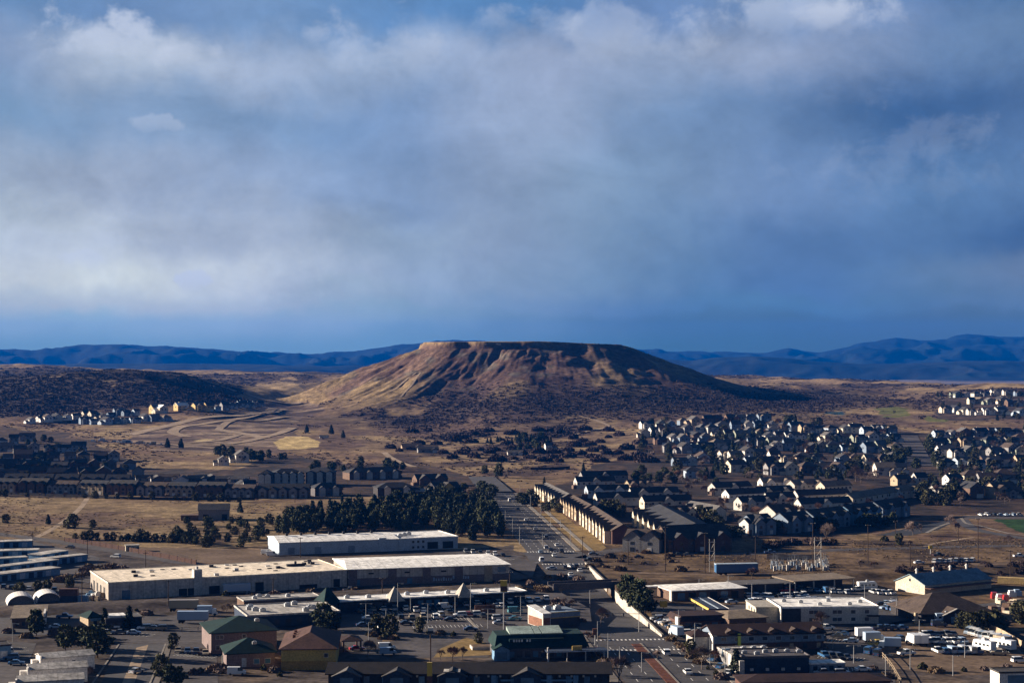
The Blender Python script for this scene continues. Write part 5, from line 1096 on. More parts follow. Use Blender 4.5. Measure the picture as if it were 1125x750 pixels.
def pick(pal, r_): return r_.choices([a for a, _ in pal], [b for _, b in pal])[0]
def street(a, b_, n, where, ref, seed, pal=PAL, rpal=RPAL, kinds=(0, 1, 2, 3, 4, 0, 2), rz=12, skip=(), s=1.0, jit=2.2, away='from the main road', group=None, rev=False):
    """One row of houses along a street, counted off from one end."""
    r_ = random.Random(seed)
    for i in range(n):
        t = i/max(1, n-1); px = a[0]+(b_[0]-a[0])*t+r_.uniform(-jit, jit); py = a[1]+(b_[1]-a[1])*t+r_.uniform(-1.3, 1.3)
        k, w_, rf = r_.choice(kinds), pick(pal, r_), pick(rpal, r_); ang = rz+r_.uniform(-9, 9)+(r_.choice((0, 0, 0, 0, 0, 0, -90)) if k != 1 else 0)
        if i in skip: continue
        form = ('gabled house', 'street-gabled house', 'cross-gabled house', 'hipped house', 'narrow house', 'low house')[k]
        j = n-i if rev else i+1
        house(px, py, k, w_, rf, ang, '%s %s, %s roof, %s %s, %s' % (w_, form, rf, ordw(j), away, where), group or ref, s*r_.uniform(.86, 1.2))
E = 'houses of the hillside neighbourhood'
away_m = 'from the meadow'
street((712, 470), (838, 463), 11, 'top row under the mesa', E, 1, away=away_m)
street((706, 479), (846, 470), 12, 'second row under the mesa', E, 2, away=away_m)
street((726, 488), (848, 479), 11, 'third row under the mesa', E, 3, away=away_m)
street((738, 498), (850, 489), 10, 'fourth row under the mesa', E, 4, away=away_m)
street((746, 511), (846, 500), 9, 'fifth row under the mesa', E, 5, away=away_m, skip=(3,))
street((760, 524), (842, 513), 6, 'lowest row, mesa side', E, 6, away=away_m, skip=(1, 2))
M_ = 'from the striped street'
street((850, 474), (978, 476), 11, 'top row, mesa side', E, 7, away=M_, rev=True)
street((846, 484), (980, 486), 12, 'second row, mesa side', E, 8, away=M_, rev=True)
street((853, 495), (982, 497), 11, 'third row, mesa side', E, 9, away=M_, rev=True)
street((850, 508), (984, 509), 10, 'fourth row, mesa side', E, 10, away=M_, rev=True, skip=(4,))
street((852, 521), (986, 521), 9, 'fifth row, mesa side', E, 11, away=M_, rev=True, skip=(5, 6))
street((990, 533), (1120, 530), 8, 'lowest row, far side', E, 12, away=M_, skip=(2,))
street((1032, 480), (1132, 478), 8, 'top row, far side', E, 13, away=M_, pal=PAL)
street((1034, 491), (1135, 488), 9, 'second row, far side', E, 14, away=M_)
street((1036, 502), (1135, 499), 8, 'third row, far side', E, 15, away=M_)
street((1040, 514), (1135, 511), 7, 'fourth row, far side', E, 16, away=M_)
street((1034, 545), (1130, 546), 7, 'lot-side row', E, 17, away=M_, skip=(3,))
T_ = 'houses on the eastern crest'
street((1040, 453), (1094, 456), 7, 'lower crest row', T_, 18, away='from the fairway', pal=[('cream', 3), ('white', 3), ('bone', 3)], s=.95)
street((1066, 443), (1130, 446), 7, 'middle crest row', T_, 19, away='from the fairway')
street((1048, 436), (1132, 434), 8, 'topmost crest row', T_, 20, away='from the fairway', s=.9)
street((1100, 455), (1140, 458), 3, 'beyond the crest trees', T_, 21, away='from the fairway')
# dark western neighbourhood below the graded hillside
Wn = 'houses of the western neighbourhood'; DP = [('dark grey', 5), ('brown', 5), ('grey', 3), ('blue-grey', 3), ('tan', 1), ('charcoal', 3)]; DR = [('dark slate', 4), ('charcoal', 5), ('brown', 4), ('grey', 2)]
F_ = 'from the tan meadow'
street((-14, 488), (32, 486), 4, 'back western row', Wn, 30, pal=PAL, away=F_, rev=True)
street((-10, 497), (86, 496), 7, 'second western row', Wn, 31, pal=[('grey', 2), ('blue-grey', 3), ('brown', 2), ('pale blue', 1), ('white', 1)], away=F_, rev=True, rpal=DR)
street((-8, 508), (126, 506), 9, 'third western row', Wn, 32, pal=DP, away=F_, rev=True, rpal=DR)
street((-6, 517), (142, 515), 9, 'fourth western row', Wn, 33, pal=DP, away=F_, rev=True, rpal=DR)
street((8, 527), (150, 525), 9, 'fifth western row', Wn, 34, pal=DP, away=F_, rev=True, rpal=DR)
street((158, 527), (262, 529), 8, 'low roofs under the meadow', Wn, 35, pal=[('white', 1), ('dark grey', 3), ('grey', 2)], kinds=(5,), away='from the fourth row', rpal=[('brown', 2), ('grey', 2)], s=.9)
street((246, 510), (264, 508), 2, 'at the gabled hillside farm', Wn, 36, pal=[('bone', 1)], rpal=[('grey', 1)], kinds=(1,), away='from the meadow trees')
# pale new houses on the dark hill's foot
Nn = 'new houses under the dark hill'
street((34, 464), (112, 460), 9, 'sunlit row, dark hill', Nn, 40, pal=[('white', 4), ('cream', 4), ('bone', 1)], kinds=(1, 4, 0), away='from the hill bushes', s=.95, rz=38)
street((100, 459), (150, 456), 6, 'upper row, dark hill', Nn, 41, pal=[('blue-grey', 3), ('pale blue', 2), ('bone', 1)], away='from the sunlit row', s=.95, rz=38)
street((94, 467), (182, 463), 9, 'lower row, dark hill', Nn, 42, pal=[('blue-grey', 2), ('pale blue', 3), ('white', 1)], away='from the sunlit row', s=.95, rz=38)
street((240, 451), (284, 446), 8, 'shaded row, dark hill', Nn, 43, pal=[('blue-grey', 3), ('grey', 3), ('pale blue', 2)], away='from the timber frames', s=1.0, rz=30)
for px, py, k, rf, lab in ((170, 454, 4, 'grey', 'narrow house frame of raw timber, outermost of the building site'), (177, 454, 1, 'white', 'raw timber house with pale wrapped end beside the narrow frame'), (199, 451, 0, 'white', 'bright yellow raw timber house with pale roof above the graded earth'), (219, 451, 2, 'grey', 'bright yellow raw timber house with darker roof deck, beside the cut bank'), (229, 452, 4, 'brown', 'tall raw timber house frame next to the shaded row')):
    house(px, py, k, 'raw timber' if px != 177 else 'cream', rf, 40, lab, 'timber houses being built', 1.25)
# terraces
def terrace(label, p1, p2, D, h, wall, roof, pitch=.55, fg=0, fgw=5.0, group=None, wins=6, ends=True, cat='terrace', name='terrace', wm2=None, fgd=1.6):
    a, L_, th = frame_of(p1, p2); r = empty(name, (a[0], a[1], a[2]-.1), th); tag(r, label, cat, group)
    gable_x(r, 0, L_, 0, D, h, pitch, W[wall], RF[roof], .4)
    for i in range(fg):
        x = L_*(i+.5)/fg; gable_y(r, x-fgw/2, x+fgw/2, -fgd, D*.45, h-.2, .75, W[wm2 or wall], RF[roof], .35, nm=('gable_wall', 'gable_roof')); win(r, x, h*.55, 1.7, 1.4, d=-fgd); win(r, x, .5, 2.0, 1.9, d=-fgd, m=hg if i % 2 else glass)
    for i in range(wins):
        x = L_*(i+.25 if fg else i+.5)/wins
        if not any(abs(x-L_*(j+.5)/max(fg, 1)) < fgw/2+.7 for j in range(fg)): win(r, x, h*.58, 1.5, 1.3)
    if ends and len(label) % 2 == 0: MB().ext_y([(-2.4, 0), (-.05, 0), (-.05, 3.1), (-2.4, 2.3)], .8, D*.62).build('porch', W['brown'], r)
    if ends: win(r, D*.35, h*.55, 1.2, 1.4, 'l', d=0); win(r, D*.65, h*.55, 1.2, 1.4, 'l', d=0)
    return r
TG = 'terraces beside the main road'  # main walls darkened so the gaps between the gables read as shade
terrace('white-gabled grey-roofed terrace facing the main road, at the meadow end', (592, 544.7), (616.5, 558.6), 10, 6.0, 'brown', 'grey', .55, 8, 6, TG, 0, cat='terrace', wm2='cream', fgd=3.2)
terrace('tan-gabled terrace facing the main road, between its two neighbours', (620.7, 560.8), (640, 572.6), 10, 6.2, 'brown', 'brown', .55, 6, 6, TG, 0, wm2='tan', fgd=3.2)
terrace('brick-footed white-gabled terrace facing the main road, at the crossing end', (642, 574.5), (672.5, 597.5), 10.5, 6.4, 'brick', 'brown', .55, 8, 6, TG, 0, wm2='cream', fgd=3.2)
terrace('tall terrace with steep cream end gables behind the brick one', (698, 576), (734, 600), 26, 6.5, 'cream', 'dark slate', .32, 6, 7, 'terraces of the slope', 0, fgd=2.5)
terrace('grey twin-gabled terrace standing at the corner of the crossing', (686, 605.5), (724, 607), 13, 6.4, 'dark grey', 'brown', .5, 2, 9, 'terraces of the slope', 4, wm2='grey')
terrace('big dark brick terrace with blue windows facing the substation road', (735, 607), (804, 604), 17, 6.2, 'brown', 'dark slate', .62, 3, 7, 'terraces of the slope', 9, wm2='brick')
rows = [((634, 537), (676, 536), 'dark slate', 'bone', 1), ((640, 530.5), (690, 529), 'dark slate', 'grey', 1), ((646, 547), (692, 546), 'dark slate', 'pale blue', 2), ((692, 541), (716, 540), 'brown', 'tan', 3), ((656, 556), (702, 555), 'dark slate', 'bone', 1), ((694, 550), (746, 549), 'dark slate', 'bone', 2), ((708, 560), (760, 558.5), 'dark slate', 'cream', 1),
 ((786, 544), (826, 542), 'dark slate', 'bone', 1), ((801, 552), (842, 550), 'dark slate', 'white', 0), ((815, 561), (852, 559), 'dark slate', 'bone', 2), ((834, 549), (872, 547), 'dark slate', 'cream', 2), ((844, 556), (874, 555), 'dark slate', 'bone', 1), ((877, 553), (934, 551), 'dark slate', 'bone', 0), ((880, 563), (936, 561), 'dark slate', 'bone', 1),
 ((838, 538), (872, 537), 'tan', 'white', 2), ((873, 541), (906, 539), 'tan', 'bone', 2), ((906, 543), (936, 541), 'tan', 'cream', 0), ((937, 557), (978, 549.5), 'tan', 'cream', 0), ((976, 550), (1012, 545), 'tan', 'bone', 2), ((728, 574), (764, 571), 'brown', 'cream', 3), ((752, 566), (784, 572), 'grey', 'bone', 3)]  # tan roofs: sunlit slopes put into the roof colour
rows.sort(key=lambda q: (q[0][0]))
for i, (p1, p2, rf, wl, g) in enumerate(rows):
    terrace('%s terrace, %s roof%s, %s slope row from the main road' % (wl, rf, (', %d front gables' % g if g > 1 else ', one front gable' if g else ', plain front'), ordw(i+1)), p1, p2, 8.0, 5.2, wl, rf, .72, g, 6, 'terraces of the slope', 7)
bg_ = [((812, 586.5), (827, 588), 'white', 'dark slate', 1, 'white-gabled house at the end of the blue-grey terraces, by the garden path'), ((828, 588), (851, 586.5), 'blue-grey', 'dark slate', 2, 'blue-grey terrace with twin gables beside the white-gabled house'), ((866, 585.5), (893, 583), 'blue-grey', 'dark slate', 2, 'blue-grey terrace behind the taller screen of evergreens'), ((896, 582), (934, 577), 'blue-grey', 'charcoal', 3, 'blue-grey terrace with three gables in the middle of its curve'), ((937, 576.5), (968, 572), 'steel blue', 'dark slate', 3, 'bluest terrace near the park end of the curve'), ((970, 571), (1000, 566), 'blue-grey', 'dark slate', 2, 'blue-grey terrace at the very park end of the curve'), ((852, 576), (876, 574), 'bone', 'brown', 1, 'pale short terrace between the slope rows and the blue-grey ones')]
for p1, p2, wl, rf, g, lab in bg_: terrace(lab, p1, p2, 12, 6.3, wl, rf, .6, g, 6, 'blue-grey terraces', 5)
# western dark terraces along the field
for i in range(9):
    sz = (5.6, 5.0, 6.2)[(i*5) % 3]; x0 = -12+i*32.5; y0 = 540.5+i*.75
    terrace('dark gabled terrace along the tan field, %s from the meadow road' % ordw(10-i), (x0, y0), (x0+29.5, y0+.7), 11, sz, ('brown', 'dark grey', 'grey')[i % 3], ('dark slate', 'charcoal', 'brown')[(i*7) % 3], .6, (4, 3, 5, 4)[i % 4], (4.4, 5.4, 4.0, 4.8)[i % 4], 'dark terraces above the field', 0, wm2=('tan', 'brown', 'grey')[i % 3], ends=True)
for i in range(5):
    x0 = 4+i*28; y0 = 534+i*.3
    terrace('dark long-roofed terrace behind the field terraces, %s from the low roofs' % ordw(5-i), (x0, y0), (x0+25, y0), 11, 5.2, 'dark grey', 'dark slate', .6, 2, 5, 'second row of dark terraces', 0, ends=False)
house(266, 540, 1, 'white', 'dark slate', 20, 'small bright white house at the end of the dark terraces', None, .9); house(274, 541, 4, 'white', 'dark slate', 16, 'narrow white-gabled house beside the small bright one', None, .9)
# apartments
def flats(label, p1, p2, D, h, wall, roof, bays, group='apartment blocks'):
    a, L_, th = frame_of(p1, p2); r = empty('apartment_block', (a[0], a[1], a[2]-.1), th); tag(r, label, 'apartments', group)
    shell(r, 0, L_, 0, D, h, W[wall]); hip(r, 0, L_, 0, D, h, 3.0, RF[roof], .6)
    for i in range(bays):
        x = L_*(i+.5)/bays; b = MB().box(x-1.8, x+1.8, -1.6, .0, -.2, h-.6).build('bay', W['tan' if i % 2 else 'bone'], r); gable_y(r, x-2, x+2, -1.7, 3, h-.5, .6, W['bone'], RF[roof], .3, nm=('gable_wall', 'gable_roof'))
        for z in (.8, 3.6, 6.4):
            if z < h-1.5: win(r, x, z, 1.8, 1.5, d=-1.6); win(r, x+L_/bays/2, z, 1.4, 1.4)
    return r
flats('three-storey apartment block with tan bays, beside the dark terraces', (284, 536), (298, 536), 14, 9.5, 'dark grey', 'dark slate', 2); flats('long three-storey apartment block with lit tan bays in the middle', (300, 535), (334, 534), 14, 9.5, 'blue-grey', 'dark slate', 4); flats('three-storey apartment block at the clubhouse end', (336, 533), (367, 533), 14, 9.5, 'dark grey', 'dark slate', 3)
terrace('dark gabled terrace in front of the apartment blocks', (283, 547), (339, 547), 11, 5.4, 'brown', 'dark slate', .6, 5, 5, 'dark terraces above the field', 0, wm2='grey'); flats('lower dark block with cream front behind the path', (346, 545), (376, 544), 12, 5.6, 'dark grey', 'dark slate', 2)
flats('long low green-grey roofed block behind the clubhouse', (384, 527), (441, 525), 14, 5.6, 'brown', 'charcoal', 4); flats('dark two-storey clubhouse with two pale window bays', (415, 546), (457, 545), 14, 6.2, 'charcoal', 'dark slate', 2, 'clubhouse blocks')
terrace('dark gabled hall with pale roof edge, behind the clubhouse by the road end', (458, 534), (492, 533), 12, 5, 'brown', 'charcoal', .5, 2, 8, 'clubhouse blocks', 3); terrace('dark gabled hall nearest the main road end with a lit yellow gable', (478, 544), (506, 543), 12, 5, 'charcoal', 'charcoal', .5, 1, 9, 'clubhouse blocks', 3, wm2='yellow'); terrace('low dark hall with bright eaves beside the clubhouse', (450, 545), (472, 545), 8, 3.4, 'charcoal', 'warm grey', .3, 0, 5, 'clubhouse blocks', 4)
house(452, 494, 5, 'tan', 'brown', 10, 'low tan farmhouse hidden among the oak thickets below the mesa', None, 1.2); house(470, 497, 5, 'grey', 'charcoal', 8, 'low grey farmhouse hidden among the oak thickets below the mesa', None, 1.2); house(602, 494, 4, 'white', 'grey', 15, 'tiny bright white cottage beside the meadow conifers', None, .7); house(606, 494, 5, 'bone', 'grey', 15, 'small pale shed next to the white cottage in the meadow', None, .6); house(566, 500, 5, 'bone', 'grey', 5, 'low pale farm building at the end of the meadow drive', None, .9)
house(356, 481, 5, 'white', 'grey', 8, 'tiny pale hillside farmhouse under the two tall conifers', None, .6)
x, y, z = at(547.5, 384.5); r = empty('lookout_house', (x, y+6, hz(x, y+6)), 0); tag(r, 'small tan building standing alone on the rim of the mesa', 'building'); gable_x(r, -3.6, 3.6, 0, 5, 2.3, .25, W['cream'], RF['tan'], .2); win(r, 1, .8, 1.4, 1)
# garden trees of the neighbourhoods
def yard_trees(poly, n, md, seed, kinds, lab, grp, lo, hi):
    for px, py in rand_in(poly, n, md, seed): plant(kinds, px, py, random.uniform(lo, hi), lab, 'tree', grp)
yard_trees([(700, 500), (715, 466), (850, 461), (985, 472), (985, 528), (840, 530), (760, 530)], 190, 7.5, 50, bares[:3]+pines[:1]+spruces+junipers, 'yard tree among the houses of the hillside neighbourhood, mesa side', 'yard trees of the hillside neighbourhood', 6, 11)
yard_trees([(1022, 482), (1130, 472), (1130, 560), (1010, 556), (990, 530), (1030, 525)], 100, 7.5, 51, bares[:2]+spruces+junipers, 'yard tree among the houses beyond the shadow-striped street', 'yard trees beyond the striped street', 6, 11)
yard_trees([(1020, 436), (1060, 430), (1130, 430), (1130, 462), (1095, 462), (1035, 456)], 40, 9, 52, spruces+junipers+bares[:1], 'tree among the houses on the eastern crest', 'trees of the eastern crest', 5, 8)
yard_trees([(-5, 482), (60, 486), (130, 505), (150, 530), (-5, 536)], 50, 9, 53, pines+junipers+bares[:1], 'yard tree in the shaded western neighbourhood', 'yard trees of the western neighbourhood', 5, 8)
for i in range(24): plant(junipers+bares[:1], -4+i*12.3+random.uniform(-4, 4), 544.5+i*.3, random.uniform(3, 6), 'small tree in the strip before the dark field terraces', 'tree', 'trees before the field terraces')
yard_trees([(692, 532), (780, 540), (940, 544), (1004, 556), (930, 576), (850, 584), (760, 578), (700, 566)], 62, 6.5, 60, bares, 'bare winter tree among the long slope terraces', 'bare trees of the slope terraces', 5, 8.5)
yard_trees([(980, 480), (1012, 512), (1000, 530), (975, 515), (965, 490)], 14, 7, 54, pines, 'dark pine lining the shadow-striped street', 'pines along the striped street', 8, 11)
yard_trees([(1010, 480), (1028, 485), (1042, 520), (1026, 520), (1020, 500)], 12, 7, 55, pines, 'dark pine on the far side of the shadow-striped street', 'pines across the striped street', 7, 10)
yard_trees([(640, 552), (700, 560), (700, 572), (660, 565)], 10, 6, 57, bares, 'bare tree in the court behind the road terraces', 'court trees of the terraces', 5, 7)
yard_trees([(850, 560), (935, 566), (930, 574), (850, 580)], 14, 6, 58, bares, 'bare tree between the pale rows and the blue-grey terraces', 'bare trees of the terrace gardens', 5, 8)
yard_trees([(690, 520), (770, 522), (790, 536), (700, 534)], 26, 7, 59, bares+pines, 'tree in the belt between the slope terraces and the hillside houses', 'trees of the terrace belt', 5, 9)
plant(bares[1:2], 940, 529, 15, 'very large brown bare tree rising above the tan-roofed terraces', 'tree'); plant(bares[1:2], 946, 530, 13, 'second large bare tree leaning into the very large one', 'tree')
plant(bares[1:2], 1044, 527, 12, 'large round bare tree among the lower houses beyond the striped street', 'tree'); plant(bares[2:3], 1030, 548, 11, 'wide reddish bare tree by the park lot entrance', 'tree')
# streets of the neighbourhoods and the building site
strip('wide_street', [(996, 479), (1001, 489), (1006, 500), (1012, 512)], 22, asphalt_old, .25, step=8)
strip('side_street', [(776, 489), (796, 497), (812, 507), (824, 514)], 9, asphalt_old, .25, step=6)
strip('side_street', [(790, 536), (806, 556), (826, 570), (812, 583)], 9, asphalt_old, .1)
for pts, w_ in (([(141, 478), (175, 470), (205, 463), (240, 458), (275, 455), (310, 450)], 17), ([(205, 480), (190, 475), (200, 469), (240, 463), (280, 456), (300, 449)], 13), ([(238, 472), (258, 475), (276, 478), (290, 481)], 16), ([(250, 488), (275, 484), (300, 478), (322, 470)], 11), ([(205, 487), (240, 484), (262, 478)], 9), ([(262, 462), (290, 462), (318, 458)], 10), ([(240, 472), (246, 467), (256, 462)], 9), ([(130, 486), (170, 487), (200, 490), (236, 493)], 8), ([(266, 432), (280, 436), (300, 441), (330, 443)], 12), ([(228, 420), (245, 425), (262, 431)], 10)):
    strip('dirt_road', pts, w_, dirt, .4, step=8)
strip('path', [(422, 497), (428, 502), (440, 508), (455, 513)], 6, dirt, .3, step=6); strip('path', [(556, 508), (575, 503), (590, 500)], 4, dirt, .3, step=6)
strip('path', [(638, 458), (655, 462), (668, 469), (645, 474), (630, 478)], 5, dirt, .4, step=8)
strip('path', [(428, 430), (447, 418), (462, 410), (440, 436)], 3, dirt, .4, step=8)
# ------------------------------------------------------------------ vehicles
tyre = mat('tyre rubber', (.02, .02, .02), .8, .1, 3, .2); cg = mat('car glass', (.02, .025, .03), .08, .05, 2, .5); lamp_m = mat('lamp lens', (.5, .48, .45), .2, .05, 2, .5); tail_m = mat('tail lens', (.25, .02, .02), .3, .05, 2, .5)
PAINT = {k: mat('car paint '+k, c, .3, .04, .6, .5) for k, c in {'white': (.78, .77, .75), 'silver': (.42, .43, .45), 'black': (.02, .02, .023), 'grey': (.13, .135, .145), 'blue': (.04, .12, .26), 'red': (.36, .03, .03), 'dark green': (.03, .07, .05), 'tan': (.36, .29, .2), 'teal': (.05, .2, .24), 'yellow': (.62, .42, .05), 'dark blue': (.02, .045, .10), 'pale blue': (.35, .44, .55)}.items()}
cp_ = mat('car paint', (.5, .5, .5))
def wheels(r, xs, w, rad=.34):
    for x in xs:
        for s in (-1, 1):
            y = s*(w/2-.12); MB().tube((x, y-.12, rad), (x, y+.12, rad), rad, rad, 12).build('wheel', tyre, r)
def car_proto(kind):
    r = empty(kind); w = .92
    lower, cabin, glassb = {
     'sedan': ([(-2.3,.32),(2.25,.32),(2.3,.62),(2.1,.78),(1.0,.92),(-1.5,.95),(-2.25,.9)], [(-1.75,.93),(1.05,.9),(.35,1.42),(-.95,1.42)], None),
     'estate_car': ([(-2.3,.36),(2.25,.36),(2.3,.75),(2.1,.92),(1.1,1.02),(-2.25,1.05)], [(-2.2,1.04),(1.15,1.0),(.5,1.68),(-2.0,1.70)], None),
     'pickup': ([(-2.7,.42),(2.6,.42),(2.65,.85),(2.4,1.0),(1.3,1.08),(-2.68,1.08)], [(-.9,1.07),(1.4,1.05),(.75,1.78),(-.7,1.8)], None),
     'van': ([(-2.6,.36),(2.5,.36),(2.55,.85),(2.2,1.1),(1.6,1.2),(-2.58,1.2)], [(-2.55,1.19),(1.7,1.18),(1.0,2.1),(-2.5,2.15)], None)}[kind]
    MB().ext_y(lower, -w, w).build('body', cp_, r)
    (a, b_, c, d) = cabin; q = .14
    MB().hexa([(a[0], -w+.04, a[1]), (b_[0], -w+.04, b_[1]), (b_[0], w-.04, b_[1]), (a[0], w-.04, a[1])], [(d[0], -w+q, d[1]), (c[0], -w+q, c[1]), (c[0], w-q, c[1]), (d[0], w-q, d[1])]).build('window', cg, r)
    MB().hexa([(d[0]-.03, -w+q-.03, d[1]-.03), (c[0]+.03, -w+q-.03, c[1]-.03), (c[0]+.03, w-q+.03, c[1]-.03), (d[0]-.03, w-q+.03, d[1]-.03)], [(d[0]+.08, -w+q+.06, d[1]+.06), (c[0]-.1, -w+q+.06, c[1]+.06), (c[0]-.1, w-q-.06, c[1]+.06), (d[0]+.08, w-q-.06, d[1]+.06)]).build('car_roof', cp_, r)
    if kind == 'van': MB().box(-2.5, .35, -w-.012, w+.012, 1.2, 2.05).build('side_panel', cp_, r)
    if kind == 'pickup': MB().box(-2.55, -1.0, -.78, .78, 1.083, 1.10).build('bed', darkm, r)
    x1 = max(p[0] for p in lower); x0 = min(p[0] for p in lower)
    for s in (-1, 1): MB().box(x1-.12, x1+.02, s*.62-.18, s*.62+.18, .6, .76).build('headlight', lamp_m, r); MB().box(x0-.02, x0+.12, s*.68-.14, s*.68+.14, .68, .86).build('tail_light', tail_m, r)
    wheels(r, (-1.4, 1.4) if kind in ('sedan', 'estate_car') else (-1.65, 1.65), 1.84)
    kids_of(r); retire(r); return r
CARS = {k: car_proto(k) for k in ('sedan', 'estate_car', 'pickup', 'van')}
def box_truck_proto():
    r = empty('box_truck'); MB().box(-3.4, 1.5, -1.15, 1.15, .95, 3.4).build('cargo_box', cp_, r); MB().hexa([(1.55, -1.0, .5), (3.4, -1.0, .5), (3.4, 1.0, .5), (1.55, 1.0, .5)], [(1.55, -.95, 2.3), (2.8, -.95, 2.3), (2.8, .95, 2.3), (1.55, .95, 2.3)]).build('cab', mat('truck cab white', (.75, .75, .74), .4, .05), r); MB().hexa([(2.9, -.9, 1.45), (3.17, -.9, 1.3), (3.17, .9, 1.3), (2.9, .9, 1.45)], [(2.75, -.88, 2.2), (2.92, -.88, 2.2), (2.92, .88, 2.2), (2.75, .88, 2.2)]).build('windscreen', cg, r); MB().box(-3.3, 3.2, -.5, .5, .5, .9).build('chassis', darkm, r); wheels(r, (-2.4, 2.5), 2.2, .45); kids_of(r); retire(r); return r
def trailer_proto():
    r = empty('trailer'); MB().box(-5, 5, -1.2, 1.2, 1.15, 3.9).build('cargo_box', cp_, r); MB().box(-4.8, 4.8, -.5, .5, .8, 1.12).build('chassis', darkm, r); wheels(r, (-4.2, -3.2), 2.3, .48); MB().box(3.6, 3.9, -.7, -.5, 0, 1.1).box(3.6, 3.9, .5, .7, 0, 1.1).build('landing_leg', metal, r); kids_of(r); retire(r); return r
def motorhome_proto():
    r = empty('motorhome'); MB().ext_y([(-3.8,.6),(3.4,.6),(3.6,1.5),(3.2,2.9),(2.8,3.2),(-3.8,3.2)], -1.15, 1.15).build('body', cp_, r); MB().hexa([(3.28, -1, 1.6), (3.62, -1, 1.6), (3.62, 1, 1.6), (3.28, 1, 1.6)], [(3.1, -1, 2.7), (3.34, -1, 2.7), (3.34, 1, 2.7), (3.1, 1, 2.7)]).build('windscreen', cg, r)
    for k in range(4): MB().box(-3+k*1.5, -2.1+k*1.5, -1.19, 1.19, 1.7, 2.3).build('window', cg, r)
    MB().box(-3.6, 3.2, -1.17, 1.17, 1.15, 1.35).build('stripe', W['steel blue'], r); ac(r, 0, 0, 3.2, .6); wheels(r, (-2.2, 2.4), 2.2, .45); kids_of(r); retire(r); return r
CARS['box_truck'] = box_truck_proto(); CARS['trailer'] = trailer_proto(); CARS['motorhome'] = motorhome_proto()
NICE = {'sedan': 'sedan', 'estate_car': 'estate car', 'pickup': 'pickup', 'van': 'van', 'box_truck': 'box truck', 'trailer': 'box trailer', 'motorhome': 'motorhome'}
def car(px, py, kind, colour, deg, label, group=None, s=1.0, road=False):
    if road: y = (H0+5*0)*F/(py-HY); x = (px-CX)/F*y
    else: x, y, _ = at(px, py)
    z = .1
    t = (x-TRX(y))*.997
    if abs(t) < 9.4 and 505 < y < 700:              # down in the cutting: slide along the sight line to the road surface
        for _ in range(12): y = (H0+float(dip(y)))*F/(py-HY)
        x = (px-CX)/F*y; z = -float(dip(y))+.1
    o = copy_tree(CARS[kind], (x, y, z if y < 1090 else hz(x, y)+.1), R(deg), s, {'car paint': PAINT[colour]}); cat = 'truck' if kind in ('box_truck',) else 'trailer' if kind == 'trailer' else 'motorhome' if kind == 'motorhome' else 'van' if kind == 'van' else 'car'
    return tag(o, label, cat, group)
def car_row(a, b_, n, deg, where, group, seed, kinds=('sedan', 'estate_car', 'estate_car', 'pickup'), cols=('white', 'silver', 'grey', 'black', 'blue', 'white', 'red', 'dark blue', 'tan'), from_='from the main road', skip=(), jit=.4, rev=False):
    r_ = random.Random(seed)
    for i in range(n):
        t = i/max(1, n-1); k, c = r_.choice(kinds), r_.choice(cols)
        if i in skip: continue
        car(a[0]+(b_[0]-a[0])*t+r_.uniform(-jit, jit), a[1]+(b_[1]-a[1])*t+r_.uniform(-.2, .2), k, c, deg+r_.choice((0, 180))+r_.uniform(-3, 3), '%s %s, %s in %s, %s' % (c, NICE[k], ordw(n-i if rev else i+1), where, from_), group)
RD = 94.8                                            # heading of the main road
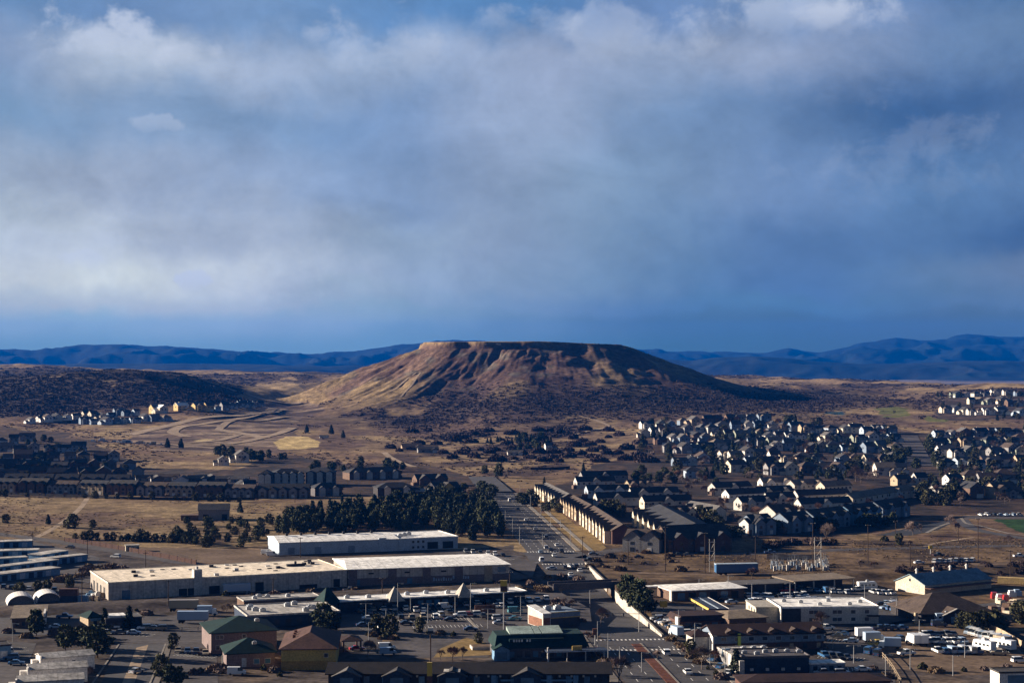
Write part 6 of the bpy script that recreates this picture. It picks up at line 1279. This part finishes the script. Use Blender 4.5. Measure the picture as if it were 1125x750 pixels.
for px, py, k, c, d, lab in [
 (732, 719, 'estate_car', 'white', RD, 'white tall car driving up the near lanes past the packed car lot'), (755.5, 740, 'sedan', 'white', RD, 'white sedan driving up the lane beside the inn'),
 (595, 617, 'van', 'white', RD, 'white van waiting at the far crossing, town side'), (606, 625.5, 'sedan', 'silver', RD+90, 'silver sedan turning in the crossing, townward corner'), (621, 624.5, 'sedan', 'black', RD, 'black sedan in the middle of the crossing'), (625, 623, 'sedan', 'white', RD+30, 'white sedan beside the black one in the crossing'), (633, 623.5, 'estate_car', 'black', RD, 'black tall car leaving the crossing toward the terraces'), (637, 628, 'sedan', 'white', RD, 'white sedan nearest the bridge in the crossing'), (647, 616.5, 'pickup', 'black', 20, 'black pickup turning off along the side road'), (652, 609.5, 'sedan', 'grey', 10, 'grey sedan on the side road by the lawn'), (609, 611.5, 'sedan', 'white', RD, 'white sedan in the far lanes just past the crosswalk'), (594, 607.5, 'sedan', 'pale blue', RD, 'pale blue sedan in the far townward lane'), (605, 605, 'sedan', 'black', RD, 'black sedan in the far middle lane'), (627, 632.5, 'sedan', 'white', RD, 'white sedan rolling down to the railway bridge'), (626, 637.5, 'estate_car', 'black', RD, 'black tall car just behind the railway bridge'),
 (457, 672, 'pickup', 'white', 100, 'white pickup before the shopping parade, under the first tent'), (465, 672, 'sedan', 'pale blue', 100, 'pale blue sedan next to the white pickup at the parade'), (489, 668.5, 'van', 'white', 30, 'white van passing along the shopping parade'), (484, 676.5, 'estate_car', 'silver', 110, 'silver tall car in the middle of the parade lot'), (493, 673.5, 'sedan', 'black', 110, 'black sedan beside the silver tall car in the parade lot'), (495, 682, 'sedan', 'black', 10, 'black sedan alone crossing the open asphalt of the parade lot'), (446, 686, 'sedan', 'black', 20, 'black sedan by the twin brown trees'), (517, 692.5, 'sedan', 'dark blue', 10, 'dark blue sedan leaving the parade lot by its low hedge'), (531, 679, 'pickup', 'black', 100, 'black pickup beside the dark billboard in the parade lot'), (544, 667, 'sedan', 'white', 100, 'white sedan behind the dark billboard'), (551, 667, 'estate_car', 'white', 100, 'white tall car behind the dark billboard, beside the sign pole'), (548, 680.5, 'estate_car', 'silver', 15, 'silver tall car parked at the foot of the sign pole'), (549, 685.5, 'sedan', 'silver', 15, 'silver sedan parked one row below the sign pole cars'), (566, 673, 'van', 'teal', 15, 'teal van parked by the sign pole'), (566, 681, 'sedan', 'teal', 15, 'teal sedan parked beside the teal van'), (527, 667, 'sedan', 'grey', 100, 'grey sedan at the parade front near the second tent'), (426, 719, 'van', 'pale blue', 15, 'pale blue van parked behind the long motel'), (425, 713.5, 'van', 'white', 15, 'white van parked close behind the pale blue one'), (395, 673, 'sedan', 'black', 100, 'black sedan at the pyramid-roof end of the parade lot'), (406.5, 674, 'sedan', 'grey', 100, 'grey sedan second from the pyramid roof'), (405, 680.5, 'sedan', 'white', 15, 'white sedan by the twin brown trees'), (399, 688, 'sedan', 'dark blue', 15, 'dark blue sedan in the shade behind the yellow block'), (418, 690.5, 'sedan', 'white', 100, 'white sedan half hidden by the twin brown trees'), (392, 714, 'sedan', 'red', 15, 'red sedan under the entrance canopy'), (590, 676, 'sedan', 'white', 60, 'white sedan at the orange wall of the burger stand'), (590, 682, 'sedan', 'black', 60, 'black sedan at the orange wall of the burger stand'), (604, 696, 'sedan', 'silver', 20, 'silver sedan before the burger stand windows'), (628, 696, 'sedan', 'red', 20, 'dull red sedan before the burger stand windows'),
 (742.5, 699, 'box_truck', 'pale blue', 110, 'pale blue box truck parked at the corner of the packed car lot'), (759, 684.5, 'estate_car', 'red', 15, 'bright red tall car in front of the brown shop'), (864, 650, 'pickup', 'red', 20, 'red and white pickup under the edge of the grey shed'), (907, 650.5, 'van', 'blue', 100, 'blue van before the tan open shed'), (942, 649, 'pickup', 'white', 15, 'white pickup at the end of the tan open shed'), (953, 648, 'motorhome', 'white', 10, 'white motorhome parked behind the rows of cars'), (802, 655, 'estate_car', 'blue', 15, 'blue tall car by the bright wedge roof hall'), (804, 662.5, 'sedan', 'pale blue', 15, 'pale blue sedan below the blue tall car'), (795, 659, 'sedan', 'black', 15, 'black sedan next to the blue tall car'), (768, 657, 'sedan', 'blue', 15, 'blue sedan before the service hall doors'),
 (935, 705.5, 'sedan', 'pale blue', 165, 'pale blue sedan alone on the open asphalt beside the yard fence'), (922, 701, 'pickup', 'black', 150, 'black pickup near the yard fence'), (926, 698, 'sedan', 'dark blue', 150, 'dark blue sedan beside the black pickup'), (908, 691.5, 'pickup', 'white', 20, 'white pickup by the corner of the two-storey office'), (948, 737, 'sedan', 'white', 10, 'white sedan on the lower asphalt by the fence'), (952, 701, 'box_truck', 'white', 10, 'white box truck at the head of the fenced yard'), (961, 706, 'box_truck', 'pale blue', 10, 'pale blue box truck behind the fence, second in its file'), (964, 709, 'pickup', 'yellow', 10, 'yellow pickup squeezed between the box trucks'), (977, 712.5, 'box_truck', 'pale blue', 170, 'pale blue box truck standing apart inside the yard'), (955, 717.5, 'van', 'blue', 60, 'blue van pulled up to the yard fence'), (965, 720, 'van', 'dark blue', 60, 'dark blue van in shade by the yard fence'), (996, 719.5, 'pickup', 'white', 20, 'white pickup alone in the middle of the dirt yard'), (1120, 727.5, 'estate_car', 'white', 10, 'white tall car alone at the lower corner of the yard'), (1003, 708, 'box_truck', 'white', 100, 'white box truck in the yard row, nearer the fence'), (1011, 708, 'box_truck', 'white', 100, 'white box truck in the yard row, nearer the sedans'), (1081, 714.5, 'motorhome', 'white', 120, 'white motorhome at the end of the short yard row'), (1098, 710, 'box_truck', 'tan', 120, 'tan box truck beside the motorhome'), (1103, 713.5, 'motorhome', 'white', 120, 'white motorhome behind the tan box truck'), (1098, 719.5, 'pickup', 'tan', 165, 'low tan pickup parked on the lower side of the yard'),
 (202, 671, 'trailer', 'tan', 5, 'cream box trailer behind the blue one in the dirt lot'), (212, 684, 'trailer', 'pale blue', 2, 'long pale blue box trailer in the dirt lot'), (228, 676, 'box_truck', 'pale blue', 5, 'pale blue box truck beside the two trailers'), (260, 652.5, 'trailer', 'pale blue', 18, 'pale trailer backed against the long warehouse'), (222, 670.5, 'pickup', 'dark blue', 20, 'dark blue pickup at the nose of the cream trailer'), (260, 741, 'van', 'white', 5, 'white van below the lower green-roofed office'), (150, 739, 'sedan', 'silver', 60, 'silver sedan driving on the divided road at the lower corner'), (71, 679, 'pickup', 'blue', 5, 'blue pickup parked by the tan-roofed building'), (62, 690, 'sedan', 'pale blue', 5, 'pale blue sedan by the tall conifers'), (115, 690, 'sedan', 'pale blue', 10, 'pale blue sedan by the little green-roofed shop'), (124, 690, 'sedan', 'white', 10, 'white sedan before the dark shop with white roof panel'), (119, 696, 'sedan', 'silver', 10, 'silver sedan in the row above the divided road'), (133, 696, 'sedan', 'grey', 10, 'grey sedan in the row above the divided road'), (147, 696.5, 'sedan', 'pale blue', 10, 'pale blue sedan at the end of the row above the divided road'), (77, 602, 'sedan', 'black', 160, 'black sedan on the country road beside the plank fence'), (127, 612.5, 'estate_car', 'white', 160, 'white tall car on the country road below the plank fence'), (293, 609, 'van', 'white', 10, 'white van at the end wall of the white-roofed shed'), (299, 610.5, 'van', 'white', 10, 'second white van by the white-roofed shed, nearer the warehouse'), (1031, 611, 'pickup', 'black', 10, 'black pickup on the dirt track above the line of white cars'), (1010, 619, 'sedan', 'white', 10, 'white sedan apart from the line along the rail yard track'), (1120, 612, 'pickup', 'white', 5, 'white pickup far along the rail yard track'), (702, 613, 'sedan', 'black', 5, 'black sedan on the side road before the brick terrace'), (745, 611, 'pickup', 'black', 5, 'black pickup parked before the brick terrace'), (756, 610.5, 'sedan', 'grey', 5, 'grey sedan parked before the brick terrace'), (846, 608, 'pickup', 'blue', 5, 'blue pickup on the road behind the substation'), (240, 699, 'van', 'white', 10, 'white van behind the mauve offices'), (1040, 684, 'motorhome', 'pale blue', 5, 'pale motorhome at the porch of the shingled hall'), (1032, 688, 'van', 'dark blue', 5, 'dark blue van by the gate pier of the shingled hall'), (968, 665, 'sedan', 'black', 20, 'black sedan just outside the corner parking block')]:
    car(px, py, k, c, d, lab)
G1 = 'cars packed by the brown shop'
car_row((722, 681), (748, 693), 9, 10, 'outer packed file', G1, 1, from_='from the yellow sign'); car_row((727, 684), (752, 697), 8, 10, 'inner packed file', G1, 2, from_='from the yellow sign', skip=(6,)); car_row((750, 688), (772, 696), 6, 10, 'file before the brown shop', G1, 3, from_='from the white gable', cols=('blue', 'grey', 'silver', 'dark blue'))
G2 = 'cars behind the two-storey office'
car_row((822, 656), (846, 657), 6, 100, 'back file behind the office', G2, 4, cols=('white', 'white', 'silver', 'blue')); car_row((824, 662), (846, 663), 5, 100, 'middle file behind the office', G2, 5, cols=('white', 'blue', 'pale blue', 'grey')); car_row((856, 657), (884, 655), 7, 100, 'file before the grey shed', G2, 6, cols=('white', 'silver', 'pale blue', 'black')); car_row((858, 662), (890, 661), 8, 100, 'file behind the white roof', G2, 7, cols=('white', 'silver', 'pale blue', 'grey')); car_row((892, 661), (930, 662), 9, 100, 'file by the office back', G2, 8, cols=('white', 'grey', 'black', 'silver')); car_row((960, 652), (978, 653), 5, 100, 'short file by bare bushes', G2, 9, cols=('white', 'silver'))
G3 = 'cars in the corner block'
car_row((973, 664), (989, 666), 4, 20, 'upper corner block', G3, 10, cols=('blue', 'pale blue', 'silver'), from_='from the office'); car_row((974, 669), (991, 672), 4, 20, 'lower corner block', G3, 11, cols=('blue', 'red', 'pale blue'), from_='from the office'); car_row((967, 692), (990, 691), 4, 8, 'blue line by the office', G3, 12, cols=('blue', 'dark blue'), kinds=('sedan', 'pickup'), from_='from the office')
G4 = 'vehicles in the dirt yard'
car_row((988, 703), (999, 704), 2, 100, 'shaded yard row', G4, 13, cols=('grey', 'dark blue'), from_='from the fence'); car_row((1019, 706), (1058, 706.5), 8, 100, 'long dirt yard row', G4, 14, cols=('white', 'silver', 'pale blue', 'white'), kinds=('estate_car', 'pickup', 'sedan'), from_='from the trucks'); car_row((1030, 717), (1074, 717), 7, 100, 'lower dirt yard row', G4, 15, cols=('white', 'blue', 'pale blue', 'silver'), kinds=('pickup', 'van', 'estate_car'), from_='from the lone pickup'); car_row((1016, 699), (1046, 698), 6, 100, 'dark back yard row', G4, 16, cols=('black', 'dark blue', 'grey', 'white'), kinds=('sedan', 'pickup'), from_='from the fence'); car_row((1064, 696), (1107, 706.5), 12, 60, 'slanting line of white vans', G4, 17, cols=('white', 'pale blue', 'white'), kinds=('van',), from_='from its hall end')
car_row((1027, 618), (1068, 617), 8, 60, 'rail yard track line', 'cars along the rail yard track', 18, cols=('white', 'white', 'silver', 'black'), from_='from the black pickup'); car_row((1078, 566.5), (1120, 566.5), 7, 100, 'ball field lot', 'cars at the ball field', 19, cols=('white', 'silver', 'black', 'pale blue'), from_='from the bare tree')
car_row((4, 646), (60, 650), 7, 100, 'dim storage file', 'cars below the storage rows', 20, cols=('black', 'grey', 'dark blue', 'silver'), from_='from the storage corner'); car_row((512, 607), (552, 611), 6, 100, 'grove annex lot', 'cars by the annex', 21, cols=('black', 'grey', 'white'), from_='from the annex'); car_row((104, 485), (182, 489), 13, 10, 'building site line', 'site vehicles', 22, cols=('white', 'white', 'silver', 'tan', 'blue'), kinds=('van', 'pickup', 'box_truck'), from_='from the dark terraces', jit=1.5)
car_row((262, 700), (226, 702), 2, 100, 'bay behind mauve offices', 'cars behind the offices', 23, from_='from the yellow block'); car_row((385, 650), (400, 650), 1, 10, 'service lane', 'x', 24)
car_row((905, 741), (925, 741), 2, 10, 'shade before white-roofed block', 'cars by the block', 25, cols=('silver', 'grey'), from_='from the lamps'); car_row((880, 700), (902, 703), 3, 100, 'bay beside the inn', 'cars at the inn', 26, cols=('black', 'grey'), from_='from the inn')
car_row((398, 671), (482, 669.5), 8, 100, 'parade front line', 'cars along the parade', 31, from_='from the pyramid roof'); car_row((500, 666), (560, 663), 6, 100, 'far parade line', 'cars along the parade', 32, from_='from the second tent'); car_row((440, 680), (478, 679), 4, 100, 'middle parade line', 'cars in the parade lot', 33, from_='from the brown trees'); car_row((505, 677), (526, 676), 3, 15, 'line by the screen wall', 'cars in the parade lot', 34, from_='from the brown trees')
car_row((572, 663), (600, 659), 4, 100, 'line by the bank', 'cars by the bank', 35, from_='from the parade'); car_row((158, 691), (176, 692), 3, 10, 'line above the divided road', 'cars above the divided road', 36, from_='from the dark shop'); car_row((196, 716), (226, 719), 4, 100, 'lot by the mauve offices', 'cars by the mauve offices', 37, from_='from the divided road'); car_row((0, 712), (18, 730), 4, 15, 'lower corner lot', 'cars in the corner lot', 38, from_='from the pale lamp', cols=('silver', 'grey', 'blue'))
car_row((784, 726), (800, 741), 3, 60, 'kerb lot by the inn', 'cars by the inn kerb', 39, from_='from the inn'); car_row((905, 722), (930, 724), 4, 100, 'lower asphalt line', 'cars on the lower asphalt', 40, from_='from the inn', cols=('black', 'grey', 'blue')); car_row((880, 649), (930, 652), 7, 100, 'line before the tan shed', 'cars by the tan shed', 41, cols=('white', 'silver', 'grey', 'blue'), from_='from the grey shed')
for k, (px, py, c, kk) in enumerate(((612, 600, 'white', 'sedan'), (600, 591, 'grey', 'estate_car'), (588, 582, 'silver', 'sedan'), (617, 607, 'black', 'pickup'), (578, 572, 'white', 'sedan'), (569, 560, 'black', 'sedan'), (600, 603, 'silver', 'estate_car'), (560, 551, 'white', 'van'))): car(px, py, kk, c, RD, '%s %s on the main road beyond the crosswalk, %s from the crossing' % (c, NICE[kk], ordw((2, 4, 5, 1, 6, 7, 3, 8)[k])))
# things of the yards
rc = empty('rail_car', at(787, 637), R(8)); tag(rc, 'long blue rail car standing in the yard behind the wedge roof hall', 'rail car'); MB().box(0, 17.0, 0, 3, 1.1, 4.2).build('body', PAINT['blue'], rc); MB().box(-.1, 17.1, -.1, 3.1, 4.203, 4.5).build('car_roof', W['pale blue'], rc); MB().box(.4, 16.6, .8, 2.2, .5, 1.09).build('chassis', darkm, rc)
for x in (2, 4, 13, 15): MB().tube((x, .2, .5), (x, 2.8, .5), .45, .45, 12).build('wheel', darkm, rc)
ts_ = empty('timber_stack', at(1096, 641), R(-20)); tag(ts_, 'bright yellow stack of sawn timber in the yard past the blue shed', 'timber'); MB().box(0, 14, 0, 2.4, .2, 2.6).build('timber', W['raw timber'], ts_); MB().box(0, .4, .1, 2.3, 0, .2).box(13, 13.4, .1, 2.3, 0, .2).build('bearer', W['brown'], ts_)
for k, (px, py, c) in enumerate(((1093, 657, 'red'), (1099, 659, 'white'), (1106, 660, 'red'), (1112, 655, 'white'), (1118, 654, 'pale blue'))):
    x, y, z = at(px, py); b = MB().box(-1.4, 1.4, -1, 1, 0, 1.6).box(-1.2, .6, -.9, .9, 1.603, 2.3).build('covered_pallet', PAINT[c]); b.location = (x, y, .05); tag(b, '%s wrapped pallet in the timber yard, %s from the yellow stack' % (c, ordw(k+1)), 'pallet', 'pallets in the timber yard')
for k in range(18):
    x, y, z = at(1088+random.uniform(0, 34), 662+random.uniform(0, 12)); h_ = random.uniform(.8, 1.9); b = MB().box(-1.3, 1.3, -.9, .9, .15, h_).box(-1.25, 1.25, -.85, -.6, 0, .147).box(-1.25, 1.25, .6, .85, 0, .147).build('timber_pile', W[random.choice(('tan', 'cream', 'brown'))]); b.location = (x, y, .05); b.rotation_euler = (0, 0, random.random()*3); tag(b, 'small pile of boards in the timber yard behind the shingled hall', 'timber', 'board piles of the timber yard')
for k in range(16):
    x, y, z = at(96+random.uniform(0, 22), 657+random.uniform(-5, 3)); h_ = random.uniform(.6, 1.8); b = MB().box(-.9, .9, -.7, .7, 0, h_).box(-.5, .6, -.5, .5, h_+.003, h_+.5).build('crate', W[random.choice(('tan', 'white', 'steel blue', 'brown'))]); b.location = (x, y, .05); b.rotation_euler = (0, 0, random.random()*3); tag(b, 'small crate in the clutter beside the lit end of the long warehouse', 'crate', 'clutter by the warehouse end')
def bays(p1, p2, n, ln=5.0, m=paint):                # painted bay lines along the edge of a lot
    a, b_ = at(*p1), at(*p2); d = Vector((b_[0]-a[0], b_[1]-a[1], 0)); L_ = d.length; d /= L_; w = Vector((-d.y, d.x, 0)); mb = MB()
    for i in range(n+1):
        p = Vector((a[0], a[1], .075))+d*(L_*i/n); mb.poly([p-d*.07, p+d*.07, p+d*.07+w*ln, p-d*.07+w*ln])
    tag(mb.build('road_markings', m), kind='structure')
for p1, p2, n in (((398, 675), (500, 671), 26), ((440, 683), (520, 680), 20), ((455, 690), (530, 688), 18), ((395, 690), (412, 696), 6), ((722, 686), (752, 699), 14), ((820, 659), (850, 659), 8), ((856, 664), (935, 662), 24), ((968, 668), (992, 670), 7), ((905, 704), (940, 706), 9), ((898, 722), (945, 726), 12), ((880, 735), (950, 737), 16), ((10, 712), (30, 740), 7), ((190, 720), (232, 723), 11), ((100, 694), (160, 699), 14), ((570, 668), (600, 664), 7), ((606, 700), (645, 699), 8), ((512, 612), (560, 615), 14)): bays(p1, p2, n)
# ------------------------------------------------------------------ poles, masts and signs
wood = mat('creosoted pole', (.06, .042, .033), .9, .2, 1, .1); steel = mat('pole steel', (.30, .30, .31), .5, .1, 1, .4, .5)
def pole(px, py, top, label, m=wood, r0=.2, r1=.13, arms=1, cat='utility pole', name='utility_pole', wide=2.2):
    x, y, z = at(px, py); h_ = (py-top)*y/F; o = empty(name, (x, y, z)); tag(o, label, cat, None); MB().tube((0, 0, -.3), (0, 0, h_), r0, r1, 8).build('pole', m, o)
    for i in range(arms):
        zz = h_-.5-i*1.3; c = MB().box(-wide/2, wide/2, -.08, .08, zz, zz+.18).build('crossarm', m, o)
        for s in (-.9, -.35, .35, .9): MB().tube((s*wide/2, 0, zz+.183), (s*wide/2, 0, zz+.5), .05, .05, 6).build('insulator', W['bone'], c)
    return o
for px, py, tp, lab in ((731, 627, 578, 'tall dark pole before the grey twin-gabled terrace'), (774.5, 629, 585, 'tall dark pole beside the pale frame mast by the blue rail car'), (893, 628, 574, 'tallest dark pole at the substation'), (953.5, 618, 576, 'dark pole standing alone on the slope past the substation'), (1074.5, 618, 569, 'dark pole beside the line of parked white cars'), (640, 612, 589, 'thin dark pole on the pavement by the lawn'), (1053, 594, 578, 'thin pole within the park path loop'), (984, 596, 572, 'thin pole at the dark bluish lot'), (215, 548, 540, 'short pole on the upper edge of the tan field'), (324, 552, 543, 'short pole at the corner of the dark terraces')):
    pole(px, py, tp, lab)
def frame_mast(px, py, tp, w_, label):
    x, y, z = at(px, py); h_ = (py-tp)*y/F; o = empty('frame_mast', (x, y, z)); tag(o, label, 'mast')
    for s in (-w_/2, w_/2): MB().box(s-.14, s+.14, -.14, .14, 0, h_).build('leg', W['bone'], o)
    for f in (.35, .62, .9): MB().box(-w_/2-.3, w_/2+.3, -.1, .1, h_*f, h_*f+.3).build('crossbeam', W['bone'], o)
    for f in (.35, .62): MB().tube((-w_/2, 0, h_*f), (w_/2, 0, h_*(f+.27)), .07, .07, 5).build('brace', W['bone'], o)
frame_mast(782.3, 628, 592, 2.0, 'pale two-legged frame mast by the blue rail car'); frame_mast(898.7, 625, 590, 2.7, 'pale two-legged frame mast at the substation')
ss = random.Random(5)
for k in range(46):                                  # substation gear
    px = 848+ss.uniform(0, 62); py = 625+ss.uniform(-6, 2); x, y, z = at(px, py); o = empty('transformer', (x, y, 0)); tag(o, 'grey steel gear standard in the fenced substation behind the open sheds', 'transformer', 'gear of the substation'); h_ = ss.uniform(2.6, 6.0)
    MB().box(-.5, .5, -.5, .5, 0, h_*.45).build('tank', W['blue-grey'] if k % 3 else W['bone'], o); MB().box(-.08, .08, -.08, .08, h_*.45, h_).box(-1.0, 1.0, -.06, .06, h_+.003, h_+.15).build('busbar', steel, o)
    for s in (-.7, 0, .7): MB().tube((s, 0, h_*.455), (s, 0, h_*.45+.8), .1, .06, 6).build('bushing', W['bone'], o)
MBo = MB().box(0, 24, 0, .1, 0, 2.2); o = MBo.build('substation_wall', W['tan']); o.location = at(842, 614); tag(o, 'low tan wall with dark gaps behind the substation', 'wall')
def lamp(px, py, tp, label, double=False):
    x, y, z = at(px, py); h_ = (py-tp)*y/F; o = empty('street_lamp', (x, y, z)); tag(o, label, 'lamp'); MB().tube((0, 0, 0), (0, 0, h_), .13, .08, 8).build('pole', steel, o)
    for s in ((-1, 1) if double else (1,)): a = MB().box(min(0, s*1.6), max(0, s*1.6), -.05, .05, h_-.2, h_-.08).build('arm', steel, o); MB().box(s*1.6-.4, s*1.6+.4, -.18, .18, h_-.32, h_-.2).build('lamp_head', W['bone'], a)
for px, py, tp, lab in ((437, 672, 640, 'slim lamp standing before the first tent of the parade'), (517, 671, 640, 'slim lamp standing before the second tent of the parade'), (451, 672, 655, 'short lamp in the parade lot'), (973, 752, 718, 'pale lamp at the foot of the yard fence'), (1000, 735, 712, 'thin dark lamp inside the dirt yard'), (1047, 742, 719, 'thin dark lamp on the lower edge of the dirt yard'), (405, 705, 683, 'pale lamp on the strip by the twin brown trees'), (648, 668, 648, 'pale lamp beside the sunken road'), (768, 650, 636, 'short lamp before the service hall'), (14, 705, 684, 'pale lamp at the edge of the lower lot'), (705, 738, 716, 'lamp on the near median'), (808, 737, 714, 'dark lamp in front of the blue-walled shop'), (596, 600, 586, 'lamp on the far median'), (800, 652, 632, 'lamp by the open sheds')): lamp(px, py, tp, lab)
def lamp_row(pts, where):
    for i, (x, y) in enumerate(pts): lamp(CX+F*x/y, HY+F*H0/y, HY+F*(H0-8.5)/y, 'slim street lamp on %s, %s from the lower edge of the view' % (where, ordw(i+1)))
lamp_row([RP2(y, 14.6) for y in (442, 462, 484, 510)], 'the inn side pavement'); lamp_row([RP2(y, -13.6) for y in (446, 468, 490)], 'the shop side pavement'); lamp_row([RP2(y, 11.3) for y in (765, 805, 850, 900, 960, 1030)], 'the terrace side pavement'); lamp_row([RP2(y, -11.6) for y in (775, 815, 860, 915, 985)], 'the grove side kerb')
for i, (px, py) in enumerate(((402, 684), (424, 690), (470, 684), (500, 676), (536, 690), (572, 676))): lamp(px, py, py-22, 'slim lamp among the cars of the parade lot, %s from the pyramid roof' % ordw(i+1), True)
for i, (px, py) in enumerate(((826, 660), (868, 660), (912, 664), (950, 662), (985, 676), (915, 712), (938, 728), (1010, 700), (1060, 722))): lamp(px, py, py-20, 'slim lamp of the eastern lots, %s from the filling canopy' % ordw(i+1), True)
for (px, py, tp), lab in zip(((36, 604, 584), (96, 612, 593), (160, 626, 606), (330, 612, 590), (420, 662, 634), (300, 664, 636), (185, 668, 640), (90, 664, 636), (560, 654, 628), (690, 620, 592), (830, 618, 588), (1000, 628, 600), (1110, 632, 604)), ['beside the storage rows at the field road', 'on the country road opposite the black sedan', 'on the country road at the plank fence', 'behind the middle of the long warehouse', 'on the rail bank before the brick and tan hall', 'behind the narrow white-roofed shop block', 'above the two box trailers', 'below the lit end of the long warehouse', 'at the parade end of the rail bank', 'in the brushy strip before the grey twin gables', 'behind the blue rail car', 'at the gable end of the blue-roofed shed', 'behind the yellow timber stack']): pole(px, py, tp, 'thin wooden utility pole '+lab)
def sign(px, py, tp, label, w_, hh, m, name='pole_sign', m2=None, pm=steel, letters=None):
    x, y, z = at(px, py); h_ = (py-tp)*y/F; o = empty(name, (x, y, z)); tag(o, label, 'sign'); MB().tube((0, 0, 0), (0, 0, h_-hh), .22, .18, 8).build('pole', pm, o); MB().box(-w_/2, w_/2, -.3, .3, h_-hh, h_).build('panel', m, o)
    if m2: MB().box(-w_/2-.03, w_/2+.03, -.34, .34, h_-hh*.95, h_-hh*.5).build('lower_panel', m2, o)
    return o
sign(553.5, 691, 637, 'very tall sign mast with slim yellow panel over the parade lot', 2.2, 3.7, PAINT['yellow'], m2=W['brick']); sign(473, 736, 689, 'tall mast with small white and black sign before the parking lot', 1.5, 1.7, W['white'], pm=wood, m2=W['charcoal']); sign(472, 762, 727, 'yellow and dark red vertical sign rising in front of the motel', 1.3, 7, PAINT['yellow'], m2=W['brick'])
sign(729, 670, 659.5, 'square yellow board on short legs before the filling station', 2.6, 2.2, PAINT['yellow'], name='board_sign'); sign(1022.5, 608, 599, 'small yellow marker board beside the upper road', 1.6, 1.4, PAINT['yellow'], name='board_sign')
sign(799, 728, 712, 'blue square shop sign on a dark mast at the kerb', 3.0, 2.0, W['steel blue'], pm=wood); sign(654, 708, 690, 'round-topped orange sign among the bare shrubs by the crossing', 1.6, 1.8, W['rust'])
bb = empty('billboard', at(533, 674.5), R(12)); tag(bb, 'dark brown screen wall standing in the parade lot', 'screen'); MB().box(-3.6, 3.6, -.2, .2, .4, 3.2).build('panel', W['brick'], bb); [MB().box(x-.1, x+.1, -.1, .1, 0, .4).build('post', W['brown'], bb) for x in (-3, 3)]
xg = empty('traffic_signal', at(702, 694), R(RD-90)); tag(xg, 'traffic signal with long mast arm over the near crossing', 'traffic signal'); MB().tube((0, 0, 0), (0, 0, 6.2), .15, .11, 8).build('pole', steel, xg); MB().tube((0, 0, 5.9), (-13.5, 0, 6.3), .1, .06, 6).build('arm', steel, xg)
for x in (-5, -8.5, -12): MB().box(x-.18, x+.18, -.18, .18, 5.2, 6.2).build('signal_head', darkm, xg)
kb = empty('planter', at(532, 712), R(10)); tag(kb, 'low stone planter bed at the corner of the car park', 'planter'); MB().box(-4, 4, -2.5, 2.5, 0, .9).build('kerb', W['bone'], kb); MB().box(-3.7, 3.7, -2.2, 2.2, .903, 1.0).build('soil', dirt_d, kb)
for x0, y0, x1, y1, lab in ((514, 679, 525, 690, 'long pale kerb strip dividing the parade lot'), (500, 694.5, 478, 695.5, 'low kerb along the lower edge of the parade lot')):
    strip('kerb', [(x0, y0), ((x0+x1)/2, (y0+y1)/2), (x1, y1)], .9, concrete, .15, .15)
sheet('planted_bed', [(476, 722), (540, 719), (536, 706), (512, 700), (484, 712)], lawn, .05); sheet('planted_bed', [(420, 700), (440, 699), (438, 703), (420, 705)], dirt_d, .05); sheet('planted_bed', [(648, 712), (668, 706), (690, 722), (676, 734), (660, 726)], red_mulch, .055)
# ------------------------------------------------------------------ air, and clearing away the master copies
def wipe(o):
    for c in list(KIDS.get(o.name, ())): wipe(c)
    bpy.data.objects.remove(o, do_unlink=True)
for o in PROTO: wipe(o)
hb = MB().box(-12500, 12500, -400, 19400, HZB, 560); hm = bpy.data.materials.new('blue air'); hm.use_nodes = True; t = hm.node_tree; t.nodes.clear()
pv = t.nodes.new('ShaderNodeVolumePrincipled'); pv.inputs['Color'].default_value = (.0, .17, .80, 1); pv.inputs['Density'].default_value = HAZE; pv.inputs['Anisotropy'].default_value = 0.0
mo = t.nodes.new('ShaderNodeOutputMaterial'); t.links.new(pv.outputs[0], mo.inputs['Volume'])
hm.cycles.homogeneous_volume = True
haze = hb.build('haze', hm); tag(haze, kind='stuff')
